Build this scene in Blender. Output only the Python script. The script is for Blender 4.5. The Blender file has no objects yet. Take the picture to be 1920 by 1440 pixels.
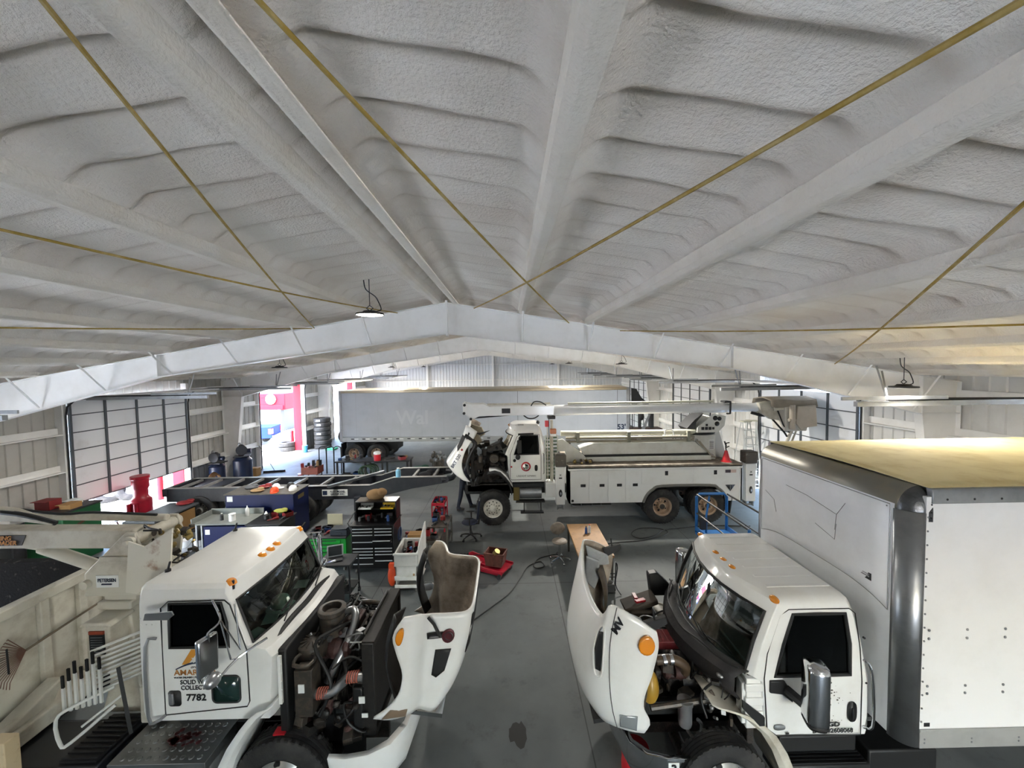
import bpy, bmesh, math, random
import numpy as np
from mathutils import Matrix, Vector
PI = math.pi
SC = bpy.context.scene
COL = SC.collection
def lin(c):
    return tuple(((v/12.92) if v <= 0.04045 else ((v+0.055)/1.055)**2.4) for v in c)
def hexc(h):
    h = h.lstrip('#'); return lin(tuple(int(h[i:i+2], 16)/255 for i in (0, 2, 4)))
MATS = {}
def mat(name, col='#888888', rough=0.5, metal=0.0, dirt=None, damt=0.5, dscale=3.0, dsharp=(0.45, 0.7), bump=0.0, bscale=40, coat=0.0, emit=None, estr=0.0, spec=0.5, var=0.0):
    if name in MATS: return MATS[name]
    m = bpy.data.materials.new(name); m.use_nodes = True
    nt = m.node_tree; N = nt.nodes; L = nt.links
    b = N['Principled BSDF']
    b.inputs['Roughness'].default_value = rough; b.inputs['Metallic'].default_value = metal
    b.inputs['Specular IOR Level'].default_value = spec
    b.inputs['Coat Weight'].default_value = coat
    b.inputs['Coat Roughness'].default_value = 0.08
    c = hexc(col) + (1,)
    b.inputs['Base Color'].default_value = c
    if emit:
        b.inputs['Emission Color'].default_value = hexc(emit)+(1,); b.inputs['Emission Strength'].default_value = estr
    tc = None
    if dirt or bump or var:
        tc = N.new('ShaderNodeTexCoord')
    if dirt or var:
        n1 = N.new('ShaderNodeTexNoise'); n1.inputs['Scale'].default_value = dscale; n1.inputs['Detail'].default_value = 8; n1.inputs['Roughness'].default_value = 0.65
        L.new(tc.outputs['Object'], n1.inputs['Vector'])
        r = N.new('ShaderNodeMapRange'); r.inputs['From Min'].default_value = dsharp[0]; r.inputs['From Max'].default_value = dsharp[1]
        r.inputs['To Max'].default_value = damt if dirt else var
        L.new(n1.outputs['Fac'], r.inputs['Value'])
        mx = N.new('ShaderNodeMix'); mx.data_type = 'RGBA'
        mx.inputs[6].default_value = c
        mx.inputs[7].default_value = (hexc(dirt) if dirt else tuple(v*0.5 for v in c[:3])) + (1,)
        L.new(r.outputs['Result'], mx.inputs[0]); L.new(mx.outputs[2], b.inputs['Base Color'])
    if bump:
        n2 = N.new('ShaderNodeTexNoise'); n2.inputs['Scale'].default_value = bscale; n2.inputs['Detail'].default_value = 4
        L.new(tc.outputs['Object'], n2.inputs['Vector'])
        bp = N.new('ShaderNodeBump'); bp.inputs['Strength'].default_value = bump; bp.inputs['Distance'].default_value = 0.02
        L.new(n2.outputs['Fac'], bp.inputs['Height']); L.new(bp.outputs['Normal'], b.inputs['Normal'])
    MATS[name] = m; return m
def glass(name, tint='#9fb5b0', tr=0.75, rough=0.02, ior=1.5):
    if name in MATS: return MATS[name]
    m = bpy.data.materials.new(name); m.use_nodes = True
    nt = m.node_tree; N = nt.nodes; L = nt.links
    for n in list(N):
        if n.type != 'OUTPUT_MATERIAL': N.remove(n)
    out = [n for n in N if n.type == 'OUTPUT_MATERIAL'][0]
    t = N.new('ShaderNodeBsdfTransparent'); t.inputs[0].default_value = tuple(v*tr for v in hexc(tint))+(1,)
    g = N.new('ShaderNodeBsdfGlossy'); g.inputs['Roughness'].default_value = rough; g.inputs['Color'].default_value = (0.9, 0.95, 0.95, 1)
    f = N.new('ShaderNodeFresnel'); f.inputs['IOR'].default_value = ior
    mx = N.new('ShaderNodeMixShader'); L.new(f.outputs[0], mx.inputs[0]); L.new(t.outputs[0], mx.inputs[1]); L.new(g.outputs[0], mx.inputs[2])
    L.new(mx.outputs[0], out.inputs[0]); MATS[name] = m; return m

class MB:
    def __init__(s, T=None):
        s.v = []; s.f = []; s.fm = []; s.T = T or Matrix.Identity(4); s.mi = 0; s.stack = []
    def push(s, M): s.stack.append(s.T.copy()); s.T = s.T @ M; return s
    def pop(s): s.T = s.stack.pop(); return s
    def add(s, pts, faces):
        o = len(s.v)
        for p in pts: s.v.append(tuple(s.T @ Vector(p)))
        for f in faces: s.f.append(tuple(i+o for i in f)); s.fm.append(s.mi)
        return s
    def bb(s, x0, x1, y0, y1, z0, z1):
        P = [(x0,y0,z0),(x1,y0,z0),(x1,y1,z0),(x0,y1,z0),(x0,y0,z1),(x1,y0,z1),(x1,y1,z1),(x0,y1,z1)]
        return s.add(P, [(0,3,2,1),(4,5,6,7),(0,1,5,4),(1,2,6,5),(2,3,7,6),(3,0,4,7)])
    def box(s, c, d, rz=0, rx=0, ry=0):
        s.push(Matrix.Translation(c) @ Matrix.Rotation(rz,4,'Z') @ Matrix.Rotation(ry,4,'Y') @ Matrix.Rotation(rx,4,'X'))
        a, b, c2 = d[0]/2, d[1]/2, d[2]/2
        s.bb(-a,a,-b,b,-c2,c2); return s.pop()
    def prism(s, poly, axis, a, b):
        # poly in the two remaining axes order: x:(y,z) y:(x,z) z:(x,y)
        def P(u, v, w):
            return {'x': (w,u,v), 'y': (u,w,v), 'z': (u,v,w)}[axis]
        n = len(poly); pts = [P(u,v,a) for u,v in poly]+[P(u,v,b) for u,v in poly]
        F = [tuple(range(n)), tuple(range(2*n-1, n-1, -1))]+[(i,(i+1)%n,n+(i+1)%n,n+i) for i in range(n)]
        return s.add(pts, F)
    def cyl(s, p0, p1, r, r2=None, seg=16, caps=True):
        p0 = Vector(p0); p1 = Vector(p1); r2 = r if r2 is None else r2
        d = (p1-p0).normalized(); q = d.to_track_quat('Z','Y').to_matrix()
        pts = []
        for p, rr in ((p0,r),(p1,r2)):
            for i in range(seg):
                a = 2*PI*i/seg; pts.append(tuple(p + q @ Vector((rr*math.cos(a), rr*math.sin(a), 0))))
        F = [(i,(i+1)%seg,seg+(i+1)%seg,seg+i) for i in range(seg)]
        if caps: F += [tuple(range(seg-1,-1,-1)), tuple(range(seg,2*seg))]
        return s.add(pts, F)
    def tube(s, pts, r, seg=8, smooth=0, closed=False, caps=True):
        P = [Vector(p) for p in pts]
        if smooth: P = catmull(P, smooth, closed)
        n = len(P); V = []; prev = None
        for i, p in enumerate(P):
            if closed: t = P[(i+1)%n]-P[i-1]
            else: t = P[min(i+1,n-1)]-P[max(i-1,0)]
            if t.length < 1e-9: t = Vector((0,0,1))
            t.normalize()
            if prev is None:
                up = Vector((0,0,1)) if abs(t.z) < 0.9 else Vector((1,0,0))
                a = t.cross(up).normalized()
            else:
                a = (prev - t*prev.dot(t))
                if a.length < 1e-6: a = t.cross(Vector((0,0,1)))
                a.normalize()
            prev = a; b = t.cross(a)
            rr = r[min(i*len(r)//n, len(r)-1)] if isinstance(r,(list,tuple)) else r
            for k in range(seg):
                an = 2*PI*k/seg; V.append(tuple(p + a*rr*math.cos(an) + b*rr*math.sin(an)))
        F = []
        m = n if closed else n-1
        for i in range(m):
            j = (i+1)%n
            for k in range(seg): F.append((i*seg+k, i*seg+(k+1)%seg, j*seg+(k+1)%seg, j*seg+k))
        if caps and not closed: F += [tuple(range(seg-1,-1,-1)), tuple(range((n-1)*seg, n*seg))]
        return s.add(V, F)
    def lathe(s, prof, c=(0,0,0), axis='z', seg=32, arc=None):
        def P(r, h, a):
            x, y = r*math.cos(a), r*math.sin(a)
            v = {'z': (x,y,h), 'y': (x,h,y), 'x': (h,x,y)}[axis]
            return (c[0]+v[0], c[1]+v[1], c[2]+v[2])
        V = []; n = len(prof)
        for i in range(seg):
            for r, h in prof: V.append(P(max(r,1e-4), h, 2*PI*i/seg))
        F = []
        for i in range(seg):
            j = (i+1)%seg
            for k in range(n-1): F.append((i*n+k, j*n+k, j*n+k+1, i*n+k+1))
        return s.add(V, F)
    def grid(s, rows, closed=False, skip=None):
        V = [p for r in rows for p in r]; n = len(rows[0]); F = []
        for i in range(len(rows)-1):
            for k in range(n if closed else n-1):
                if skip and skip(i,k): continue
                F.append((i*n+k, i*n+(k+1)%n, (i+1)*n+(k+1)%n, (i+1)*n+k))
        return s.add(V, F)
    def poly(s, pts): return s.add(pts, [tuple(range(len(pts)))])
    def ell(s, c, d, seg=14, rings=8, rz=0, rx=0):
        s.push(Matrix.Translation(c) @ Matrix.Rotation(rz,4,'Z') @ Matrix.Rotation(rx,4,'X') @ Matrix.Diagonal((d[0]/2,d[1]/2,d[2]/2,1)))
        s.lathe([(math.sin(PI*i/rings), -math.cos(PI*i/rings)) for i in range(rings+1)], seg=seg); return s.pop()
    def build(s, name, mats, parent=None, bevel=0, seg=2, angle=35, smooth=True, solid=0, soff=-1, smat=0, recalc=True, sub=0, weld=True, split=False):
        if split: return s.build_split(name, mats, parent, bevel=bevel, seg=seg, angle=angle, smooth=smooth, solid=solid, soff=soff, smat=smat)
        me = bpy.data.meshes.new(name)
        bm = bmesh.new(); vs = [bm.verts.new(p) for p in s.v]
        for f, m in zip(s.f, s.fm):
            try:
                fc = bm.faces.new([vs[i] for i in f]); fc.material_index = m
            except ValueError: pass
        if weld: bmesh.ops.remove_doubles(bm, verts=bm.verts, dist=2e-5)
        if recalc: bmesh.ops.recalc_face_normals(bm, faces=bm.faces)
        bm.to_mesh(me); bm.free()
        if not isinstance(mats, (list,tuple)): mats = [mats]
        for m in mats: me.materials.append(m)
        if smooth:
            me.polygons.foreach_set('use_smooth', [True]*len(me.polygons)); me.set_sharp_from_angle(angle=math.radians(angle))
        o = bpy.data.objects.new(name, me); COL.objects.link(o)
        if parent: o.parent = parent
        if solid:
            md = o.modifiers.new('solid','SOLIDIFY'); md.thickness = solid; md.offset = soff; md.material_offset = smat; md.material_offset_rim = 0
        if sub:
            md = o.modifiers.new('sub','SUBSURF'); md.levels = sub; md.render_levels = sub
        if bevel:
            md = o.modifiers.new('bev','BEVEL'); md.width = bevel; md.segments = seg; md.limit_method = 'ANGLE'; md.angle_limit = math.radians(40); md.harden_normals = False
        return o
def _bs(s, name, mats, parent, **k):
    # one object per separate piece
    par = list(range(len(s.v)))
    def find(i):
        while par[i] != i: par[i] = par[par[i]]; i = par[i]
        return i
    for f in s.f:
        a = find(f[0])
        for i in f[1:]: par[find(i)] = a
    key = {}
    for f, m in zip(s.f, s.fm): key.setdefault(find(f[0]), []).append((f, m))
    first = None
    for fs in key.values():
        idx = {}; q = MB(); 
        for f, m in fs:
            for i in f:
                if i not in idx: idx[i] = len(q.v); q.v.append(s.v[i])
            q.f.append(tuple(idx[i] for i in f)); q.fm.append(m)
        o = q.build(name, mats, parent, **k); first = first or o
    return first
MB.build_split = _bs
def catmull(P, k, closed=False):
    n = len(P); out = []
    rng = range(n) if closed else range(n-1)
    for i in rng:
        if closed: p0,p1,p2,p3 = P[i-1],P[i],P[(i+1)%n],P[(i+2)%n]
        else: p0,p1,p2,p3 = P[max(i-1,0)],P[i],P[i+1],P[min(i+2,n-1)]
        for j in range(k):
            t = j/k
            out.append(0.5*((2*p1)+(-p0+p2)*t+(2*p0-5*p1+4*p2-p3)*t*t+(-p0+3*p1-3*p2+p3)*t*t*t))
    if not closed: out.append(P[-1])
    return out
def thing(name, label, cat, loc=(0,0,0), rz=0, group=None):
    o = bpy.data.objects.new(name, None); COL.objects.link(o); o.location = loc; o.rotation_euler = (0,0,rz)
    o.empty_display_size = 0.1
    o['label'] = label; o['category'] = cat
    if group: o['group'] = group
    return o
def tag(o, label, cat, group=None):
    o['label'] = label; o['category'] = cat
    if group: o['group'] = group
    return o
def struct(o): o['kind'] = 'structure'; return o
def dup(r, loc=None, rz=None, label=None, group=None, parent=None):
    c = r.copy(); COL.objects.link(c)
    if loc is not None: c.location = loc
    if rz is not None: c.rotation_euler = (0,0,rz)
    if label: c['label'] = label
    if group: c['group'] = group
    if parent: c.parent = parent
    for ch in list(r.children):
        d = ch.copy(); COL.objects.link(d); d.parent = c
        for g in ch.children:
            e = g.copy(); COL.objects.link(e); e.parent = d
    return c
def text(s, size, loc, m, parent, name='lettering', rx=90, ry=0, rz=0, bold=0.0, sx=1.0, align='CENTER', T=None, shear=0, ext=0.002):
    cu = bpy.data.curves.new(name, 'FONT'); cu.body = s; cu.size = size; cu.align_x = align; cu.align_y = 'CENTER'
    cu.extrude = ext; cu.offset = bold*size; cu.shear = shear; cu.resolution_u = 3
    ob = bpy.data.objects.new(name+'_t', cu); COL.objects.link(ob)
    bpy.context.view_layer.update()
    me = bpy.data.meshes.new_from_object(ob.evaluated_get(bpy.context.evaluated_depsgraph_get()))
    bpy.data.objects.remove(ob); bpy.data.curves.remove(cu)
    me.materials.clear(); me.materials.append(m)
    M = Matrix.Translation(loc) @ Matrix.Rotation(math.radians(rz),4,'Z') @ Matrix.Rotation(math.radians(ry),4,'Y') @ Matrix.Rotation(math.radians(rx),4,'X') @ Matrix.Diagonal((sx,1,1,1))
    me.transform(M); me.name = name
    o = bpy.data.objects.new(name, me); COL.objects.link(o)
    if parent: o.parent = parent
    return o
R_ = random.Random(7)
# ---- shared materials
def M_(n): return MATS[n]
mat('foam', '#e2dfd8', 0.9)
mat('steel_white', '#f0efec', 0.42, dirt='#c8c4ba', damt=0.3, dscale=1.2)
mat('panel_white', '#dddcd8', 0.5, dirt='#a5a19a', damt=0.35, dscale=0.8)
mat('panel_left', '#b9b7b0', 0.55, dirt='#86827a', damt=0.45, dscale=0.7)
mat('panel_grey', '#6f7073', 0.6, dirt='#4c4b4a', damt=0.6, dscale=1.5)
mat('door_white', '#e4e6e8', 0.45, dirt='#a39a8d', damt=0.5, dscale=0.7, dsharp=(0.55,0.8))
mat('door_grey', '#565b60', 0.45, metal=0.3)
mat('dark_steel', '#2a2b2d', 0.5, metal=0.4)
mat('galv', '#9a9c9e', 0.4, metal=0.7, dirt='#6a6a68', damt=0.5)
mat('black', '#111213', 0.55)
mat('rubber', '#1b1b1c', 0.75, dirt='#4d4a46', damt=0.5, dscale=5, bump=0.15, bscale=60)
mat('blackplastic', '#17181a', 0.45)
mat('truck_white', '#e3e4e1', 0.28, coat=0.5, dirt='#bdb8ac', damt=0.35, dscale=2.2, dsharp=(0.5,0.85))
mat('truck_cream', '#c6c2b4', 0.5, dirt='#7a6a52', damt=0.75, dscale=2.2, dsharp=(0.45,0.75))
mat('white_plain', '#e8e8e6', 0.4)
mat('chrome', '#c9cbcd', 0.1, metal=1.0)
mat('alu', '#a7a9ab', 0.32, metal=0.9, bump=0.05, bscale=12)
mat('grease', '#262321', 0.5, dirt='#4b4138', damt=0.7, dscale=9, bump=0.4, bscale=50)
mat('grease2', '#3b3834', 0.45, metal=0.3, dirt='#6b5d4e', damt=0.6, dscale=12)
mat('castiron', '#4b3330', 0.55, dirt='#221c1a', damt=0.7, dscale=9, bump=0.3, bscale=40)
mat('amber', '#e08a1c', 0.25, coat=0.6)
mat('red', '#9c1420', 0.35, dirt='#3a1214', damt=0.5, dscale=5)
mat('redbright', '#c8202c', 0.4)
mat('blue_navy', '#0c1f52', 0.4, dirt='#0a1230', damt=0.5)
mat('blue_lift', '#1e5b96', 0.4, dirt='#173a5c', damt=0.6)
mat('green', '#157a2b', 0.4)
mat('wood', '#9a7242', 0.55, dirt='#6e4f2c', damt=0.6, dscale=6)
mat('ply', '#8a6a40', 0.7, dirt='#6a4f2e', damt=0.4, dscale=1.5)
mat('card', '#a37d4d', 0.8)
mat('text_black', '#15171a', 0.5)
mat('text_navy', '#22304a', 0.5)
mat('orange', '#d2481e', 0.5)
mat('yellow', '#c9a21a', 0.5)
mat('paper', '#dfe2e0', 0.7)
mat('greycloth', '#5a5c60', 0.9)
mat('brassy', '#8a7848', 0.4, metal=0.7)
mat('lightblue', '#4a9cc8', 0.4)
glass('cabglass', '#c4ded6', 0.9)
glass('darkglass', '#38423f', 0.12, ior=1.22)
# ================= ROOM =================
XL, XR, XC = -13.2, 10.6, -1.38
B = 9.15; YB = -9.6; YE = 36.6
def fz(x): return 6.66-0.1667*abs(x-XC)      # top of the rafters
PUR = [-1.6,-1.17]+[0.35+1.52*i for i in range(7)]+[-3.12-1.52*i for i in range(7)]
PUR = sorted(p for p in PUR if XL+0.3 < p < XR-0.3)
# floor
def floor_mat():
    m = bpy.data.materials.new('concrete_floor'); m.use_nodes = True; nt = m.node_tree; N = nt.nodes; L = nt.links
    b = N['Principled BSDF']; tc = N.new('ShaderNodeTexCoord')
    def noise(sc, det=6, ro=0.6):
        n = N.new('ShaderNodeTexNoise'); n.inputs['Scale'].default_value = sc; n.inputs['Detail'].default_value = det; n.inputs['Roughness'].default_value = ro
        L.new(tc.outputs['Object'], n.inputs['Vector']); return n
    n1 = noise(0.35); n2 = noise(2.5, 8, 0.7); n3 = noise(14, 4)
    cr = N.new('ShaderNodeValToRGB'); cr.color_ramp.elements[0].position = 0.3; cr.color_ramp.elements[1].position = 0.72
    cr.color_ramp.elements[0].color = hexc('#4b4f4f')+(1,); cr.color_ramp.elements[1].color = hexc('#6c706f')+(1,)
    L.new(n1.outputs['Fac'], cr.inputs[0])
    r2 = N.new('ShaderNodeMapRange'); r2.inputs['From Min'].default_value = 0.56; r2.inputs['From Max'].default_value = 0.8; r2.inputs['To Max'].default_value = 0.75
    L.new(n2.outputs['Fac'], r2.inputs['Value'])
    m1 = N.new('ShaderNodeMix'); m1.data_type = 'RGBA'; m1.inputs[7].default_value = hexc('#3d3e3c')+(1,)
    L.new(r2.outputs['Result'], m1.inputs[0]); L.new(cr.outputs['Color'], m1.inputs[6])
    # saw cut joints
    sx = N.new('ShaderNodeSeparateXYZ'); L.new(tc.outputs['Object'], sx.inputs[0])
    def joint(ch, per, off):
        a = N.new('ShaderNodeMath'); a.operation = 'ADD'; a.inputs[1].default_value = off+100*per; L.new(sx.outputs[ch], a.inputs[0])
        q = N.new('ShaderNodeMath'); q.operation = 'MODULO'; q.inputs[1].default_value = per; L.new(a.outputs[0], q.inputs[0])
        c = N.new('ShaderNodeMath'); c.operation = 'LESS_THAN'; c.inputs[1].default_value = 0.018; L.new(q.outputs[0], c.inputs[0]); return c
    jx = joint(0, 4.2, -1.05); jy = joint(1, 4.6, -9.2)
    mxx = N.new('ShaderNodeMath'); mxx.operation = 'MAXIMUM'; L.new(jx.outputs[0], mxx.inputs[0]); L.new(jy.outputs[0], mxx.inputs[1])
    sc = N.new('ShaderNodeMath'); sc.operation = 'MULTIPLY'; sc.inputs[1].default_value = 0.7; L.new(mxx.outputs[0], sc.inputs[0])
    m2 = N.new('ShaderNodeMix'); m2.data_type = 'RGBA'; m2.inputs[7].default_value = hexc('#2c2d2d')+(1,)
    L.new(sc.outputs[0], m2.inputs[0]); L.new(m1.outputs[2], m2.inputs[6]); L.new(m2.outputs[2], b.inputs['Base Color'])
    b.inputs['Specular IOR Level'].default_value = 0.22
    rr = N.new('ShaderNodeMapRange'); rr.inputs['To Min'].default_value = 0.5; rr.inputs['To Max'].default_value = 0.7; L.new(n2.outputs['Fac'], rr.inputs['Value']); L.new(rr.outputs['Result'], b.inputs['Roughness'])
    bp = N.new('ShaderNodeBump'); bp.inputs['Strength'].default_value = 0.12; L.new(n3.outputs['Fac'], bp.inputs['Height']); L.new(bp.outputs['Normal'], b.inputs['Normal'])
    return m
FLOOR = floor_mat()
b = MB(); b.bb(XL,XR,YB,YE,-0.15,0); struct(b.build('floor', FLOOR, smooth=False))
# damp patch / spall in the slab
b = MB(); rr = random.Random(3); cx, cy = 0.07, 5.35
b.add([(cx,cy,0.003)]+[(cx+(0.1+0.09*rr.random())*math.cos(a*PI/9)*0.9, cy+(0.1+0.1*rr.random())*math.sin(a*PI/9)*1.25, 0.002) for a in range(18)], [(0,i+1,(i+1)%18+1) for i in range(18)])
struct(b.build('floor_chipped_patch', mat('spall','#3a3936',0.9), smooth=False))
# outside ground
b = MB(); b.bb(-90,XL,-40,90,-0.3,-0.02); b.bb(XR,60,-40,90,-0.3,-0.02); b.bb(XL,XR,YE,90,-0.3,-0.02); b.bb(XL,XR,-40,YB,-0.3,-0.02)
o = b.build('ground', mat('outdoor_concrete','#d0cfc9',0.9), smooth=False); struct(o)
# ceiling foam surface
def foam_mat():
    m = MATS['foam']; nt = m.node_tree; N = nt.nodes; L = nt.links; b = N['Principled BSDF']
    tc = N.new('ShaderNodeTexCoord')
    n = N.new('ShaderNodeTexNoise'); n.inputs['Scale'].default_value = 42; n.inputs['Detail'].default_value = 3; n.inputs['Roughness'].default_value = 0.6; L.new(tc.outputs['Object'], n.inputs['Vector'])
    n2 = N.new('ShaderNodeTexNoise'); n2.inputs['Scale'].default_value = 1.1; n2.inputs['Detail'].default_value = 5; L.new(tc.outputs['Object'], n2.inputs['Vector'])
    cr = N.new('ShaderNodeValToRGB'); e = cr.color_ramp.elements; e[0].position = 0.3; e[1].position = 0.7
    e[0].color = hexc('#dcd2c6')+(1,); e[1].color = hexc('#f1ece3')+(1,); L.new(n2.outputs['Fac'], cr.inputs[0])
    at = N.new('ShaderNodeAttribute'); at.attribute_name = 'crease_shade_stain'  # painted rib shade and yellowish staining, mixed into the foam colour
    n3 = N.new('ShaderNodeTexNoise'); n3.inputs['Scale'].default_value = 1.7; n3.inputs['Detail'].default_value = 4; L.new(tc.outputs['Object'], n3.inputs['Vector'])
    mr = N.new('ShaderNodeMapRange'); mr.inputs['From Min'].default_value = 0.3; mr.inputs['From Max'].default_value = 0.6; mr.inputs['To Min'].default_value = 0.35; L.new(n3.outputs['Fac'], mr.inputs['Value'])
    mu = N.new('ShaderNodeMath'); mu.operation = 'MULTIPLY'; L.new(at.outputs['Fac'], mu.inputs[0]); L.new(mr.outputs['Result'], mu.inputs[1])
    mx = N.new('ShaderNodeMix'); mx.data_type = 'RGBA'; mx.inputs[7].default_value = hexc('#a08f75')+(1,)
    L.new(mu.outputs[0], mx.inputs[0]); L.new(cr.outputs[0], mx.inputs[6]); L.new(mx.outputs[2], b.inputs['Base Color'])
    bp = N.new('ShaderNodeBump'); bp.inputs['Strength'].default_value = 0.8; bp.inputs['Distance'].default_value = 0.02; L.new(n.outputs['Fac'], bp.inputs['Height']); L.new(bp.outputs['Normal'], b.inputs['Normal'])
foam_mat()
def ceiling():
    xs = []
    bounds = [XL]+PUR+[XR]
    for a, c in zip(bounds[:-1], bounds[1:]):
        n = 8 if c-a < 0.6 else 30
        t = np.linspace(0,1,n,endpoint=False); t = 0.5-0.5*np.cos(np.pi*t)
        xs += list(a+(c-a)*t)
    xs.append(XR); xs = np.array(xs)
    ys = np.concatenate([np.arange(YB,0,0.3), np.arange(0,9.2,0.03), np.arange(9.2,20,0.05), np.arange(20,YE+0.05,0.1)])
    X, Y = np.meshgrid(xs, ys)
    z = 6.66-0.1667*np.abs(X-XC)+0.24
    d = np.min(np.abs(X[...,None]-np.array(PUR)[None,None,:]), axis=2)
    mid = np.clip((d-0.07)/0.2, 0, 1); mid = mid*mid*(3-2*mid)
    z = z-0.13*(1-mid)
    # fillet along rafters
    for k in range(5):
        dy = np.abs(Y-B*k); z = z-0.05*np.exp(-(dy/0.12)**2)
    rng = np.random.RandomState(5)
    per = 0.44
    rowi = np.floor(Y/per); ph = (Y/per-rowi)
    bayi = np.searchsorted(np.array(PUR), X)
    j1 = rng.rand(200,40)
    jit = j1[(rowi.astype(int)+60)%200, bayi%40]
    wv = 0.035*np.sin(X*1.9+rowi*1.7)+0.02*np.sin(X*6.1+rowi*2.9)
    p2 = 1-np.mod(ph-0.5-wv, 1.0)
    saw = (1-p2)**2.2*np.clip(p2/0.07,0,1)
    fl = 0.5*np.exp(-((p2-0.55)/0.05)**2)
    gr = np.exp(-((np.minimum(p2,1-p2))/0.075)**2)
    z = z+(0.05*gr-0.055*saw-0.008*fl)*mid*(0.7+0.6*jit)
    shade_stain = np.exp(-((np.minimum(p2,1-p2))/0.11)**2)*mid*0.62  # tan along the creases: painted rib shade together with real staining
    z = z+0.010*np.sin(X*2.3+Y*0.9)*np.sin(Y*1.3+X)*mid
    ny, nx = X.shape
    V = np.stack([X,Y,z],-1).reshape(-1,3)
    i = np.arange(ny-1)[:,None]*nx+np.arange(nx-1)[None,:]
    F = np.stack([i, i+nx, i+nx+1, i+1], -1).reshape(-1,4)
    me = bpy.data.meshes.new('ceiling'); me.vertices.add(len(V)); me.vertices.foreach_set('co', V.ravel().astype(np.float32))
    me.loops.add(F.size); me.loops.foreach_set('vertex_index', F.ravel().astype(np.int32)); me.polygons.add(len(F))
    me.polygons.foreach_set('loop_start', np.arange(0,F.size,4,dtype=np.int32)); me.polygons.foreach_set('loop_total', np.full(len(F),4,dtype=np.int32))
    me.update(); me.validate(); me.polygons.foreach_set('use_smooth', [True]*len(me.polygons)); me.materials.append(MATS['foam'])
    at = me.attributes.new('crease_shade_stain','FLOAT','POINT'); at.data.foreach_set('value', shade_stain.ravel().astype(np.float32))
    o = bpy.data.objects.new('ceiling', me); COL.objects.link(o); struct(o)
    return o
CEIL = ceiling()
# sheet metal roof above the foam
b = MB()
for x0, x1 in ((XL-0.3,XC),(XC,XR+0.3)):
    b.add([(x0,YB-0.3,fz(x0)+0.42),(x1,YB-0.3,fz(x1)+0.42),(x1,YE+0.3,fz(x1)+0.42),(x0,YE+0.3,fz(x0)+0.42)], [(0,1,2,3)])
struct(b.build('roof', mat('roof_sheet','#8d8f90',0.5,metal=0.6), solid=0.04, smooth=False))
# purlins, foam sprayed over the web, flange white
for i, x in enumerate(PUR):
    b = MB(); z = fz(x)
    side = 1 if x > XC else -1
    prof = [(x-side*0.04,z+0.0),(x+side*0.06,z+0.0),(x+side*0.065,z+0.022),(x+side*0.0,z+0.035),(x-side*0.005,z+0.16),(x-side*0.09,z+0.2),(x-side*0.10,z+0.12),(x-side*0.085,z+0.04)]
    b.prism(prof, 'y', YB, YE)
    o = b.build('purlin', mat('purlin_foam','#e6e0d5',0.85,bump=0.6,bscale=40,dirt='#cfc4b2',damt=0.5,dscale=1.2), CEIL, bevel=0.01)
# rafter frames
def frame(k, y):
    fw, ft, wt = 0.2, 0.014, 0.012
    DX = [(-11.9,0.86),(-6.6,0.49),(0,0.70),(6.6,0.49),(11.95,0.86)]
    b = MB(); T = []; Bt = []
    xs = [XL+0.05, XC-6.6, XC, XC+6.6, XR-0.05]; dp = [0.92,0.49,0.70,0.49,0.92]
    for x, d in zip(xs, dp): T.append((x,fz(x))); Bt.append((x,fz(x)-d))
    kneeL = XL+0.95; kneeR = XR-0.95
    # web
    poly = [T[0],T[1],T[2],T[3],T[4]]+[(XR-0.05,0),(XR-0.5,0),(kneeR,fz(kneeR)-0.88)]+[Bt[3],Bt[2],Bt[1]]+[(kneeL,fz(kneeL)-0.88),(XL+0.5,0),(XL+0.05,0)]
    b.prism(poly, 'y', y-wt/2, y+wt/2)
    def flange(p, q, w=fw, t=ft):
        p = Vector((p[0],0,p[1])); q = Vector((q[0],0,q[1])); n = (q-p).normalized().cross(Vector((0,1,0)))*t/2
        b.prism([tuple((p+n).xz),tuple((q+n).xz),tuple((q-n).xz),tuple((p-n).xz)], 'y', y-w/2, y+w/2)
    for p, q in zip(T[:-1],T[1:]): flange(p,q)
    BB = [(kneeL,fz(kneeL)-0.88)]+Bt[1:4]+[(kneeR,fz(kneeR)-0.88)]
    for p, q in zip(BB[:-1],BB[1:]): flange(p,q)
    flange((XR-0.05,0),(XR-0.05,fz(XR)),fw); flange((XR-0.5,0),BB[-1]); flange((XL+0.05,0),(XL+0.05,fz(XL))); flange((XL+0.5,0),BB[0])
    # splice plates and stiffeners
    for x, d in ((XC-6.6,0.49),(XC,0.7),(XC+6.6,0.49)):
        b.box((x, y, fz(x)-d/2), (0.045,0.2,d+(0.1 if x == XC else 0.03)))
    for x in (kneeL, kneeR): b.box((x,y,fz(x)-0.44),(0.02,0.2,0.88))
    for kx, s in ((kneeL,-1),(kneeR,1)): b.box((kx+s*0.45,y,fz(kx)-0.88),(0.9,0.18,0.02))
    o = b.build('trim_%d'%k, MATS['steel_white'], smooth=False); struct(o); o['label'] = 'white tapered steel portal frame'
    del o['label']
    # flange braces
    for x in PUR:
        if abs(x-XC) < 0.5: continue
        d = np.interp(x, xs, dp)
        for sy in (-1,1):
            bb = MB(); p0 = Vector((x, y+sy*0.62, fz(x)+0.02)); p1 = Vector((x, y+sy*0.05, fz(x)-d+0.02))
            bb.cyl(p0,p1,0.022,seg=4); bb.build('flange_brace', MATS['steel_white'], o, smooth=False)
    return o
FR = [frame(i+1, B*(i+1)) for i in range(3)]
frame(4, 0.0-0.9) if False else None
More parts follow.
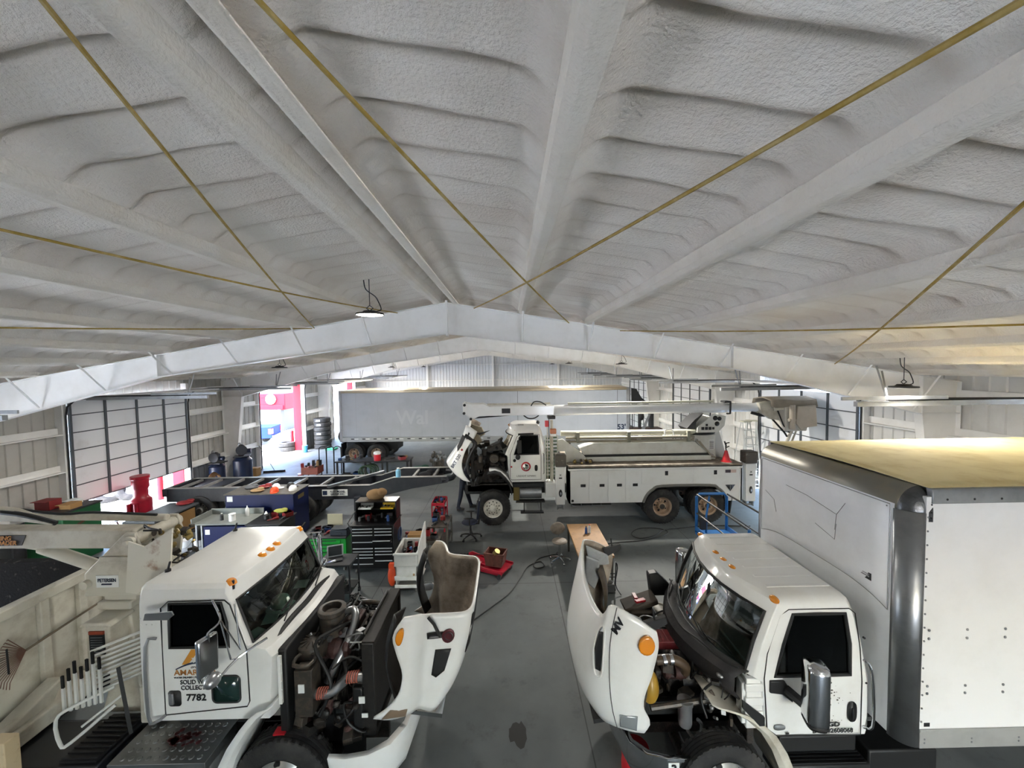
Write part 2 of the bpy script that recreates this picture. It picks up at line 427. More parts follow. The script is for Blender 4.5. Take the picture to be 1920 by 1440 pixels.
# walls
def corr(b, y0, y1, z0, z1, x, s):
    # vertical ribbed sheet in the YZ plane, ribs every 0.3 m; s = inward direction
    rows0 = []; rows1 = []; y = y0; pts = []
    while y < y1-1e-6:
        for dy, d in ((0,0),(0.11,0),(0.13,0.03),(0.17,0.03),(0.19,0)):
            if y+dy <= y1: pts.append((y+dy, d))
        y += 0.305
    pts.append((y1,0))
    b.grid([[(x+s*d, yy, z0) for yy,d in pts],[(x+s*d, yy, z1) for yy,d in pts]])
DL = [(2.5,6.9),(11.7,16.0),(20.7,25.2),(29.3,33.6)]; DR = [(2.4,6.9),(11.5,16.1),(20.1,24.6),(28.9,33.4)]
def sidewall(name, x, s, doors, wains):
    ztop = fz(x)+0.3; DT = 4.24
    b = MB(); segs = []; y = YB
    for a, c in doors: segs.append((y,a,0)); segs.append((a,c,DT)); y = c
    segs.append((y,YE,0))
    for a, c, z0 in segs:
        b.mi = 0
        if z0 == 0 and wains:
            b.mi = 1; corr(b,a,c,0,1.2,x,s); b.mi = 0; corr(b,a,c,1.2,ztop,x,s)
        else: corr(b,a,c,z0,ztop,x,s)
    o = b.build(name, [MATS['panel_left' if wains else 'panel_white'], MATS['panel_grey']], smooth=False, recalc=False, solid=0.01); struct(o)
    for a, c, z0 in segs:
        for z in (1.25,2.3,3.4,4.3):
            if z > z0+0.1:
                g = MB(); xo = x+s*0.04
                g.prism([(xo,z-0.03),(xo+s*0.2,z-0.03),(xo+s*0.2,z),(xo+s*0.03,z),(xo+s*0.03,z+0.18),(xo,z+0.18)], 'y', a+0.06, c-0.06)
                g.build('girt', MATS['steel_white'], o, smooth=False)
    for i, (a, c) in enumerate(doors):
        for yy in (a-0.08, c+0.08):
            g = MB(); g.bb(x+s*0.0, x+s*0.22, yy-0.06, yy+0.06, 0, fz(x)); g.build('door_jamb', MATS['steel_white'], o, smooth=False)
    return o
WL = sidewall('wall_left', XL, 1, DL, True); WR = sidewall('wall_right', XR, -1, DR, False)
# end wall with posts and girts
b = MB(); pts = []; xx = XL
while xx < XR:
    for d, k in ((0,0),(0.17,0),(0.19,0.035),(0.23,0.035),(0.25,0)): pts.append((min(xx+d,XR),k))
    xx += 0.28
b.grid([[(x,YE-k,0) for x,k in pts],[(x,YE-k,fz(x)+0.3) for x,k in pts]])
WE = struct(b.build('wall_back', mat('panel_liner','#d9dadb',0.5), smooth=False, recalc=False, solid=0.01))
for x in (-7.4,-1.38,4.64):
    g = MB(); g.bb(x-0.09,x+0.09,YE-0.28,YE-0.05,0,fz(x)); g.build('post', MATS['steel_white'], WE, smooth=False)
for z, x0, x1 in ((1.3,XL,XR),(2.6,XL,XR),(3.9,XL,XR),(5.35,XC-6.0,XC+6.0)):
    g = MB(); g.bb(x0+0.1,x1-0.1,YE-0.25,YE-0.04,z,z+0.05); g.build('girt', MATS['steel_white'], WE, smooth=False)
g = MB(); xs = [XL+0.05,XC,XR-0.05]
for a, c in zip(xs[:-1],xs[1:]):
    g.prism([(a,fz(a)),(c,fz(c)),(c,fz(c)-0.35),(a,fz(a)-0.35)],'y',YE-0.2,YE-0.05)
g.build('end_rafter', MATS['steel_white'], WE, smooth=False)
# front wall behind the camera, with an added unseen opening to let daylight in
b = MB()
for x0, x1, z0 in ((XL,2.7,0),(2.7,6.5,3.6),(6.5,XR,0)):
    n = 6; xs = [x0+(x1-x0)*i/n for i in range(n+1)]
    b.grid([[(x,YB,z0) for x in xs],[(x,YB,fz(x)+0.3) for x in xs]])
struct(b.build('wall_front', MATS['panel_white'], smooth=False, recalc=False, solid=0.02))
# overhead doors
NS = 8
def ohdoor(n, x, s, y0, y1, bottom, label=None):
    """sectional door; bottom = height of its lower edge; the sections above the opening turn back on the track"""
    root = struct(bpy.data.objects.new('door_%d'%n, None)); COL.objects.link(root); root.location = (x+s*0.2, (y0+y1)/2, 0)
    W = y1-y0; h = 4.24/NS
    for i in range(NS):
        z = bottom+i*h
        b = MB()
        if z+h/2 <= 4.3:
            b.bb(-0.025,0.025,-W/2,W/2,z+0.004,z+h-0.004)
        else:
            d = z+h/2-4.3; b.bb(s*(0.15+d-h/2), s*(0.15+d+h/2), -W/2, W/2, 4.42, 4.47)
        p = b.build('door_section', MATS['door_white'], root, smooth=False)
        g = MB()
        if z+h/2 <= 4.3:
            for k in range(5):
                yy = -W/2+W*k/4; yy = max(-W/2+0.05,min(W/2-0.05,yy)); g.bb(s*0.026,s*0.06,yy-0.035,yy+0.035,z,z+h)
            g.bb(s*0.026,s*0.04,-W/2,W/2,z-0.016,z+0.016)
            g.build('door_stile', MATS['door_grey'], p, smooth=False)
    for sy in (-1,1):
        b = MB(); y = sy*(W/2+0.06)
        b.tube([(s*0.04,y,0),(s*0.04,y,3.9),(s*0.1,y,4.2),(s*0.35,y,4.4),(s*0.9,y,4.47),(s*3.6,y,4.5)],0.03,seg=4)
        b.build('door_track', MATS['dark_steel'], root, smooth=False)
        b = MB(); b.bb(min(s*0.7,s*4.2),max(s*0.7,s*4.2),y-0.04,y+0.04,4.38,4.47); b.bb(min(s*2.6,s*4.5),max(s*2.6,s*4.5),y-0.07,y-0.04,4.5,4.56)
        b.tube([(s*3.6,y,4.4),(s*3.5,y+0.25,5.0)],0.02,seg=4); b.tube([(s*3.6,y,4.4),(s*3.75,y+0.1,5.1)],0.02,seg=4)
        b.build('track_rail', MATS['galv'], root, smooth=False)
    return root
D1 = ohdoor(1, XL, 1, *DL[1], 1.28); ohdoor(2, XL, 1, *DL[2], 4.3); ohdoor(3, XL, 1, *DL[3], 4.3)
ohdoor(4, XR, -1, *DR[1], 1.0); ohdoor(5, XR, -1, *DR[2], 0.0); ohdoor(6, XR, -1, *DR[3], 0.0)
ohdoor(7, XL, 1, *DL[0], 3.2); ohdoor(8, XR, -1, *DR[0], 0.0)
# door jamb lining outside (red trim)
for i, (a, c) in enumerate(DL[1:]):
    b = MB()
    for yy in (a-0.16, c+0.02): b.bb(XL-0.5, XL-0.05, yy, yy+0.14, 0, 4.4)
    b.bb(XL-0.5,XL-0.05,a-0.16,c+0.16,4.25,4.4)
    struct(b.build('trim_%d'%(5+i), mat('redtrim','#8f0f20',0.6,spec=0.2), smooth=False))
# yellow-stained brace rods under the roof
ROD = mat('rod','#a08436',0.7,dirt='#c9b98a',damt=0.5,dscale=8)
for (x0,y0,x1,y1) in ((-0.98,1.2,1.42,9.1),(1.42,1.05,-0.75,9.1),(-1.5,1.0,-4.4,9.1),(2.6,2.0,7.6,9.1),(-3.7,2.8,-2.5,9.1),(-7.6,2.0,-4.45,9.1),(5.5,3.0,2.6,9.1)):
    b = MB(); n = 8; P = []
    for i in range(n+1):
        t = i/n; x = x0+(x1-x0)*t; P.append((x, y0+(y1-y0)*t, fz(x)-0.03-0.05*math.sin(PI*t)))
    # the rods carry on past the camera to the frame behind
    dx, dy = x1-x0, y1-y0
    P.insert(0, (x0-dx*0.12, y0-dy*0.12, fz(x0-dx*0.12)-0.03))
    b.tube(P, 0.012, seg=6); struct(b.build('brace_rod', ROD))
EXPO = 1.98
def lamp(x, y, label, on=True, drop=0.55, LW=150):
    z = fz(x)-drop
    t = thing('high_bay_light', label, 'lamp', (x,y,z), 0, 'round ceiling lights')
    b = MB(); b.lathe([(0,0.06),(0.09,0.06),(0.12,0.03),(0.2,0.022),(0.205,0.0),(0.195,-0.004),(0.19,0.006),(0,0.006)], seg=32); b.build('housing', MATS['blackplastic'], t)
    b = MB(); b.lathe([(0,-0.002),(0.19,-0.002),(0.19,0.004),(0,0.004)], seg=32); b.build('diffuser', mat('lamp_glow','#ffffff',0.4,emit='#fff6e2',estr=14), t)
    b = MB(); b.tube([(0.0,0,0.06),(-0.05,0,0.1),(0.0,0,0.14),(0.05,0,0.1),(0,0,0.06)],0.008,seg=6); b.tube([(0,0,0.14),(0,0,drop-0.02)],0.006,seg=6)
    b.tube([(0.1,0,0.05),(0.17,0,0.08),(0.13,0,0.2),(0.08,0,0.28),(-0.05,0,0.38),(-0.08,0,drop-0.03)],0.008,seg=6,smooth=4); b.build('hanger', MATS['dark_steel'], t)
    l = bpy.data.lights.new('lamp_light','AREA'); l.shape = 'DISK'; l.size = 0.36; l.energy = LW; l.color = (1,0.95,0.87); l.spread = math.radians(178)
    lo = bpy.data.objects.new('lamp_light', l); COL.objects.link(lo); lo.location = (0,0,-0.012); lo.parent = t
    return t
LW = 18
lamp(-2.06, 6.0, 'round white ceiling light hanging left of the ridge, nearest to the camera', LW=16)
lamp(7.0, 6.9, 'round ceiling light seen edge on under the right roof slope', LW=30)
lamp(-6.6, 11.5, 'round ceiling light beyond the first steel frame, on the left slope', LW=60)
lamp(4.1, 14.2, 'round ceiling light beyond the first steel frame, on the right slope', LW=190)
lamp(-8, -3.0, 'round ceiling light added out of view behind the viewer, left slope', LW=20)  # this lamp and the next are unseen, added for extra light
lamp(4.0, -3.0, 'round ceiling light added out of view behind the viewer, right slope', LW=20)
lamp(-6.8, 23.2, 'round ceiling light above the semitrailer, left slope')
lamp(3.6, 23.2, 'round ceiling light above the semitrailer, right slope')
lamp(-6.8, 32.0, 'round ceiling light near the far end wall, left slope', LW=50)
lamp(3.6, 32.0, 'round ceiling light near the far end wall, right slope', LW=50)
# strip lights under the roof near the doors
def strip(x, y, z, L, label):
    t = thing('strip_light', label, 'lamp', (x,y,z))
    b = MB(); b.bb(-L/2,L/2,-0.06,0.06,0,0.05); b.build('housing', MATS['dark_steel'], t, smooth=False)
    b = MB(); b.bb(-L/2+0.03,L/2-0.03,-0.04,0.04,-0.02,0.0); b.build('tube', mat('strip_glow','#ffffff',0.4,emit='#f4f8ff',estr=3), t, smooth=False)
    b = MB()
    for xx in (-L/3,L/3): b.tube([(xx,0,0.05),(xx,0,fz(x+xx)-z)],0.006,seg=5)
    b.build('hanger', MATS['dark_steel'], t)
# ================= TRUCK LIBRARY =================
class Rig:
    """a vehicle: root Empty at its base, parts written in building coordinates"""
    def __init__(s, name, label, cat, x0, y0, group=None, z0=0):
        s.root = thing(name, label, cat, (x0,y0,z0), 0, group); s.o = Matrix.Translation((-x0,-y0,-z0)); s.off = Vector((-x0,-y0,-z0))
    def mb(s): return MB(s.o)
    def P(s, b, name, mats, parent=None, **k):
        return b.build(name, mats, parent or s.root, **k)
    def text(s, t, size, loc, m, parent=None, **k):
        return text(t, size, tuple(Vector(loc)+s.off), m, parent or s.root, **k)
def wheel(rg, c, r=0.52, w=0.28, out=-1, style='steel', dual=False, rimcol='rim_silver', rr=0.29, tread=True, nlug=True):
    x, y, z = c
    b = rg.mb()
    offs = [0] if not dual else [0, -out*(w+0.05)]
    for oy in offs:
        h = w/2
        pr = [(rr,-h*0.72),(rr+0.03,-h*0.9),(rr+(r-rr)*0.5,-h),(r-0.05,-h*0.93),(r-0.012,-h*0.82)]
        nt = 5
        for k in range(nt):
            t0 = -0.78+1.56*k/nt; t1 = -0.78+1.56*(k+1)/nt
            pr += [(r,h*(t0+0.03)),(r,h*(t1-0.05))]
            if k < nt-1: pr += [(r-0.014,h*(t1-0.04)),(r-0.014,h*(t1+0.02))]
        pr += [(r-0.012,h*0.82),(r-0.05,h*0.93),(rr+(r-rr)*0.5,h),(rr+0.03,h*0.9),(rr,h*0.72)]
        b.lathe(pr, (x,y+oy,z), 'y', seg=48)
        if tread:
            for k in range(40):
                a = 2*PI*k/40
                for sy in (-1,1):
                    b.push(Matrix.Translation((x,y+oy,z)) @ Matrix.Rotation(a,4,'Y'))
                    b.bb(-0.02,0.02,min(sy*h*0.55,sy*h*0.86),max(sy*h*0.55,sy*h*0.86),r-0.015,r+0.006); b.pop()
    t = rg.P(b, 'tire', MATS['rubber'], angle=50)
    s = out; yo = y+s*w/2
    b = rg.mb()
    if dual: prof = [(rr+0.012,-0.02),(rr+0.006,-0.035),(rr-0.02,-0.06),(rr-0.035,-0.2),(rr-0.08,-0.215),(0.15,-0.2),(0.12,-0.19),(0.115,-0.05),(0.09,-0.03),(0,-0.03)]
    else: prof = [(rr+0.012,-0.02),(rr+0.006,-0.035),(rr-0.025,-0.06),(rr-0.035,-0.1),(rr-0.06,-0.105),(0.17,-0.055),(0.15,-0.045),(0.11,-0.045),(0.105,0.0),(0.07,0.012),(0,0.012)]
    b.lathe([(a, s*q) for a,q in prof], (x,yo,z), 'y', seg=40)
    rim = rg.P(b, 'rim', MATS[rimcol], t)
    b = rg.mb()
    nh = 10 if style == 'ten' else 5
    for k in range(nh):
        a = 2*PI*(k+0.5)/nh; rh = 0.205 if not dual else 0.19
        d = -0.083 if not dual else -0.205
        cx, cz = x+rh*math.cos(a), z+rh*math.sin(a)
        b.cyl((cx,yo+s*(d-0.02),cz),(cx,yo+s*(d+0.012),cz), 0.02 if nh == 10 else 0.034, seg=12)
    rg.P(b, 'hand_hole', MATS['black'], rim, split=True)
    b = rg.mb()
    for k in range(10):
        a = 2*PI*k/10; cx, cz = x+0.14*math.cos(a), z+0.14*math.sin(a); d = -0.045 if not dual else -0.19
        b.cyl((cx,yo+s*d,cz),(cx,yo+s*(d+0.03),cz),0.013,seg=6)
    if dual: b.cyl((x,yo-s*0.19,z),(x,yo-s*0.02,z),0.1,0.085,seg=20)
    rg.P(b, 'hub', MATS['grease2'], rim)
    return t
mat('rim_silver', '#a9a9a4', 0.35, metal=0.6, dirt='#5f5a52', damt=0.4)
mat('rim_tan', '#b29a82', 0.6, dirt='#6d5847', damt=0.5)
mat('rim_white', '#d5d2c8', 0.45, dirt='#7a6d5c', damt=0.5, dscale=5)
class Cab:
    """levels: (z, xback, xcorner, xcentre, halfwidth) ; s=+1 faces +X, -1 faces -X (x given in building coordinates)"""
    def __init__(s, rg, yc, levels, breaks, nlow, nwin, roof, white='truck_white', glassm='cabglass', doormat=None, gk=0.016):
        s.rg = rg; s.yc = yc; R = []
        s.tf = [-0.93,-0.62,-0.31,0,0.31,0.62,0.93]
        def ring(z, xb, xc, xm, hw, br):
            sgn = 1 if xc > xb else -1
            near = [(xb+sgn*0.05,yc-hw,z)]+[(x,yc-hw,z) for x in br]+[(xc-sgn*0.02,yc-hw,z)]
            front = [(xm+(xc-xm)*t*t, yc+hw*t, z) for t in s.tf]
            far = [(x,2*yc-y,zz) for x,y,zz in near][::-1]
            back = [(xb,yc+hw*t,z) for t in (0.94,0.35,-0.35,-0.94)]
            return near+front+far+back
        for (z,xb,xc,xm,hw), br in zip(levels, breaks): R.append(ring(z,xb,xc,xm,hw,br))
        s.R = R; s.nb = len(breaks[0])
        a, c = nwin
        ns = s.nb+2
        wk = ns-1+1
        s.front0 = ns          # index of first front point
        s.hole_front = range(s.front0, s.front0+6)
        # side window between breaks[1] and breaks[-2]
        s.sw0, s.sw1 = 2, s.nb-1   # ring indices of window rear/front edge (near side)
        far0 = s.front0+7
        s.farsw = (far0+(ns-1)-s.sw1, far0+(ns-1)-s.sw0)
        def skip(i,k):
            if a <= i < c:
                if k in s.hole_front: return True
                if s.sw0 <= k < s.sw1: return True
                if s.farsw[0] <= k < s.farsw[1]: return True
            return False
        b = rg.mb()
        rows = list(R)
        z0, xb0, xc0, xm0, hw0 = levels[-1]
        brt = breaks[-1]
        cx = (xb0+xm0)/2
        for (dz, fx, fy) in roof:
            last = R[-1]
            rows.append([(cx+(x-cx)*fx, yc+(y-yc)*fy, z0+dz) for x,y,z in last])
        b.grid(rows, closed=True, skip=skip)
        n = len(rows[0]); b.add(rows[-1], [tuple(range(n))]); b.add(rows[0], [tuple(range(n-1,-1,-1))])
        s.shell = rg.P(b, 'cab_shell', [MATS[white], mat('cab_inside','#2b2e30',0.8)], solid=0.03, soff=-1, smat=1, bevel=0.012, angle=30)
        s.a, s.c = a, c
        def inset(p, d):
            v = Vector((cx, yc, p[2]))-Vector(p); v.normalize(); return tuple(Vector(p)+v*d)
        def pane(k0, k1, nm, name='window'):
            b = rg.mb(); b.grid([[inset(R[i][k],0.015) for k in range(k0,k1+1)] for i in range(a,c+1)])
            o = rg.P(b, name, MATS[glassm], recalc=False)
            loop = [R[a][k] for k in range(k0,k1+1)]+[R[i][k1] for i in range(a+1,c)]+[R[c][k] for k in range(k1,k0-1,-1)]+[R[i][k0] for i in range(c-1,a,-1)]
            b = rg.mb(); b.tube([inset(p,0.002) for p in loop], gk, seg=6, closed=True); rg.P(b, 'gasket', MATS['black'], o)
            return o
        s.ws = pane(s.front0, s.front0+6, glassm, 'windshield')
        s.w1 = pane(s.sw0, s.sw1, glassm, 'side_window'); s.w2 = pane(s.farsw[0], s.farsw[1], glassm, 'side_window')
        for w_ in (s.w1, s.w2): w_.data.materials[0] = MATS['darkglass']
    def seams(s, pts, name='door_seam', r=0.006):
        b = s.rg.mb(); b.tube(pts, r, seg=5, closed=True); return s.rg.P(b, name, MATS['black'])
def cab_interior(rg, x0, x1, yc, zf, zb, hw, sgn, dash=True):
    """seats, dashboard and wheel; x0 rear, x1 firewall side"""
    m = mat('seat','#3a3d3f',0.8)
    for sy in (-1,1):
        b = rg.mb(); y = yc+sy*0.45
        xm = x0+(x1-x0)*0.36
        b.box((xm,y,zf+0.42),(0.5,0.5,0.16)); b.box((xm-sgn*0.27,y,zf+0.8),(0.13,0.48,0.72),ry=-sgn*0.15)
        rg.P(b, 'seat', m, bevel=0.04)
    if dash:
        b = rg.mb(); xd = x1-sgn*0.02
        b.prism([(xd,zb-0.35),(xd,zb+0.02),(xd-sgn*0.22,zb+0.03),(xd-sgn*0.38,zb-0.1),(xd-sgn*0.34,zb-0.35)],'y',yc-hw+0.06,yc+hw-0.06)
        rg.P(b, 'dashboard', mat('dash','#2c3132',0.6), bevel=0.02)
    b = rg.mb(); c = Vector((x1-sgn*0.55, yc-sgn*0.0+ (0.42 if sgn > 0 else -0.42), zb-0.02)); 
    q = Matrix.Translation(c) @ Matrix.Rotation(sgn*math.radians(-35),4,'Y')
    b.push(q); b.tube([(0.22*math.cos(t*PI/8),0.22*math.sin(t*PI/8),0) for t in range(16)],0.014,seg=6,closed=True); b.bb(-0.2,0.2,-0.02,0.02,-0.01,0.01); b.cyl((0,0,-0.3),(0,0,0.01),0.03); b.pop()
    rg.P(b, 'steering_wheel', MATS['blackplastic'])
def resample(pl, n):
    P = catmull([Vector((x,0,z)) for x,z in pl], 6); L = [0]
    for a, c in zip(P[:-1],P[1:]): L.append(L[-1]+(c-a).length)
    out = []
    for i in range(n):
        t = L[-1]*i/(n-1); k = 0
        while k < len(L)-2 and L[k+1] < t: k += 1
        u = (t-L[k])/max(L[k+1]-L[k],1e-9); p = P[k].lerp(P[k+1], min(1,max(0,u))); out.append((p.x,p.z))
    return out
class Hood:
    def __init__(s, rg, yc, cols, n=18, white='truck_white', inner='hood_inner', name='hood', thick=0.03, sub=1, arch=None):
        s.rg = rg; s.yc = yc
        ys = [c[0] for c in cols]; half = [resample(c[1], n) for c in cols]
        # refine across by catmull
        rows = []
        for i in range(n):
            P = [Vector((half[k][i][0], ys[k], half[k][i][1])) for k in range(len(cols))]
            full = [Vector((p.x,-p.y,p.z)) for p in P[::-1]]+P[1:]
            full = catmull(full, 3)
            rows.append([(p.x, yc+p.y, p.z) for p in full])
        s.rows = rows; s.n = n; s.m = len(rows[0])
        b = rg.mb(); b.grid(rows)
        sgn = 1 if rows[n//2][s.m//2][0] > rows[n//2][0][0] else -1
        o = rg.P(b, name, [MATS[white], MATS[inner]], recalc=False)
        me = o.data
        # make normals face away from the cab
        f = me.polygons[len(me.polygons)//2]
        if f.normal.x*sgn < 0: me.flip_normals()
        md = o.modifiers.new('solid','SOLIDIFY'); md.thickness = thick; md.offset = -1; md.material_offset = 1; md.material_offset_rim = 0
        s.o = o; s.sgn = sgn
    def at(s, u, v, off=0):
        """u across 0..1 (near side first), v 0 top..1 bottom"""
        a = u*(s.m-1); c = v*(s.n-1); i = min(int(c),s.n-2); k = min(int(a),s.m-2); fu, fv = a-k, c-i
        g = lambda i,k: Vector(s.rows[i][k])
        p = (g(i,k)*(1-fu)+g(i,k+1)*fu)*(1-fv)+(g(i+1,k)*(1-fu)+g(i+1,k+1)*fu)*fv
        if off:
            du = g(i,k+1)-g(i,k); dv = g(i+1,k)-g(i,k); nn = du.cross(dv).normalized()
            if nn.x*s.sgn < 0 and abs(nn.x) > 0.15: nn = -nn
            elif abs(nn.x) <= 0.15 and nn.y*(0.5-u) > 0: nn = -nn
            p = p+nn*off
        return tuple(p)
    def patch(s, outline, m, name, off=0.006, thick=0.008, grid=None):
        """outline: list of (u,v); fills a fan patch following the surface"""
        cu = sum(p[0] for p in outline)/len(outline); cv = sum(p[1] for p in outline)/len(outline)
        b = s.rg.mb(); n = len(outline); K = 4
        rows = [[s.at(cu+(u-cu)*t/K, cv+(v-cv)*t/K, off) for u,v in outline] for t in range(K,0,-1)]
        b.grid(rows, closed=True); b.add(rows[-1], [tuple(range(n))])
        return s.rg.P(b, name, m, s.o, solid=thick, soff=0)
mat('hood_inner', '#a3988a', 0.6, dirt='#4e4134', damt=0.8, dscale=3, dsharp=(0.4,0.65))
def clutter(rg, box, n, seed, mats, smin=0.04, smax=0.16, name='engine_accessory', parent=None):
    """small cast and machined lumps bolted round an engine"""
    r = random.Random(seed); x0,x1,y0,y1,z0,z1 = box
    for mi, m in enumerate(mats):
        b = rg.mb()
        for i in range(n//len(mats)):
            c = (r.uniform(x0,x1), r.uniform(y0,y1), r.uniform(z0,z1)); d = [r.uniform(smin,smax) for _ in range(3)]
            k = r.random()
            if k < 0.45: b.box(c, d, rz=r.uniform(-0.5,0.5), rx=r.uniform(-0.4,0.4))
            elif k < 0.8:
                ax = Vector((r.uniform(-1,1),r.uniform(-1,1),r.uniform(-0.5,1))).normalized()*d[0]
                b.cyl(Vector(c)-ax/2, Vector(c)+ax/2, d[1]/2.4, seg=12)
            else: b.ell(c, d, seg=10, rings=6)
        rg.P(b, name, m, parent, bevel=0.004, split=True)
def hoses(rg, box, n, seed, m, r0=0.008, r1=0.02, name='hose', parent=None):
    r = random.Random(seed); x0,x1,y0,y1,z0,z1 = box
    b = rg.mb()
    for i in range(n):
        p = [Vector((r.uniform(x0,x1),r.uniform(y0,y1),r.uniform(z0,z1)))]
        for k in range(4):
            q = p[-1]+Vector((r.uniform(-1,1)*(x1-x0)*0.35, r.uniform(-1,1)*(y1-y0)*0.35, r.uniform(-1,1)*(z1-z0)*0.4))
            q.x = min(max(q.x,x0),x1); q.y = min(max(q.y,y0),y1); q.z = min(max(q.z,z0),z1+0.03); p.append(q)
        b.tube(p, r.uniform(r0,r1), seg=7, smooth=5)
    return rg.P(b, name, m, parent, split=True)
def engine(rg, xb, xf, yc, zlow, ztop, seed, cover='castiron', covertone=None):
    """in-line diesel between firewall xb and radiator xf"""
    s = 1 if xf > xb else -1
    L = abs(xf-xb)
    x = lambda t: xb+(xf-xb)*t
    def bb(b, t0, t1, y0, y1, z0, z1): b.bb(min(x(t0),x(t1)),max(x(t0),x(t1)),yc+y0,yc+y1,z0,z1)
    b = rg.mb(); bb(b,0.08,0.8,-0.2,0.2,zlow,ztop-0.28); bb(b,0.12,0.76,-0.15,0.17,ztop-0.3,ztop-0.14)
    for k in range(6): bb(b,0.13+k*0.105,0.2+k*0.105,-0.3,-0.19,ztop-0.42,ztop-0.3)
    blk = rg.P(b, 'engine_block', MATS['grease'], bevel=0.015)
    b = rg.mb(); bb(b,0.14,0.72,-0.13,0.13,ztop-0.15,ztop-0.04)
    for k in range(7): bb(b,0.17+k*0.08,0.19+k*0.08,-0.12,0.12,ztop-0.05,ztop-0.025)
    rg.P(b, 'valve_cover', MATS[cover], bevel=0.012)
    b = rg.mb(); b.tube([(x(0.15),yc-0.27,ztop-0.35),(x(0.4),yc-0.3,ztop-0.36),(x(0.6),yc-0.29,ztop-0.35)],0.05,seg=10); b.lathe([(0.0,-0.09),(0.09,-0.08),(0.12,-0.02),(0.12,0.03),(0.08,0.08),(0,0.09)],(x(0.45),yc-0.33,ztop-0.25),'x',seg=18)
    b.lathe([(0,-0.04),(0.09,-0.03),(0.11,0),(0.09,0.04),(0,0.05)],(x(0.62),yc-0.33,ztop-0.25),'x',seg=18)
    rg.P(b, 'turbocharger', MATS['castiron'])
    b = rg.mb(); b.lathe([(0,-0.04),(0.04,-0.035),(0.07,-0.03),(0.25,-0.02),(0.26,0),(0.25,0.02),(0.07,0.03),(0,0.04)],(x(0.86),yc,ztop-0.45),'x',seg=9); b.cyl((x(0.8),yc,ztop-0.45),(x(0.88),yc,ztop-0.45),0.06)
    rg.P(b, 'cooling_fan', MATS['blackplastic'])
    b = rg.mb()
    for sy in (-1,1): b.bb(min(x(-0.6),x(1.25)),max(x(-0.6),x(1.25)),yc+sy*0.42-0.04,yc+sy*0.42+0.04,zlow-0.22,zlow+0.03)
    b.cyl((x(0.55),yc-0.8,zlow-0.28),(x(0.55),yc+0.8,zlow-0.28),0.07)
    rg.P(b, 'chassis_rail', MATS['grease'], bevel=0.01)
    clutter(rg, (min(x(0.05),x(0.8)),max(x(0.05),x(0.8)),yc-0.42,yc+0.42,zlow,ztop-0.15), 60, seed, [MATS['grease'],MATS['grease2'],mat('grime_black','#161514',0.5,dirt='#2f2a25',damt=0.6,dscale=14)])
    clutter(rg, (min(x(0.1),x(0.7)),max(x(0.1),x(0.7)),yc-0.4,yc+0.35,ztop-0.35,ztop-0.05), 18, seed+1, [MATS['alu'],MATS['castiron']], 0.03, 0.08)
    hoses(rg, (min(x(0.0),x(0.9)),max(x(0.0),x(0.9)),yc-0.5,yc+0.5,zlow+0.1,ztop), 14, seed+2, MATS['blackplastic'])
    hoses(rg, (min(x(0.0),x(0.8)),max(x(0.0),x(0.8)),yc-0.45,yc+0.4,zlow+0.3,ztop-0.05), 5, seed+3, MATS['galv'], 0.005, 0.009, name='fuel_line')
    return blk
def radiator(rg, x, yc, hw, z0, z1, s, lean=0.0):
    b = rg.mb(); b.box((x,yc,(z0+z1)/2),(0.09,2*hw-0.06,z1-z0-0.1)); o = rg.P(b, 'radiator', mat('radcore','#1c1b1a',0.6,bump=0.6,bscale=120), bevel=0.01)
    b = rg.mb()
    for sy in (-1,1): b.box((x,yc+sy*hw,(z0+z1)/2),(0.14,0.05,z1-z0))
    b.box((x,yc,z1-0.02),(0.15,2*hw,0.07)); b.box((x,yc,z0),(0.15,2*hw,0.07)); b.tube([(x-s*0.08,yc-hw+0.1,z1+0.03),(x-s*0.08,yc+hw-0.1,z1+0.03)],0.02)
    rg.P(b, 'radiator_tank', MATS['grime_black'] if 'grime_black' in MATS else MATS['grease'], o, bevel=0.01)
    b = rg.mb()
    for k in range(7): b.cyl((x-s*0.06,yc-hw+0.08+k*(2*hw-0.16)/6,z0+0.05),(x-s*0.06,yc-hw+0.08+k*(2*hw-0.16)/6,z1-0.05),0.012,seg=6)
    rg.P(b, 'cooling_tube', MATS['galv'], o, split=True)
    return o
# ================= refuse grapple truck, front left, facing +X =================
K = Rig('collection_truck', 'white refuse loader truck marked 7782, hood tipped open, facing right in the left foreground', 'truck', -3.4, 5.15)
yc = 5.15
lev = [ # z xb xcorner xcentre hw
 (1.28,-4.15,-2.72,-2.66,0.86),(1.40,-4.17,-2.70,-2.62,0.87),(2.00,-4.17,-2.66,-2.58,0.87),(2.09,-4.17,-2.72,-2.64,0.87),
 (2.13,-4.17,-2.93,-2.83,0.87),(2.40,-4.17,-3.02,-2.95,0.86),(2.62,-4.17,-3.10,-3.05,0.85),(2.72,-4.16,-3.16,-3.10,0.84)]
brk = [(-3.88,-3.80,-3.5,-3.13,-3.0)]*3+[(-3.88,-3.80,-3.5,-3.13,-3.02)]+[(-3.88,-3.80,-3.5,-3.14,-3.06),(-3.88,-3.80,-3.5,-3.16,-3.10),(-3.88,-3.80,-3.5,-3.22,-3.16),(-3.87,-3.78,-3.5,-3.26,-3.2)]
cabK = Cab(K, yc, lev, brk, 3, (4,6), [(0.05,0.99,0.985),(0.09,0.96,0.93),(0.115,0.80,0.75),(0.12,0.4,0.4)])
cab_interior(K, -4.1, -2.85, yc, 1.35, 2.08, 0.87, 1)
ys = yc-0.87
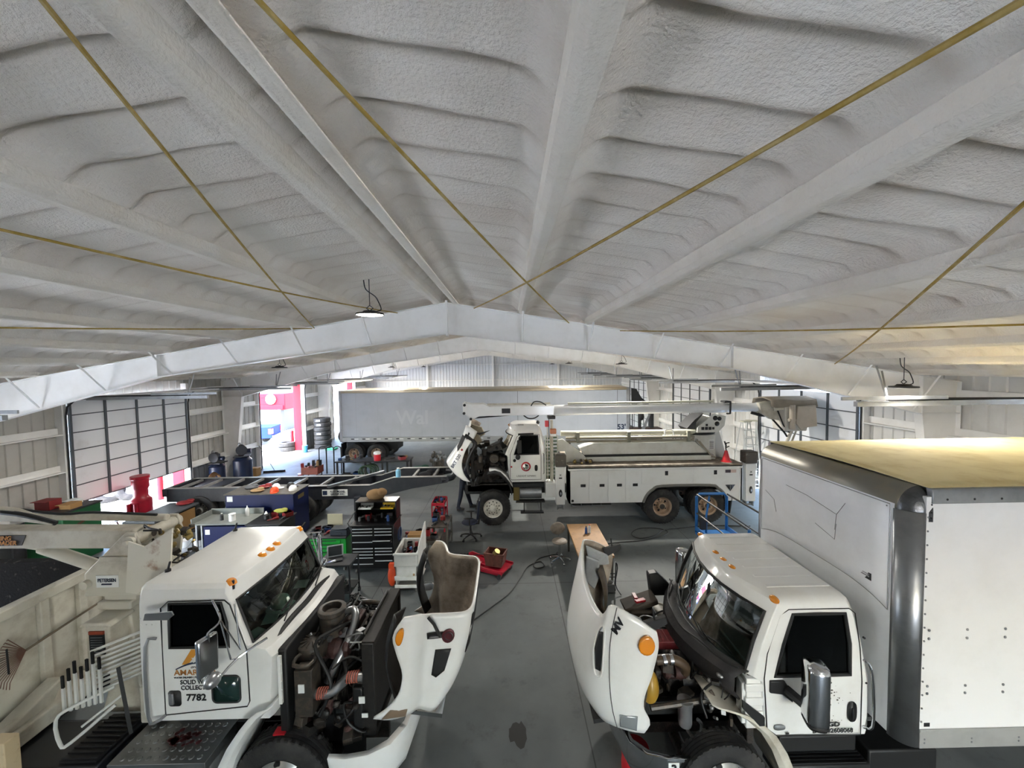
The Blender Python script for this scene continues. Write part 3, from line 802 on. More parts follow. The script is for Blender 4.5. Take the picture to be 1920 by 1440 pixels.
# door outline, lower vision window, handle, grab bar
def rrect(x0,x1,z0,z1,r,y,n=4):
    P = []
    for cx,cz,a0 in ((x1-r,z0+r,-90),(x1-r,z1-r,0),(x0+r,z1-r,90),(x0+r,z0+r,180)):
        for k in range(n+1):
            a = math.radians(a0+90*k/n); P.append((cx+r*math.cos(a),y,cz+r*math.sin(a)))
    return P
b = K.mb(); b.tube([(-3.88,ys-0.004,1.36),(-2.97,ys-0.004,1.44),(-2.94,ys-0.004,1.5),(-2.95,ys-0.004,2.1),(-3.12,ys+0.01,2.6),(-3.18,ys+0.015,2.65),(-3.8,ys+0.012,2.65),(-3.88,ys+0.006,2.58)],0.007,seg=5,closed=True); K.P(b,'door_seam',MATS['black'])
b = K.mb(); b.add(rrect(-3.34,-3.05,1.5,1.79,0.045,ys-0.006),[tuple(range(20))]); K.P(b,'lower_window',mat('lowglass','#1f3431',0.1),solid=0.006)
b = K.mb(); b.tube(rrect(-3.35,-3.04,1.49,1.8,0.05,ys-0.004),0.01,seg=5,closed=True); K.P(b,'gasket',MATS['black'])
b = K.mb(); b.add(rrect(-3.84,-3.7,1.46,1.64,0.03,ys-0.006),[tuple(range(20))]); hd = K.P(b,'door_handle',MATS['black'],solid=0.008)
b = K.mb(); b.bb(-3.82,-3.77,ys-0.03,ys-0.005,1.49,1.62); K.P(b,'latch',MATS['galv'],hd,bevel=0.006)
b = K.mb(); b.tube([(-3.94,ys,2.24),(-4.0,ys-0.07,2.2),(-4.01,ys-0.07,1.4),(-3.93,ys-0.06,1.34),(-3.88,ys,1.36)],0.016,seg=8,smooth=3); K.P(b,'grab_bar',MATS['alu'])
b = K.mb(); b.tube([(-3.9,yc+0.87,2.24),(-3.95,yc+0.94,2.2),(-3.96,yc+0.94,1.4),(-3.88,yc+0.87,1.36)],0.016,seg=8,smooth=3); K.P(b,'grab_bar',MATS['alu'])
b = K.mb()
for zz in (2.4,2.47):
    for xx in (-4.1,-4.04,-3.98): b.ell((xx,ys-0.002,zz),(0.02,0.012,0.02),seg=8,rings=4)
K.P(b,'rivet',MATS['truck_white'],split=True)
# visor over window, roof lights, mirror gear
b = K.mb(); b.prism([(-3.9,2.62),(-3.62,2.64),(-3.6,2.6),(-3.66,2.55),(-3.92,2.55)],'y',ys-0.16,ys-0.145); K.P(b,'window_visor',MATS['alu'])
ML = K.mb()
for k,(xx,yy) in enumerate(((-3.13,4.42),(-3.13,4.99),(-3.12,5.15),(-3.13,5.31),(-3.13,5.88))):
    z = 2.795 if 4.6 < yy < 5.7 else 2.77
    b = K.mb(); b.lathe([(0.062,0),(0.058,0.015),(0.052,0.036),(0.035,0.054),(0,0.058)],(xx-0.06,yy,z),'z',seg=16)
    K.P(b,'marker_light',MATS['amber'])
def mirrorK(sg):
    y = yc+sg*0.87; yo = y+sg*0.34
    b = K.mb()
    b.tube([(-3.3,y,2.66),(-3.06,yo-sg*0.12,2.58),(-3.1,yo,2.52),(-3.1,yo,2.44)],0.012,seg=8,smooth=4)
    b.tube([(-3.1,yo,2.5),(-3.1,yo,2.1),(-3.06,yo,2.0),(-2.96,y+sg*0.14,2.1),(-2.72,y,2.22)],0.013,seg=8,smooth=3)
    b.tube([(-3.06,yo-sg*0.12,2.58),(-2.98,y+sg*0.06,2.14),(-3.06,y,2.62)],0.009,seg=6)
    b.tube([(-3.06,yo-sg*0.12,2.58),(-3.0,y+sg*0.18,2.12),(-2.96,y+sg*0.14,2.1)],0.009,seg=6)
    a = K.P(b,'mirror_arm',MATS['chrome'])
    b = K.mb(); b.push(Matrix.Translation((-3.12,yo,2.29)) @ Matrix.Rotation(sg*0.35,4,'Z')); b.bb(-0.03,0.03,-0.1,0.1,-0.2,0.2); b.pop(); K.P(b,'mirror',MATS['chrome'],a,bevel=0.02)
    b = K.mb(); b.ell((-3.08,yo,2.02),(0.14,0.18,0.14)); K.P(b,'convex_mirror',MATS['alu'],a)
    return a
mirrorK(-1); mirrorK(1)
b = K.mb()
for yy in (4.6,5.75): b.cyl((-4.05,yy,2.83),(-4.05,yy,2.86),0.03); b.cyl((-4.05,yy,2.86),(-4.02,yy,2.95),0.012)
b.cyl((-3.15,4.4,2.72),(-3.15,4.4,2.82),0.014); b.cyl((-3.2,5.9,2.75),(-3.1,5.9,2.88),0.012)
K.P(b,'antenna_mount',MATS['black'],split=True)
# lettering on the door
ys2 = ys-0.006
logo = K.mb(); ax, az = -3.53, 2.0
logo.add([(ax-0.14,ys2,az-0.06),(ax-0.03,ys2,az+0.11),(ax+0.05,ys2,az+0.11),(ax+0.10,ys2,az-0.06),(ax+0.04,ys2,az-0.06),(ax+0.015,ys2,az+0.045),(ax-0.07,ys2,az-0.06)],[(0,1,6),(1,2,5,6),(2,3,4,5)])
lg = K.P(logo,'door_logo',mat('logo_orange','#c98a32',0.5),smooth=False)
b = K.mb(); b.add([(ax+0.02+0.055*math.cos(PI/2+k*PI/5)*(1 if k%2==0 else 0.4),ys2-0.003,az-0.0+0.055*math.sin(PI/2+k*PI/5)*(1 if k%2==0 else 0.4)) for k in range(10)],[tuple(range(10))]); K.P(b,'logo_star',MATS['white_plain'],lg,smooth=False)
b = K.mb(); b.grid([[(ax-0.21+0.36*t,ys2-0.001,az-0.12+0.07*math.sin(PI*t*0.7)) for t in [i/8 for i in range(9)]],[(ax-0.21+0.36*t,ys2-0.001,az-0.12+0.085*math.sin(PI*t*0.75)+0.012*(1-t)) for t in [i/8 for i in range(9)]]]); K.P(b,'logo_swoosh',MATS['text_navy'],lg)
K.text('CITY OF',0.028,(-3.52,ys2,1.905),MATS['text_black'])
K.text('AMARILLO',0.088,(-3.53,ys2,1.845),mat('logo_rust','#b5793a',0.5),bold=0.008,sx=1.1)
K.text('WATER DELIVERY | PROJECT TEAM',0.026,(-3.56,ys2,1.79),MATS['text_black'])
K.text('SOLID WASTE',0.07,(-3.5,ys2,1.735),MATS['text_black'],bold=0.01,sx=0.9)
K.text('COLLECTION',0.07,(-3.5,ys2,1.67),MATS['text_black'],bold=0.01,sx=0.9)
K.text('7782',0.105,(-3.53,ys2,1.555),MATS['text_black'],bold=0.025,sx=1.05)
# windshield contents: hard hat on dash, papers
hat = tag(None or (lambda b: b)(None) or bpy.data.objects.new('hard_hat', None),'pale full brim hard hat resting on the dashboard of the truck marked 7782','hard hat') if False else None
H = thing('hard_hat','pale full brim hard hat on the dashboard behind the windshield marked truck 7782','hard hat',(-2.99,5.02,2.12))
b = MB(); b.lathe([(0.0,0.16),(0.05,0.155),(0.09,0.13),(0.115,0.08),(0.12,0.03),(0.12,0.02),(0.175,0.0),(0.17,-0.008),(0.11,0.008),(0,0.01)],seg=24); b.build('shell',mat('hatgreen','#dfeee2',0.35),H)
b = MB(); b.tube([(0.12*math.cos(t*PI/12),0.12*math.sin(t*PI/12),0.03) for t in range(24)],0.006,seg=5,closed=True); b.build('band',MATS['greycloth'],H)
for i,(x,y,z,a) in enumerate(((-2.98,4.78,2.12,0.3),(-3.0,4.48,2.125,-0.4),(-3.0,5.55,2.12,0.2))):
    b = MB(); b.box((0,0,0.004),(0.16,0.22,0.006)); o = b.build('paper',MATS['paper'],smooth=False); o.location = (x,y,z); o.rotation_euler = (0,0,a)
    tag(o,['sheet of paper beside the hard hat on the dashboard of truck 7782','sheet of paper in the near corner of the dashboard of truck 7782','sheet of paper on the far side of the dashboard of truck 7782'][i],'paper')
# cowl, firewall, hood hinge strips
b = K.mb(); b.tube([(-2.72,ys+0.06,2.04),(-2.74,yc-0.4,2.1),(-2.72,yc,2.11),(-2.74,yc+0.4,2.1),(-2.72,yc+0.82,2.04)],0.035,seg=8,smooth=4); K.P(b,'cowl_seal',MATS['black'])
b = K.mb(); b.bb(-2.66,-2.56,yc-0.8,yc+0.8,1.0,2.03); K.P(b,'firewall',MATS['black'],bevel=0.02)
b = K.mb(); b.bb(-2.62,-2.585,ys+0.0,ys+0.03,1.45,2.0)
for k in range(5): b.cyl((-2.58,ys-0.004,1.52+k*0.1),(-2.58,ys+0.002,1.52+k*0.1),0.008,seg=8)
K.P(b,'hinge_strip',MATS['truck_white'],smooth=False)
for t,y in ((0,4.72),(1,5.5)):
    b = K.mb(); b.tube([(-2.78,y,2.13),(-2.86,y+0.35,2.2)],0.008); b.box((-2.86,y+0.3,2.22),(0.015,0.5,0.02),rz=0.1); K.P(b,'wiper',MATS['black'])
# hood (tipped forward)
Kc = [
 (0.0,[(-0.44,2.33),(-0.47,2.1),(-0.55,1.75),(-0.68,1.4),(-0.86,1.12)]),
 (0.34,[(-0.44,2.335),(-0.47,2.1),(-0.55,1.75),(-0.68,1.4),(-0.86,1.12)]),
 (0.56,[(-0.455,2.34),(-0.48,2.1),(-0.57,1.75),(-0.71,1.4),(-0.89,1.13)]),
 (0.68,[(-0.53,2.345),(-0.56,2.1),(-0.66,1.75),(-0.80,1.4),(-0.95,1.16)]),
 (0.715,[(-0.70,2.35),(-0.73,2.1),(-0.81,1.75),(-0.91,1.4),(-1.02,1.2)]),
 (0.75,[(-0.92,2.37),(-0.95,2.1),(-1.0,1.75),(-1.04,1.4),(-1.1,1.25)]),
 (0.86,[(-0.99,2.44),(-1.03,2.1),(-1.08,1.75),(-1.11,1.45),(-1.18,1.28)]),
 (0.94,[(-1.07,2.47),(-1.13,2.15),(-1.14,1.8),(-1.2,1.5),(-1.36,1.3)]),
 (0.965,[(-1.17,2.47),(-1.30,2.28),(-1.27,2.08),(-1.21,1.85),(-1.25,1.62),(-1.38,1.45),(-1.54,1.34)])]
HK = Hood(K, yc, Kc, n=22)
def ccl(cu,cv,ru,rv,n=16): return [(cu+ru*math.cos(2*PI*k/n), cv+rv*math.sin(2*PI*k/n)) for k in range(n)]
HK.patch([(0.215,0.36),(0.27,0.34),(0.265,0.56),(0.235,0.64),(0.215,0.62)], MATS['black'], 'side_vent')
HK.patch([(0.17,0.19),(0.235,0.17),(0.24,0.23),(0.175,0.25)], mat('emblem_dark','#2c2a2b',0.3,metal=0.5), 'emblem_bars', off=0.008)
em = HK.patch(ccl(0.25,0.21,0.022,0.07), mat('emblem_maroon','#5a2a30',0.3,metal=0.3), 'emblem', off=0.012)
b = K.mb(); p = Vector(HK.at(0.25,0.21,0.02)); b.tube([tuple(p+Vector((0.045*math.cos(t*PI/10),0,0.045*math.sin(t*PI/10)))) for t in range(20)],0.005,seg=5,closed=True); K.P(b,'emblem_ring',MATS['chrome'],em)
HK.patch([(0.36,0.06),(0.64,0.06),(0.64,0.42),(0.36,0.42)], MATS['black'], 'air_intake_grille', off=0.01)
HK.patch(ccl(0.026,0.17,0.013,0.075), MATS['amber'], 'turn_signal', off=0.02, thick=0.03)
HK.patch([(0.02,0.86),(0.1,0.9),(0.11,0.985),(0.03,0.985)], mat('lamp_brown','#7c6a57',0.5), 'headlight_pocket', off=0.008)
b = K.mb(); p = Vector(HK.at(0.16,0.02,0.02)); b.tube([tuple(p),tuple(p+Vector((0.07,-0.03,-0.06))),tuple(p+Vector((0.14,-0.04,-0.2)))],0.018,seg=8); K.P(b,'hood_latch',MATS['black'],HK.o)
# inner fender liners (dark), grille under the nose
for sg in (1,-1):
    b = K.mb()
    rows = []
    for i in range(9):
        t = i/8; x = -1.22-0.12*math.sin(PI*t); z = 2.4-1.0*t
        rows.append([(x-0.02,yc+sg*0.62,z-0.02),(x-0.10,yc+sg*0.78,z),(x-0.04,yc+sg*0.92,z+0.02)])
    b.grid(rows); K.P(b,'fender_liner',MATS['black'],HK.o,solid=0.015)
b = K.mb(); b.box((-1.05,yc,1.1),(0.42,1.3,0.05),ry=0.15)
for k in range(11): b.box((-1.05,yc-0.6+k*0.12,1.07),(0.4,0.02,0.04),ry=0.15)
K.P(b,'grille',MATS['chrome'],HK.o)
for sg in (-1,1):
    b = K.mb(); b.tube([(-1.15,yc+sg*0.6,1.2),(-1.5,yc+sg*0.55,0.95)],0.02); K.P(b,'hood_hinge',MATS['dark_steel'],HK.o)
# bumper wrap
b = K.mb(); P = []
rows = []
for y0,x0 in ((yc-0.99,-2.05),(yc-1.0,-1.85),(yc-0.96,-1.62),(yc-0.84,-1.40),(yc-0.6,-1.27),(yc,-1.22),(yc+0.6,-1.27),(yc+0.84,-1.40),(yc+0.96,-1.62),(yc+1.0,-1.85),(yc+0.99,-2.05)):
    rows.append([(x0-0.05 if abs(y0-yc)<0.9 else x0,y0+(0.05 if y0<yc else -0.05),0.93),(x0,y0,0.92),(x0+0.02,y0,0.80),(x0,y0,0.58),(x0-0.03,y0,0.5)])
b.grid(rows); K.P(b,'bumper',MATS['truck_white'],solid=0.03)
# fender extension behind wheel
for sg in (-1,1):
    b = K.mb(); rows = []
    for (x,z) in ((-2.66,1.5),(-2.76,1.42),(-2.86,1.3),(-3.0,1.1),(-3.1,0.9),(-3.16,0.7),(-3.18,0.5)):
        rows.append([(x+0.05,yc+sg*0.55,z+0.01),(x+0.02,yc+sg*0.75,z+0.02),(x,yc+sg*0.93,z),(x-0.05,yc+sg*0.97,z-0.02),(x-0.14,yc+sg*0.975,z-0.04)])
    b.grid(rows); K.P(b,'rear_fender_flare',[MATS['truck_white'],MATS['hood_inner']],solid=0.02,smat=0)
# steps / tank
b = K.mb(); b.bb(-4.45,-3.42,yc-0.95,yc-0.42,0.3,0.86); tk = K.P(b,'battery_box',mat('tank_alu','#a9aaa8',0.4,metal=0.5,dirt='#6b6863',damt=0.4),bevel=0.02)
b = K.mb(); b.bb(-4.47,-3.40,yc-0.97,yc-0.40,0.78,0.885)
b.mi = 0
for i in range(10):
    for j in range(5): b.cyl((-4.36+i*0.095,yc-0.9+j*0.1,0.885),(-4.36+i*0.095,yc-0.9+j*0.1,0.893),0.03,0.022,seg=10)
K.P(b,'step_plate',MATS['alu'],tk,bevel=0.004)
b = K.mb()
for k in range(40):
    rr = random.Random(k); px_, py_ = -3.85+rr.gauss(0,0.09), yc-0.68+rr.gauss(0,0.045); b.cyl((px_,py_,0.8935),(px_,py_,0.8965),0.012+0.018*rr.random(),seg=7)
K.P(b,'paint_spot',mat('dried_red','#4a1518',0.5),tk,split=True)
wheel(K, (-2.62,4.36,0.53), 0.53, 0.29, -1, 'steel'); wheel(K, (-2.62,5.94,0.53), 0.53, 0.29, 1, 'steel')
b = K.mb(); b.box((-2.66,4.36,1.062),(0.13,0.1,0.02)); K.P(b,'rag',MATS['redbright'])
engine(K, -2.6, -1.75, yc, 0.85, 1.95, 11)
radiator(K, -1.68, yc-0.12, 0.56, 0.9, 2.0, 1)
# big air cleaner, intake pipes
b = K.mb(); b.lathe([(0.0,-0.2),(0.13,-0.2),(0.15,-0.12),(0.15,0.12),(0.17,0.14),(0.17,0.19),(0.115,0.2),(0.1,0.12),(0,0.1)],(-2.3,4.95,1.95),'z',seg=28); b.lathe([(0,-0.1),(0.17,-0.1),(0.18,0.0),(0.17,0.06),(0.05,0.09),(0,0.1)],(-2.45,4.72,1.8),'z',seg=28)
for k in range(12): b.box((-2.45+0.1*math.cos(k*PI/6),4.72+0.1*math.sin(k*PI/6),1.885),(0.1,0.012,0.02),rz=k*PI/6)
b.bb(-2.5,-2.3,4.38,4.6,1.2,1.75)
K.P(b,'air_cleaner',MATS['grease2'],bevel=0.006)
b = K.mb(); b.tube(rrect(-2.56,-2.34,0,0.12,0.04,0)[:0]+[(-2.52,4.42,1.79),(-2.34,4.42,1.79),(-2.34,4.56,1.81),(-2.52,4.56,1.81)],0.022,seg=8,closed=True,smooth=3); K.P(b,'intake_mouth',MATS['grease2'])
b = K.mb(); b.tube([(-2.2,5.08,1.97),(-2.08,5.08,2.02),(-2.02,4.98,1.95),(-2.05,4.85,1.8),(-2.15,4.7,1.6),(-2.25,4.65,1.4)],0.05,seg=14,smooth=5); K.P(b,'intake_pipe',MATS['alu'])
b = K.mb(); b.tube([(-2.3,4.45,1.42),(-2.12,4.42,1.45),(-2.0,4.46,1.52),(-1.9,4.46,1.6),(-1.74,4.46,1.6)],0.05,seg=14,smooth=4); K.P(b,'charge_pipe',MATS['alu'])
b = K.mb()
for c,dx in (((-2.2,4.435,1.435),1),((-1.86,4.46,1.6),1)):
    for k in range(5): b.cyl((c[0]-0.06+k*0.028,c[1],c[2]+k*0.003),(c[0]-0.045+k*0.028,c[1],c[2]+k*0.003),0.062,seg=16)
K.P(b,'hose_coupling',mat('siliconered','#9c5242',0.6),split=True)
b = K.mb(); b.tube([(-1.8,5.4,1.9),(-2.0,5.45,1.9),(-2.2,5.6,1.8),(-2.4,5.7,1.7)],0.035,seg=10,smooth=4); K.P(b,'coolant_hose',MATS['grease2'])
b = K.mb(); b.bb(-2.42,-2.41,4.37,4.38,1.5,1.58); b.bb(-2.45,-2.38,4.365,4.375,1.5,1.6); b.bb(-1.78,-1.71,4.4,4.41,1.33,1.41); b.bb(-1.75,-1.68,4.4,4.41,1.16,1.21)
K.P(b,'warning_sticker',MATS['paper'],smooth=False,split=True)
b = K.mb(); b.bb(-2.3,-1.8,4.62,4.66,0.5,1.0); b.bb(-1.86,-1.74,4.42,4.6,1.0,1.5); K.P(b,'splash_panel',MATS['black'],bevel=0.02,split=True)
clutter(K,(-2.5,-1.8,4.4,4.75,0.9,1.45),44,52,[MATS['grime_black'],MATS['grease'],MATS['grease2'],MATS['castiron']],0.04,0.14)
clutter(K,(-2.5,-1.75,4.8,5.8,1.5,1.9),50,53,[MATS['grime_black'],MATS['grease2'],MATS['alu']],0.03,0.12)
hoses(K,(-2.5,-1.7,4.4,5.7,1.0,1.95),16,54,MATS['black'],0.008,0.022)
hoses(K,(-2.5,-1.7,4.6,5.7,1.5,2.0),5,55,MATS['galv'],0.008,0.014,name='fuel_line')
# ---- rear of the truck: chassis, loader, body
b = K.mb()
for sy in (-0.42,0.42): b.bb(-9.5,-2.6,yc+sy-0.04,yc+sy+0.04,0.62,0.88)
K.P(b,'frame_rail',MATS['black'],smooth=False,split=True)
wheel(K, (-7.0,4.42,0.52), 0.52,0.28,-1,'steel',dual=True); wheel(K, (-7.0,5.88,0.52), 0.52,0.28,1,'steel',dual=True)
b = K.mb(); b.bb(-5.75,-4.55,4.15,4.75,0.25,0.9); K.P(b,'toolbox',mat('box_black','#1a1c20',0.4),bevel=0.02)
b = K.mb(); b.bb(-5.0,-4.6,4.2,4.8,0.9,0.925)
for i in range(9):
    b.bb(-5.0,-4.6,4.22+i*0.065,4.235+i*0.065,0.925,0.94)
K.P(b,'step_grating',MATS['dark_steel'],smooth=False)
b = K.mb(); b.lathe([(0.0,-0.35),(0.28,-0.35),(0.3,-0.3),(0.3,0.3),(0.28,0.35),(0,0.35)],(-4.75,4.5,0.55),'x',seg=24); K.P(b,'air_tank',mat('tank_navy','#141a2c',0.3),bevel=0.01)
b = K.mb()
for xx in (-4.9,-4.6): b.tube([(xx,4.5+0.31*math.cos(t*PI/10),0.55+0.31*math.sin(t*PI/10)) for t in range(20)],0.012,seg=5,closed=True)
K.P(b,'tank_strap',MATS['galv'],split=True)
# pedestal & turret
K.o = Matrix.Translation((0.37,0,0)) @ K.o; K.off = K.off+Vector((0.37,0,0))
LW_ = 'truck_cream'
b = K.mb(); b.prism([(-5.62,0.85),(-5.0,0.85),(-5.12,1.25),(-5.2,2.3),(-5.5,2.3),(-5.5,1.25)],'y',4.9,5.4); b.bb(-5.56,-5.14,4.86,5.44,2.22,2.32); ped = K.P(b,'pedestal',MATS[LW_],bevel=0.02)
b = K.mb(); b.bb(-5.5,-5.22,4.66,4.92,1.55,2.15); b.prism([(-5.55,2.15),(-5.15,2.15),(-5.2,2.2),(-5.5,2.2)],'y',4.62,4.95); K.P(b,'control_housing',MATS[LW_],ped,bevel=0.02)
b = K.mb(); b.bb(-5.45,-5.27,4.65,4.66,1.8,2.05); K.P(b,'warning_plate',MATS['text_black'],ped,smooth=False)
b = K.mb(); b.bb(-5.45,-5.27,4.645,4.662,2.05,2.09); K.P(b,'warning_header',mat('rustred','#8d3a22',0.6),ped,smooth=False)
b = K.mb()
for k in range(7): b.bb(-5.43,-5.29,4.645,4.65,1.83+k*0.03,1.835+k*0.03)
K.P(b,'warning_print',MATS['galv'],ped,smooth=False)
b = K.mb(); b.bb(-5.65,-4.95,4.82,5.48,2.42,2.47); b.bb(-5.5,-5.1,4.9,5.4,2.32,2.42); K.P(b,'turntable',MATS[LW_],bevel=0.01)
tp = [(-5.62,2.47),(-5.0,2.47),(-4.92,3.0),(-4.98,3.22),(-5.1,3.22),(-5.62,2.72)]
b = K.mb(); b.prism(tp,'y',4.80,4.84); b.prism(tp,'y',5.42,5.46); b.prism([(-5.58,2.5),(-5.0,2.5),(-5.0,2.8),(-5.5,2.8)],'y',4.84,5.42); tur = K.P(b,'turret',MATS[LW_],bevel=0.008)
b = K.mb(); b.cyl((-5.03,4.76,3.12),(-5.03,5.5,3.12),0.07,seg=20); b.cyl((-5.03,4.72,3.12),(-5.03,4.77,3.12),0.03,seg=8); b.cyl((-5.58,4.74,2.6),(-5.58,5.5,2.6),0.05,seg=16); K.P(b,'pivot_pin',MATS[LW_],tur,split=True)
b = K.mb(); b.prism([(-4.98,3.15),(-4.8,3.08),(-4.45,3.3),(-4.5,2.78),(-4.92,2.5),(-5.05,2.52)],'y',4.72,4.74); K.P(b,'valve_guard',mat('cream_rust','#d3cfc2',0.5,dirt='#8a5a34',damt=0.7,dscale=4,dsharp=(0.6,0.72)),tur,smooth=False)
b = K.mb(); b.bb(-5.4,-5.02,4.77,4.80,2.88,2.94); K.P(b,'brace_bar',MATS[LW_],tur,bevel=0.006)
clutter(K, (-4.95,-4.55,4.95,5.3,2.75,3.15), 24, 5, [MATS['grease2'],MATS['brassy']], 0.03,0.09, name='valve_bank')
hoses(K, (-5.1,-4.55,4.85,5.4,2.6,3.2), 7, 9, MATS['black'], 0.01,0.014)
b = K.mb(); b.bb(-5.47,-5.2,4.79,4.797,2.55,2.7); st = K.P(b,'maker_plate',MATS['paper'],tur,smooth=False)
K.text('PETERSEN',0.062,(-5.335,4.785,2.64),MATS['text_navy'],bold=0.012,sx=0.82,parent=st)
b = K.mb(); b.bb(-5.4,-5.28,4.78,4.79,2.585,2.6); K.P(b,'plate_rule',MATS['text_navy'],st,smooth=False)
# boom
b = K.mb(); b.prism([(-5.0,3.05),(-5.15,3.2),(-8.6,3.26),(-8.6,3.02),(-5.4,2.96),(-5.15,2.95)],'y',4.95,5.15); b.tube([(-5.0,5.3,3.22),(-8.4,5.3,3.32)],0.05,seg=12); bm_ = K.P(b,'main_boom',MATS[LW_],bevel=0.015)
b = K.mb(); b.tube([(-5.55,5.05,2.63),(-6.4,5.05,2.95)],0.075,seg=12); b.tube([(-6.4,5.05,2.95),(-7.0,5.05,3.05)],0.04,seg=10); K.P(b,'lift_cylinder',MATS[LW_],bm_)
b = K.mb(); b.tube([(-5.1,5.25,3.28),(-5.9,5.22,3.34),(-6.3,5.18,3.34),(-7,5.2,3.42),(-8,5.2,3.5)],0.018,seg=6,smooth=3); b.tube([(-6.1,4.96,3.3),(-6.5,4.9,3.45),(-7.2,4.95,3.5)],0.03,seg=6,smooth=4); K.P(b,'boom_hose',MATS['black'],bm_)
b = K.mb(); b.prism([(-6.1,3.3),(-6.6,3.5),(-8.5,3.7),(-8.5,3.45),(-6.4,3.34)],'y',4.9,5.0); K.P(b,'outer_boom',MATS[LW_],bm_,bevel=0.01)
b = K.mb(); pl = [(-6.47,3.16),(-7.15,3.17),(-7.23,3.1),(-7.05,3.03),(-6.53,3.03)]; b.prism(pl,'y',4.94,4.95); dk = K.P(b,'boom_decal',mat('decal_black','#221a14',0.5),bm_,smooth=False)
K.text('LIGHTNING',0.075,(-6.85,4.935,3.125),mat('decal_orange','#b9782e',0.5),bold=0.03,parent=dk,shear=0.2)
K.text('LOADER',0.075,(-6.73,4.935,3.065),mat('decal_orange'),bold=0.03,parent=dk,shear=0.2)
K.o = Matrix.Translation((-0.37,0,0)) @ K.o; K.off = K.off-Vector((0.37,0,0))
# dump body: headboard, side rails, dark interior
b = K.mb(); b.bb(-6.06,-6.0,4.1,5.8,0.95,2.4); b.bb(-6.08,-5.94,4.05,5.83,2.3,2.42); b.bb(-6.08,-5.92,4.05,5.83,0.9,1.02)
for yy in (4.1,4.35,4.95,5.4,5.75): b.bb(-6.0,-5.93,yy-0.05,yy+0.05,1.0,2.32)
hb = K.P(b,'headboard',MATS[LW_],bevel=0.01)
b = K.mb(); b.bb(-10,-6.06,5.78,5.84,0.95,2.4); b.bb(-10,-6.06,5.75,5.88,2.32,2.42); K.P(b,'body_side',[mat('bodyinside','#1b191a',0.95,spec=0.1,dirt='#75706a',damt=0.7,dscale=6,dsharp=(0.6,0.75),bump=0.3,bscale=30)],smooth=False)
b = K.mb(); b.bb(-10,-6.06,4.09,4.15,0.95,2.4); b.bb(-10,-6.06,4.05,4.18,2.32,2.42); K.P(b,'body_side',MATS[LW_],smooth=False)
b = K.mb(); b.bb(-10,-6.06,4.15,5.78,0.92,1.0); b.bb(-6.075,-6.062,4.15,5.78,1.0,2.3); K.P(b,'body_floor',mat('bodyinside'),smooth=False)
b = K.mb(); b.prism([(4.1,1.0),(4.72,1.0),(4.9,1.3),(4.9,1.35),(4.1,1.1)],'x',-5.9,-5.7); b.bb(-5.98,-5.62,4.3,5.3,0.93,1.12); K.P(b,'subframe_beam',MATS[LW_],bevel=0.02)
b = K.mb(); b.bb(-5.5,-5.3,3.98,4.12,0.3,1.35); K.P(b,'outrigger_leg',mat('cream_rusty','#cdb995',0.6,dirt='#8d5a2e',damt=0.8,dscale=5,dsharp=(0.5,0.7)),bevel=0.01)
# ladder of slats, white rack rods, tube handrail
b = K.mb()
for k in range(9): z = 1.35+k*0.055; b.tube([(-4.9,4.5,z+0.1),(-4.35,5.05,z+0.12)],0.016,seg=5)
b.tube([(-4.9,4.5,1.4),(-4.9,4.5,1.95),(-4.35,5.05,2.0),(-4.35,5.05,1.42)],0.02,seg=6)
K.P(b,'slatted_guard',mat('rack_white','#cfd0cb',0.5))
b = K.mb(); b2 = K.mb()
for k in range(7):
    x = -5.02+k*0.048; y = 4.3+k*0.02; z = 1.68+0.05*(k%3)+0.02*k
    b.bb(x-0.014,x+0.014,y-0.01,y+0.01,1.4,z); b2.bb(x-0.013,x+0.013,y-0.009,y+0.009,z,z+0.14)
K.P(b,'lever_rod',mat('rack_white'),split=True); K.P(b2,'lever_grip',MATS['black'],split=True)
b = K.mb(); b.tube([(-4.66,4.5,1.52),(-4.93,4.3,1.46),(-5.03,4.22,1.38),(-5.0,4.22,1.1),(-4.93,4.26,1.08),(-4.66,4.5,1.3)],0.018,seg=8,smooth=3)
b.tube([(-4.62,4.55,1.38),(-4.9,4.35,1.18)],0.014,seg=8); K.P(b,'handrail',mat('rack_white'))
b = K.mb(); b.tube([(-4.6,4.5,1.75),(-4.5,4.5,0.95)],0.025,seg=4); K.P(b,'post',MATS['black'])
b = K.mb(); b.bb(-4.5,-4.28,4.62,4.95,0.95,1.4); K.P(b,'hydraulic_tank',MATS[LW_],bevel=0.02)
b = K.mb(); b.bb(-4.42,-4.2,4.9,5.9,0.9,2.1); b.bb(-4.9,-4.45,4.95,5.9,0.9,1.3); K.P(b,'rear_cooler',MATS['grime_black'],bevel=0.02,split=True)
# leaf rake hung on the headboard
rk = thing('leaf_rake','rusty fan leaf rake with a long handle on the headboard of the loader truck','rake',(-5.9,4.7,1.84))
b = MB()
for k in range(19):
    a = math.radians(-150-60+k*6.4*1.0); a = PI+math.radians(-55+k*6)
    b.tube([(0,0,0),(0.03,0.32*math.cos(a),0.32*math.sin(a)-0.0),(0.05,0.36*math.cos(a),0.36*math.sin(a)-0.03)],0.005,seg=4)
for o in b.v: pass
b.build('tines',mat('rusty_wire','#6b4a3c',0.6),rk)
b = MB(); b.tube([(0,0,0),(0.02,0.9,0.08)],0.014,seg=8); b.build('handle',mat('woodgrey','#6b6050',0.8),rk)
b = MB(); b.tube([(0.035,-0.2,-0.14),(0.03,-0.2,0.16)],0.01,seg=6); b.build('spreader',MATS['black'],rk)
# ================= box truck, front right, facing -X =================
T = Rig('box_truck', 'white box truck with tan box roof and tipped hood, facing left in the right foreground', 'truck', 5.0, 5.18)
yc = 5.18
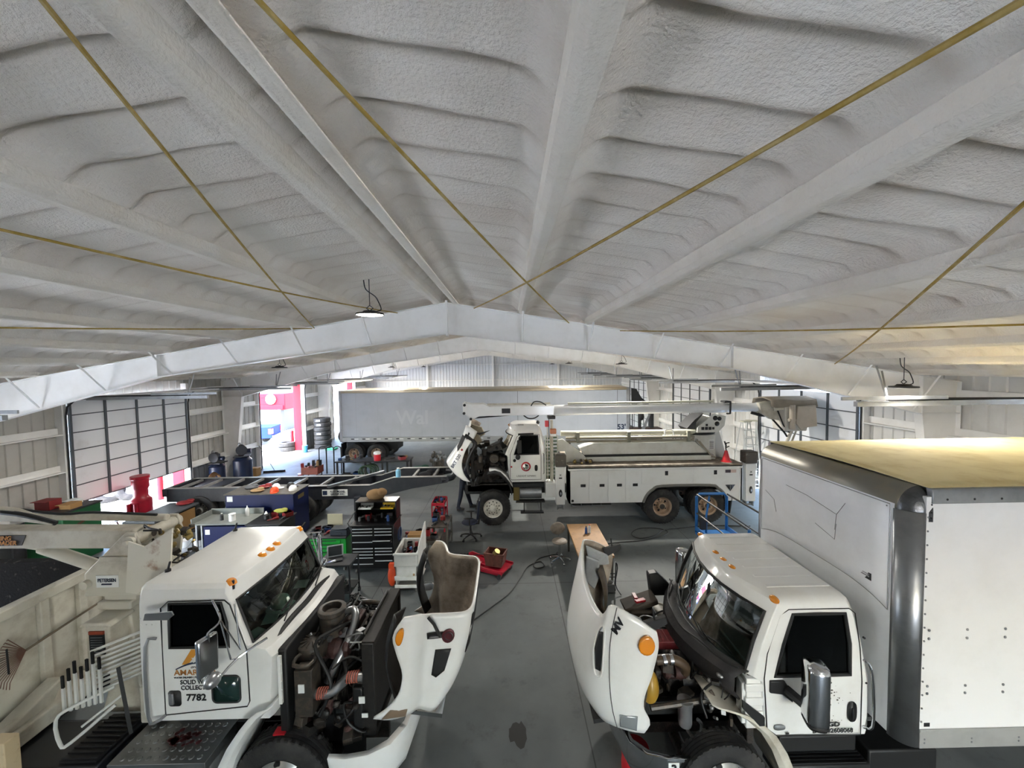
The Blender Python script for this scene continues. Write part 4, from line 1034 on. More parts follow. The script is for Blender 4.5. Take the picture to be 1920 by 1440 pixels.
# rounded box body
def rbox_ring(x0, x1, y0, y1, z, r, n=6):
    P = [(x1,y0,z)]
    for k in range(n+1):
        a = math.radians(-90-90*k/n); P.append((x0+r+r*math.cos(a), y0+r+r*math.sin(a), z))
    for k in range(n+1):
        a = math.radians(180-90*k/n); P.append((x0+r+r*math.cos(a), y1-r+r*math.sin(a), z))
    P.append((x1,y1,z)); return P
bx0, bx1, by0, by1, bz0, bz1 = 4.08, 10.3, 3.92, 6.44, 1.15, 3.88
b = T.mb(); b.bb(bx0+0.17,bx1,by0,by0+0.04,bz0,bz1-0.08); box = T.P(b,'box_side',mat('box_white','#e4e5e4',0.38,dirt='#c3c2bd',damt=0.25,dscale=1.5),smooth=False)
b = T.mb(); b.bb(bx0+0.17,bx1,by1-0.04,by1,bz0,bz1-0.08); T.P(b,'box_side',MATS['box_white'],smooth=False)
b = T.mb(); b.bb(bx1-0.05,bx1,by0,by1,bz0,bz1); T.P(b,'rear_door',MATS['box_white'],smooth=False)
b = T.mb(); b.bb(bx0+0.1,bx1,by0+0.04,by1-0.04,bz0,bz0+0.1); T.P(b,'box_floor',MATS['galv'],smooth=False)
b = T.mb(); b.grid([[(bx0,by0+0.16,z) for z in (bz0,bz1-0.2)],[(bx0,by1-0.16,z) for z in (bz0,bz1-0.2)]]); T.P(b,'box_front',mat('box_front_w','#e9ecef',0.35,dirt='#b9bbbb',damt=0.3,dscale=1.2),solid=0.03,smooth=False)
# bulged aero panel on the front wall
b = T.mb(); y0, y1, z0, z1 = by0+0.2, by1-0.2, 2.62, bz1-0.22; rows = []
N1, N2 = 24, 16
def se(t): return max(0,1-abs(2*t-1)**6)
for i in range(N1+1):
    row = []
    for j in range(N2+1):
        u, v = i/N1, j/N2
        cy = (y0+y1)/2; r = 0.12
        bul = 0.02+0.055*(se(u)**0.6)*(se(v)**0.6)
        if i in (0,N1) or j in (0,N2): bul = 0.004
        row.append((bx0-bul, y0+(y1-y0)*u, z0+(z1-z0)*v-0.12*(0 if v > 0.5 else (0.5-v)*2*abs(2*u-1)**4)))
    rows.append(row)
b.grid(rows); fp = T.P(b,'front_panel',MATS['box_front_w'],angle=60)
b = T.mb(); b.tube([rows[i][0] for i in range(N1+1)]+[rows[N1][j] for j in range(1,N2+1)]+[rows[i][N2] for i in range(N1-1,-1,-1)]+[rows[0][j] for j in range(N2-1,0,-1)],0.006,seg=5,closed=True); T.P(b,'panel_edge',MATS['galv'],fp)
b = T.mb()
for pl in ([(bx0-0.077,5.6,3.42),(bx0-0.078,5.2,3.4),(bx0-0.077,4.72,3.32),(bx0-0.077,4.74,3.12)],[(bx0-0.077,6.05,3.2),(bx0-0.078,5.85,3.12),(bx0-0.077,5.8,2.95)],[(bx0-0.077,4.72,3.32),(bx0-0.075,4.6,3.5)],[(bx0-0.077,5.05,3.08),(bx0-0.077,4.74,3.0),(bx0-0.077,4.72,3.2)]):
    b.tube(pl,0.003,seg=4)
T.P(b,'panel_scratch',mat('scratch','#6a6c6e',0.6),fp,split=True)
b = T.mb(); b.bb(bx0-0.062,bx0-0.055,4.26,4.42,2.74,2.82); lb = T.P(b,'maker_badge',MATS['text_black'],fp,smooth=False)
b = T.mb(); b.bb(bx0-0.066,bx0-0.06,4.28,4.40,2.77,2.785); b.bb(bx0-0.066,bx0-0.06,4.28,4.40,2.795,2.805); T.P(b,'badge_print',MATS['galv'],lb,smooth=False)
# aluminium corner posts (vertical quarter cylinders)
ALU = mat('box_alu','#8f9295',0.33,metal=0.85,dirt='#6f7174',damt=0.5,dscale=4,bump=0.08,bscale=8)
for sg in (0,1):
    b = T.mb(); r = 0.17; rows = []
    for k in range(9):
        a = math.radians(180+90*k/8) if sg == 0 else math.radians(180-90*k/8)
        cy = by0+r if sg == 0 else by1-r
        x = bx0+r+(r+0.004)*math.cos(a); y = cy+(r+0.004)*math.sin(a)
        rows.append([(x,y,bz0-0.02),(x,y,bz1-0.25)])
    b.grid(rows); T.P(b,'corner_post',ALU,solid=0.01)
b = T.mb()
for k in range(17): b.ell((bx0+0.19,by0-0.004,bz0+0.12+k*0.145),(0.022,0.012,0.022),seg=8,rings=4)
for k in range(9): b.ell((bx0-0.004,by0+0.24+k*0.25,bz1-0.25),(0.012,0.02,0.02),seg=8,rings=4)
T.P(b,'rivet',MATS['galv'],split=True)
# top front rounded rail
b = T.mb(); rows = []; r = 0.24
for k in range(9):
    a = math.radians(180-90*k/8); rows.append([(bx0+r+r*math.cos(a),y,bz1-r+r*math.sin(a)) for y in (by0+0.14,by1-0.14)])
b.grid(rows); T.P(b,'top_rail',mat('rail_alu_dull','#85837c',0.4,metal=0.7,dirt='#9b927a',damt=0.5,dscale=3),solid=0.01)
for sg in (-1,1):
    b = T.mb(); cy = by0 if sg < 0 else by1; rows = []; r = 0.24
    for i in range(7):
        al = math.radians(90*i/6)   # front -> side
        row = []
        for k in range(9):
            be = math.radians(90*k/8)  # 0 = vertical wall, 90 = top
            rr = 0.17; ccx = bx0+r; ccy = cy-sg*rr*1.0
            x = ccx-r*math.cos(al)*math.cos(be); y = ccy+sg*(rr)*math.sin(al)*math.cos(be); z = bz1-r+r*math.sin(be)
            row.append((x,y+sg*0.004,z))
        row.insert(0,(row[0][0],row[0][1],row[0][2]-0.1)); rows.append(row)
    b.grid(rows); cc = T.P(b,'corner_cap',mat('cap_cast','#5f6164',0.3,metal=0.8,dirt='#3c3d3e',damt=0.6,dscale=9,bump=0.3,bscale=18),solid=0.012,angle=60)
    if sg < 0:
        b = T.mb()
        for z in (3.72,3.64,3.58): b.ell((bx0+0.22,by0-0.006,z),(0.018,0.01,0.018),seg=8,rings=4)
        T.P(b,'rivet',MATS['dark_steel'],cc,split=True)
for yy in (by0,by1):
    b = T.mb(); s_ = 1 if yy == by0 else -1
    b.prism([(yy-s_*0.012,bz1-0.15),(yy+s_*0.03,bz1-0.15),(yy+s_*0.06,bz1+0.004),(yy+s_*0.0,bz1+0.004),(yy-s_*0.012,bz1-0.03)],'x',bx0+0.22,bx1); T.P(b,'side_rail',ALU,bevel=0.006)
b = T.mb()
for k in range(20): b.ell((4.45+k*0.28,by0-0.014,bz1-0.105),(0.024,0.012,0.024),seg=8,rings=4)
T.P(b,'rivet',MATS['dark_steel'],split=True)
b = T.mb(); b.bb(bx0+0.17,bx1,by0-0.012,by0+0.03,bz0-0.02,bz0+0.16); b.bb(bx0+0.17,bx1,by0-0.018,by0,bz0+0.16,bz0+0.185); T.P(b,'bottom_rail',mat('rail_grey','#a8a9a6',0.45,metal=0.3,dirt='#8a8a86',damt=0.4),bevel=0.003)
b = T.mb()
for k in range(12):
    for z in (bz0+0.04,bz0+0.08,): b.ell((4.3+k*0.5,by0-0.014,z),(0.022,0.012,0.022),seg=8,rings=4)
for cx in (4.32,4.72,5.12,5.52,5.92,6.32):
    for z in (1.72,1.80,2.31,2.40): b.ell((cx,by0-0.004,z+(cx-4.32)*0.0),(0.03,0.014,0.03),seg=8,rings=4)
T.P(b,'rivet',MATS['galv'],split=True)
b = T.mb(); b.bb(4.3,4.36,by0-0.004,by0,1.36,1.40); T.P(b,'small_label',MATS['text_black'],smooth=False)
b = T.mb(); rows = []
for i in range(41):
    x = bx0+0.22+(bx1-bx0-0.22)*i/40
    rows.append([(x,by0+0.03+(by1-by0-0.06)*j/12,bz1+0.012+0.02*math.sin(PI*j/12)+0.004*math.sin(i*2.6)) for j in range(13)])
b.grid(rows); T.P(b,'box_roof',mat('roof_tan','#eadcab',0.85,dirt='#d3bf86',damt=0.7,dscale=3.5,spec=0.15),solid=0.01)
# cab
lev = [(0.98,4.02,2.84,2.78,0.95),(1.10,4.03,2.80,2.74,0.965),(1.64,4.02,2.76,2.70,0.97),(1.70,4.00,2.66,2.36,0.97),(2.05,3.94,2.76,2.50,0.955),(2.38,3.86,2.90,2.66,0.93),(2.47,3.83,2.96,2.72,0.91)]
brk = [(3.86,3.78,3.4,2.98,2.9)]*3+[(3.85,3.77,3.4,2.92,2.82),(3.82,3.77,3.4,3.02,2.9),(3.78,3.73,3.4,3.14,3.0),(3.76,3.70,3.4,3.2,3.06)]
cabT = Cab(T, yc, lev, brk, 3, (3,5), [(0.035,0.985,0.975),(0.07,0.93,0.90),(0.085,0.75,0.7),(0.088,0.4,0.4)], gk=0.02)
cab_interior(T, 3.95, 2.72, yc, 1.05, 1.68, 0.93, -1)
ys = yc-0.97
b = T.mb(); b.tube([(3.9,ys-0.003,1.0),(3.9,ys-0.003,1.62),(3.88,ys+0.01,2.0),(3.84,ys+0.04,2.38),(3.78,ys+0.05,2.43),(3.1,ys+0.05,2.43),(3.0,ys+0.045,2.37),(2.84,ys+0.012,1.95),(2.8,ys-0.004,1.68),(2.84,ys-0.004,1.1),(2.96,ys+0.014,1.0)],0.006,seg=5,closed=True); T.P(b,'door_seam',MATS['black'])
b = T.mb()
for k in range(7):
    y = yc-0.66+k*0.22; b.box((3.38,y,2.555-0.0*abs(k-3)),(0.75,0.05,0.012))
T.P(b,'roof_rib',MATS['truck_white'],bevel=0.006,split=True)
for xx,yy in ((2.98,4.33),(2.87,4.98),(2.865,5.18),(2.87,5.38),(2.98,6.03)):
    b = T.mb(); b.push(Matrix.Translation((xx,yy,2.535 if abs(yy-yc)<0.5 else 2.51)) @ Matrix.Rotation(-0.35,4,'Y')); b.ell((0,0,0),(0.085,0.15,0.065),seg=16); b.pop(); T.P(b,'marker_light',MATS['amber'])
# mirrors
for sg in (-1,1):
    mx_ = 3.14 if sg < 0 else 2.9
    b = T.mb(); y = yc+sg*0.97
    b.prism([(2.86,1.66),(3.02,1.66),(3.06,1.6),(3.12,1.55),(3.12,1.4),(3.0,1.5),(2.86,1.52)],'y',y-0.02,y+0.02); b.tube([(3.04,y,1.56),(mx_,y+sg*0.14,1.5),(mx_+0.04,y+sg*0.26,1.5)],0.05,seg=10)
    a = T.P(b,'mirror_arm',MATS['blackplastic'],bevel=0.01)
    b = T.mb(); b.push(Matrix.Translation((mx_,y+sg*0.3,1.78)) @ Matrix.Rotation(sg*0.25,4,'Z'))
    ring = lambda z, k: [(0.105*k*math.copysign(abs(math.cos(t*PI/10))**0.6,math.cos(t*PI/10))*(1.0), 0.125*k*math.copysign(abs(math.sin(t*PI/10))**0.6,math.sin(t*PI/10)), z) for t in range(20)]
    rows = [ring(-0.33,0.6),ring(-0.31,0.95),ring(-0.27,1),ring(0.24,1),ring(0.29,0.92),ring(0.31,0.6)]
    b.grid(rows,closed=True); b.add(rows[0],[tuple(range(19,-1,-1))]); b.add(rows[-1],[tuple(range(20))]); b.pop(); T.P(b,'mirror_head',MATS['chrome'],a,angle=60)
    b = T.mb(); b.push(Matrix.Translation((mx_,y+sg*0.3,1.455)) @ Matrix.Rotation(sg*0.25,4,'Z')); rows = [ring(-0.03,0.85),ring(0.0,0.97),ring(0.01,0.9)]; b.grid(rows,closed=True); b.add(rows[0],[tuple(range(19,-1,-1))]); b.pop(); T.P(b,'mirror_base',MATS['black'],a)
def oval(cx,cz,rx,rz,y,n=20): return [(cx+rx*math.copysign(abs(math.cos(2*PI*k/n))**0.7,math.cos(2*PI*k/n)),y,cz+rz*math.copysign(abs(math.sin(2*PI*k/n))**0.7,math.sin(2*PI*k/n))) for k in range(n)]
b = T.mb(); b.add(oval(3.79,1.28,0.05,0.115,ys-0.006),[tuple(range(20))]); h = T.P(b,'door_handle',MATS['black'],solid=0.012)
b = T.mb(); b.bb(3.78,3.80,ys-0.03,ys-0.015,1.19,1.33); T.P(b,'pull',MATS['dark_steel'],h,bevel=0.005)
b = T.mb(); b.tube([(3.92,ys+0.01,1.86),(3.95,ys-0.05,1.82),(3.98,ys-0.06,1.5),(3.98,ys-0.06,1.14),(3.93,ys,1.09)],0.014,seg=8,smooth=3); T.P(b,'grab_bar',MATS['chrome'])
b = T.mb(); b.cyl((3.95,ys-0.004,1.6),(3.95,ys+0.01,1.6),0.012); b.cyl((3.94,ys+0.02,2.1),(3.94,ys+0.04,2.1),0.012); T.P(b,'bolt_cap',MATS['dark_steel'],split=True)
b = T.mb(); b.add(oval(2.98,1.11,0.065,0.032,ys-0.004),[tuple(range(20))]); T.P(b,'oval_badge',mat('badge_grey','#8b8f91',0.4,metal=0.3),solid=0.004)
b = T.mb(); b.bb(3.05,3.09,ys-0.006,ys-0.002,1.03,1.045); T.P(b,'small_badge',MATS['text_black'],smooth=False)
T.text('GGD',0.07,(3.56,ys-0.006,1.13),MATS['text_black'],bold=0.02,sx=1.3)
T.text('DOT#2608068',0.07,(3.58,ys-0.008,1.06),MATS['text_black'],bold=0.02,sx=1.05)
b = T.mb(); rr = random.Random(8)
for k in range(34):
    cx, cz = rr.choice(((3.55,1.5),(3.66,1.42),(3.5,1.3),(3.62,1.2),(3.35,1.35),(3.58,1.6)))
    cx += rr.gauss(0,0.04); cz += rr.gauss(0,0.03); q = 0.004+0.012*rr.random()
    b.add([(cx+q*math.cos(a)*rr.uniform(0.5,1.3),ys-0.003,cz+q*math.sin(a)*rr.uniform(0.4,1)) for a in [k2*PI/3 for k2 in range(6)]],[tuple(range(6))])
sc = T.P(b,'paint_chips',mat('chip','#5b5852',0.8),smooth=False); sc['kind'] = 'stuff'
# front post / hinge box at cowl, cowl cover
b = T.mb(); b.bb(2.62,2.82,ys+0.02,ys+0.2,1.08,1.66); b.bb(2.58,2.66,ys+0.04,ys+0.16,1.12,1.6)
for z in (1.2,1.36,1.52): b.bb(2.6,2.8,ys+0.0,ys+0.03,z,z+0.09)
T.P(b,'cowl_post',MATS['truck_white'],bevel=0.01)
b = T.mb(); b.prism([(2.55,1.45),(2.8,1.25),(2.8,1.15),(2.74,1.15),(2.55,1.36)],'y',ys-0.03,ys-0.0); T.P(b,'hinge_bracket',MATS['black'],bevel=0.005)
b = T.mb(); rows = []
for i in range(13):
    t = -1+i/6; y = yc+t*0.93; xm = 2.30+0.33*t*t
    rows.append([(xm+0.05,y,1.74-0.0*t),(xm-0.06,y,1.73),(xm-0.14,y,1.66),(xm-0.15,y,1.5),(xm-0.08,y,1.4)])
b.grid(rows); T.P(b,'cowl_cover',mat('cowl_black','#1b1a1c',0.65,dirt='#3a3533',damt=0.5,dscale=4,bump=0.3,bscale=20),solid=0.02)
b = T.mb(); b.tube([(2.42+0.33*t*t-0.2,yc+t*0.9,1.76+0.02*math.sin(t*9)) for t in [-1+k/8 for k in range(17)]],0.012,seg=6); T.P(b,'cowl_seal',MATS['black'])
b = T.mb(); b.prism([(2.2,1.55),(2.16,1.9),(2.3,1.92),(2.5,1.72),(2.5,1.55)],'y',yc+0.84,yc+0.98); T.P(b,'cowl_end_piece',MATS['blackplastic'],bevel=0.02)
b = T.mb(); b.bb(2.66,2.74,yc-0.9,yc+0.9,0.85,1.68); T.P(b,'firewall',MATS['grease'],bevel=0.01)
for y0_,y1_ in ((4.75,5.2),(5.35,5.95)):
    b = T.mb(); b.tube([(2.42,y0_,1.74),(2.46,y1_,1.86)],0.008); T.P(b,'wiper',MATS['black'])
# hood
def HC(y, top, *mid): return (y, [top]+list(mid))
Tc = [
 HC(0.0,(1.04,2.16),(0.88,1.85),(0.79,1.5),(0.82,1.2),(0.94,0.98)),
 HC(0.34,(1.05,2.17),(0.89,1.85),(0.80,1.5),(0.83,1.2),(0.95,0.98)),
 HC(0.60,(1.08,2.22),(0.93,1.88),(0.86,1.5),(0.89,1.2),(1.00,1.0)),
 HC(0.74,(1.10,2.36),(0.98,1.95),(0.94,1.55),(0.96,1.25),(1.06,1.02)),
 HC(0.83,(1.12,2.47),(1.04,2.05),(1.02,1.62),(1.05,1.28),(1.13,1.05)),
 HC(0.90,(1.24,2.45),(1.14,2.1),(1.12,1.65),(1.16,1.3),(1.22,1.07)),
 HC(0.955,(1.42,2.36),(1.34,2.1),(1.28,1.68),(1.28,1.32),(1.34,1.08)),
 HC(0.975,(1.60,2.24),(1.62,2.07),(1.55,1.75),(1.47,1.52),(1.46,1.36),(1.53,1.2),(1.46,1.08))]
HT = Hood(T, yc, Tc, n=22, thick=0.03)
HT.patch([(0.225,0.22),(0.275,0.20),(0.285,0.34),(0.262,0.52),(0.222,0.54),(0.212,0.38)], MATS['black'], 'side_vent', off=0.01)
b = T.mb(); b.tube([HT.at(u,v,0.008) for u,v in ((0.218,0.195),(0.282,0.18),(0.297,0.34),(0.27,0.555),(0.213,0.57),(0.2,0.38))],0.012,seg=6,smooth=4,closed=True); T.P(b,'vent_surround',MATS['truck_white'],HT.o)
HT.patch([(0.038+0.02*math.cos(a)+0.004*math.sin(a),0.16+0.085*math.sin(a)) for a in [2*PI*k/16 for k in range(16)]], MATS['amber'], 'turn_signal', off=0.022, thick=0.04)
b = T.mb(); b.tube([HT.at(0.17-0.012*math.sin(v*3),v,0.002) for v in [k/14 for k in range(15)]],0.004,seg=4); T.P(b,'panel_gap',MATS['black'],HT.o)
HT.patch([(0.04,0.83),(0.12,0.86),(0.14,0.97),(0.05,0.97)], mat('lens_clear','#9aa0a3',0.15,metal=0.4), 'headlight', off=0.012)
p = Vector(HT.at(0.14,0.13,0.015)); T.text('MV',0.11,tuple(p),MATS['text_black'],parent=HT.o,bold=0.04,rx=70,ry=-62,rz=-15,sx=1.2,name='emblem')
b = T.mb(); b.tube([(1.1,yc-0.5,1.0),(1.15,yc,0.95),(1.1,yc+0.5,1.0)],0.04); b.box((1.15,yc,1.0),(0.4,1.4,0.05),ry=-0.15); T.P(b,'grille',MATS['black'],HT.o)
# inner structure on the far fender, wheel liners, hinge arm
for sg in (1,-1):
    b = T.mb(); y = yc+sg*0.9
    b.prism([(1.16,2.42),(1.5,2.26),(1.52,2.12),(1.3,2.1),(1.2,2.2)],'y',y-sg*0.16,y-sg*0.1); b.prism([(1.15,2.28),(1.36,2.2),(1.36,1.95),(1.28,1.75),(1.12,1.9)],'y',y-sg*0.2,y-sg*0.14)
    T.P(b,'inner_brace',mat('inner_grey','#a3a7a8',0.5,dirt='#6b655a',damt=0.5),HT.o,bevel=0.02)
    b = T.mb(); rows = []
    for i in range(9):
        t = i/8; x = 1.32+0.1*math.sin(PI*t); z = 2.1-1.0*t
        rows.append([(x-0.02,y-sg*0.3,z),(x+0.06,y-sg*0.14,z),(x+0.1,y,z)])
    b.grid(rows); T.P(b,'fender_liner',mat('liner_brown','#54493b',0.7,dirt='#2d271f',damt=0.7,dscale=5),HT.o,solid=0.012)
    b = T.mb(); b.prism([(1.45,2.3),(1.72,2.38),(1.74,2.3),(1.5,2.18)],'y',y-0.03,y+0.03); b.tube([(1.6,y,2.33),(1.58,y,2.46)],0.012); T.P(b,'hood_latch',MATS['black'],HT.o,bevel=0.008)
# bumper
b = T.mb(); rows = []
for y0_,x0_ in ((yc-1.0,1.95),(yc-0.99,1.72),(yc-0.93,1.5),(yc-0.78,1.35),(yc-0.4,1.27),(yc,1.25),(yc+0.4,1.27),(yc+0.78,1.35),(yc+0.93,1.5),(yc+0.99,1.72),(yc+1.0,1.95)):
    k = 1 if y0_ < yc else -1
    rows.append([(x0_+0.05,y0_+0.03*k,0.80),(x0_,y0_,0.79),(x0_-0.02,y0_-0.005*k,0.70),(x0_-0.02,y0_-0.005*k,0.54),(x0_+0.02,y0_,0.46)])
b.grid(rows); bp_ = T.P(b,'bumper',MATS['chrome'],solid=0.02)
b = T.mb(); b.bb(1.72,1.84,yc-1.012,yc-1.004,0.62,0.76); pl = T.P(b,'number_plate',MATS['paper'],bp_,smooth=False)
T.text('3',0.14,(1.78,yc-1.016,0.69),MATS['text_black'],parent=pl,bold=0.03)
# fender behind wheel
for sg in (-1,1):
    b = T.mb(); rows = []
    for (x,z) in ((2.22,1.38),(2.45,1.3),(2.62,1.2),(2.78,1.05),(2.9,0.85),(2.98,0.65),(3.02,0.48)):
        rows.append([(x-0.02,yc+sg*0.55,z+0.04),(x,yc+sg*0.75,z+0.03),(x+0.02,yc+sg*0.95,z),(x+0.07,yc+sg*0.98,z-0.01),(x+0.16,yc+sg*0.98,z-0.03)])
    b.grid(rows); T.P(b,'rear_fender_flare',[MATS['truck_cream'],MATS['hood_inner']],solid=0.02,smat=0)
wheel(T,(2.36,4.25,0.49),0.49,0.28,-1,'steel'); wheel(T,(2.36,6.1,0.49),0.49,0.28,1,'steel')
wheel(T,(8.6,4.2,0.52),0.52,0.26,-1,'steel',dual=True); wheel(T,(8.6,6.16,0.52),0.52,0.26,1,'steel',dual=True)
b = T.mb()
for sy in (-0.42,0.42): b.bb(1.5,10.2,yc+sy-0.04,yc+sy+0.04,0.72,0.98)
T.P(b,'frame_rail',MATS['black'],smooth=False,split=True)
b = T.mb(); b.bb(3.05,4.05,ys+0.02,ys+0.4,0.35,0.62); b.bb(3.05,3.95,ys+0.1,ys+0.35,0.7,0.9); b.bb(4.1,4.9,ys+0.1,ys+0.5,0.35,0.7)
T.P(b,'step_box',MATS['black'],bevel=0.02,split=True)
b = T.mb()
for k in range(8): b.bb(3.08,4.02,ys+0.04+k*0.042,ys+0.052+k*0.042,0.62,0.632)
T.P(b,'step_tread',MATS['dark_steel'],smooth=False)
engine(T, 2.62, 1.55, yc, 0.8, 1.55, 21, cover='redcover' if 'redcover' in MATS else mat('redcover','#7c2a2c',0.45,dirt='#2c1516',damt=0.5,dscale=7).name)
radiator(T, 1.52, yc, 0.5, 0.75, 1.5, -1)
b = T.mb(); b.ell((1.62,4.5,1.38),(0.22,0.26,0.4)); b.cyl((1.62,4.5,1.55),(1.62,4.5,1.62),0.05); T.P(b,'coolant_reservoir',mat('tank_yellow','#a8842f',0.4,dirt='#6e5520',damt=0.5))
b = T.mb(); b.tube([(1.75,4.62,1.6),(1.95,4.6,1.62),(2.1,4.62,1.52),(2.14,4.7,1.38)],0.055,seg=12,smooth=4); T.P(b,'charge_hose',mat('hose_brown','#4b3c2c',0.5))
b = T.mb(); b.cyl((1.82,4.6,1.61),(1.86,4.6,1.615),0.062); b.cyl((1.9,4.6,1.62),(1.94,4.6,1.62),0.062); T.P(b,'clamp',MATS['chrome'],split=True)
b = T.mb(); b.lathe([(0,-0.16),(0.07,-0.16),(0.08,-0.12),(0.08,0.08),(0.09,0.1),(0.09,0.15),(0,0.16)],(2.05,4.5,1.05),'z',seg=20); b.tube([(2.05,4.5,0.9),(2.1,4.46,0.8),(2.2,4.46,0.78),(2.25,4.5,0.88),(2.2,4.5,0.95)],0.02,seg=8,smooth=4); T.P(b,'oil_filter',MATS['galv'])
b = T.mb(); b.tube([(1.62,4.45,1.15),(2.55,4.5,1.22)],0.035,seg=8); T.P(b,'cross_brace',MATS['grease2'])
b = T.mb(); b.prism([(1.7,1.5),(2.2,1.66),(2.22,1.58),(1.75,1.4)],'y',5.75,6.05); b.bb(1.8,2.15,5.7,5.98,1.3,1.5); T.P(b,'battery_tray',mat('tray_brown','#433a30',0.7,dirt='#221d18',damt=0.6,dscale=8),bevel=0.02)
b = T.mb(); b.box((1.95,5.8,1.62),(0.16,0.06,0.03),rz=0.3); b.box((1.9,5.9,1.63),(0.05,0.14,0.03)); T.P(b,'red_strap',MATS['red'])
clutter(T,(2.3,2.6,4.35,4.7,1.0,1.6),26,33,[MATS['grime_black'],MATS['grease2'],MATS['galv']],0.03,0.1)
hoses(T,(2.2,2.62,4.35,4.8,1.0,1.6),8,37,MATS['black'],0.006,0.014)
# red drum-like jack stand under the nose
js = thing('steel_drum','red steel drum standing under the chrome bumper of the box truck','drum',(1.52,4.72,0))
b = MB(); b.lathe([(0,0),(0.16,0),(0.17,0.02),(0.16,0.05),(0.165,0.2),(0.16,0.22),(0.16,0.33),(0.17,0.35),(0.16,0.38),(0.17,0.41),(0,0.41)],seg=28); b.build('drum_body',MATS['redbright'],js)
b = MB(); b.lathe([(0,0.41),(0.155,0.41),(0.155,0.42),(0,0.425)],seg=28); b.build('drum_lid',MATS['red'],js)
# ================= bucket truck, middle, facing -X =================
G = Rig('bucket_truck', 'white utility bucket truck with long boom and tipped hood marked BKT 520, mid hall', 'truck', 3.5, 13.6)
yc = 13.6; ys = 12.65
lev = [(1.42,1.18,0.06,0.0,0.93),(1.55,1.19,0.0,-0.06,0.95),(2.26,1.19,-0.03,-0.10,0.95),(2.33,1.18,-0.10,-0.42,0.95),(2.62,1.15,0.02,-0.26,0.935),(2.93,1.10,0.16,-0.10,0.90),(3.02,1.08,0.2,-0.04,0.885)]
brk = [(1.1,0.97,0.6,0.2,0.1)]*3+[(1.1,0.97,0.6,0.16,0.06),(1.07,0.96,0.6,0.26,0.15),(1.03,0.94,0.6,0.38,0.27),(1.01,0.92,0.6,0.42,0.32)]
cabG = Cab(G, yc, lev, brk, 3, (3,5), [(0.05,0.98,0.96),(0.13,0.93,0.87),(0.2,0.82,0.74),(0.215,0.4,0.4)], white='truck_white', gk=0.022, glassm='darkglass')
cab_interior(G, 1.1, 0.0, yc, 1.5, 2.26, 0.93, -1)
b = G.mb(); b.tube([(1.03,ys-0.003,1.5),(1.03,ys-0.003,2.3),(0.99,ys+0.05,2.96),(0.36,ys+0.05,2.97),(0.26,ys+0.04,2.9),(0.03,ys,2.32),(0.02,ys-0.003,1.55),(0.08,ys-0.003,1.5)],0.008,seg=5,closed=True); G.P(b,'door_seam',MATS['black'])
b = G.mb(); b.tube([(0.3,ys+0.03,2.98),(0.8,ys+0.03,2.99)],0.03,seg=8); G.P(b,'window_visor',MATS['black'])
b = G.mb(); b.tube([(0.28,ys,2.3),(0.3,ys-0.18,2.35),(0.32,ys-0.2,2.85),(0.34,ys-0.03,2.9)],0.016,seg=6,smooth=3); a = G.P(b,'mirror_arm',MATS['black'])
b = G.mb(); b.box((0.33,ys-0.2,2.62),(0.14,0.08,0.42)); b.ell((0.28,ys-0.16,2.28),(0.16,0.12,0.18)); b.ell((0.17,ys-0.16,2.17),(0.1,0.08,0.1)); G.P(b,'mirror',MATS['black'],a,bevel=0.02,split=True)
b = G.mb(); b.add(oval(0.87,1.88,0.05,0.1,ys-0.006),[tuple(range(20))]); G.P(b,'door_handle',MATS['black'],solid=0.01)
b = G.mb(); b.tube([(1.1,ys,2.36),(1.12,ys-0.05,2.34),(1.12,ys-0.05,1.72),(1.1,ys,1.68)],0.014,seg=8); G.P(b,'grab_bar',MATS['chrome'])
# round door emblem
def disc(rg, c, r, m, name, par=None, off=0.0, n=28):
    b = rg.mb(); b.add([(c[0]+r*math.cos(2*PI*k/n),c[1]-off,c[2]+r*math.sin(2*PI*k/n)) for k in range(n)],[tuple(range(n))]); return rg.P(b,name,m,par,solid=0.003)
e = disc(G,(0.54,ys-0.006,1.93),0.155,mat('emb_red','#b5222c',0.5),'door_emblem')
disc(G,(0.54,ys-0.011,1.93),0.11,MATS['white_plain'],'emblem_field',e)
b = G.mb(); b.add([(0.5,ys-0.016,2.03),(0.6,ys-0.016,1.99),(0.62,ys-0.016,1.9),(0.56,ys-0.016,1.84),(0.6,ys-0.016,1.93),(0.52,ys-0.016,1.95)],[(0,1,2,3,4,5)]); b.add([(0.46,ys-0.016,1.93),(0.52,ys-0.016,1.86),(0.5,ys-0.016,1.83),(0.45,ys-0.016,1.88)],[(0,1,2,3)]); G.P(b,'emblem_figure',MATS['text_black'],e,smooth=False,split=True)
b = G.mb(); b.add([(0.54,ys-0.017,1.96),(0.57,ys-0.017,1.9),(0.54,ys-0.017,1.83),(0.51,ys-0.017,1.9)],[(0,1,2,3)]); G.P(b,'emblem_mark',mat('emb_green','#3c6b44',0.5),e,smooth=False)
G.text('USDOT 574441',0.075,(0.55,ys-0.006,1.62),MATS['text_black'],sx=1.3)
disc(G,(0.07,ys-0.006,1.93),0.03,MATS['emb_red'],'small_sticker')
for xx,yy,z in ((0.22,12.85,3.08),(0.05,13.4,3.15),(0.02,13.6,3.16),(0.05,13.8,3.15)):
    b = G.mb(); b.ell((xx,yy,z),(0.09,0.12,0.06)); G.P(b,'marker_light',MATS['amber'])
b = G.mb(); b.ell((1.0,13.4,3.26),(0.12,0.12,0.14)); b.cyl((1.0,13.4,3.15),(1.0,13.4,3.24),0.02); G.P(b,'horn',MATS['black'])
b = G.mb(); b.bb(0.3,0.5,13.0,13.2,3.2,3.24); G.P(b,'roof_vent',MATS['galv'])
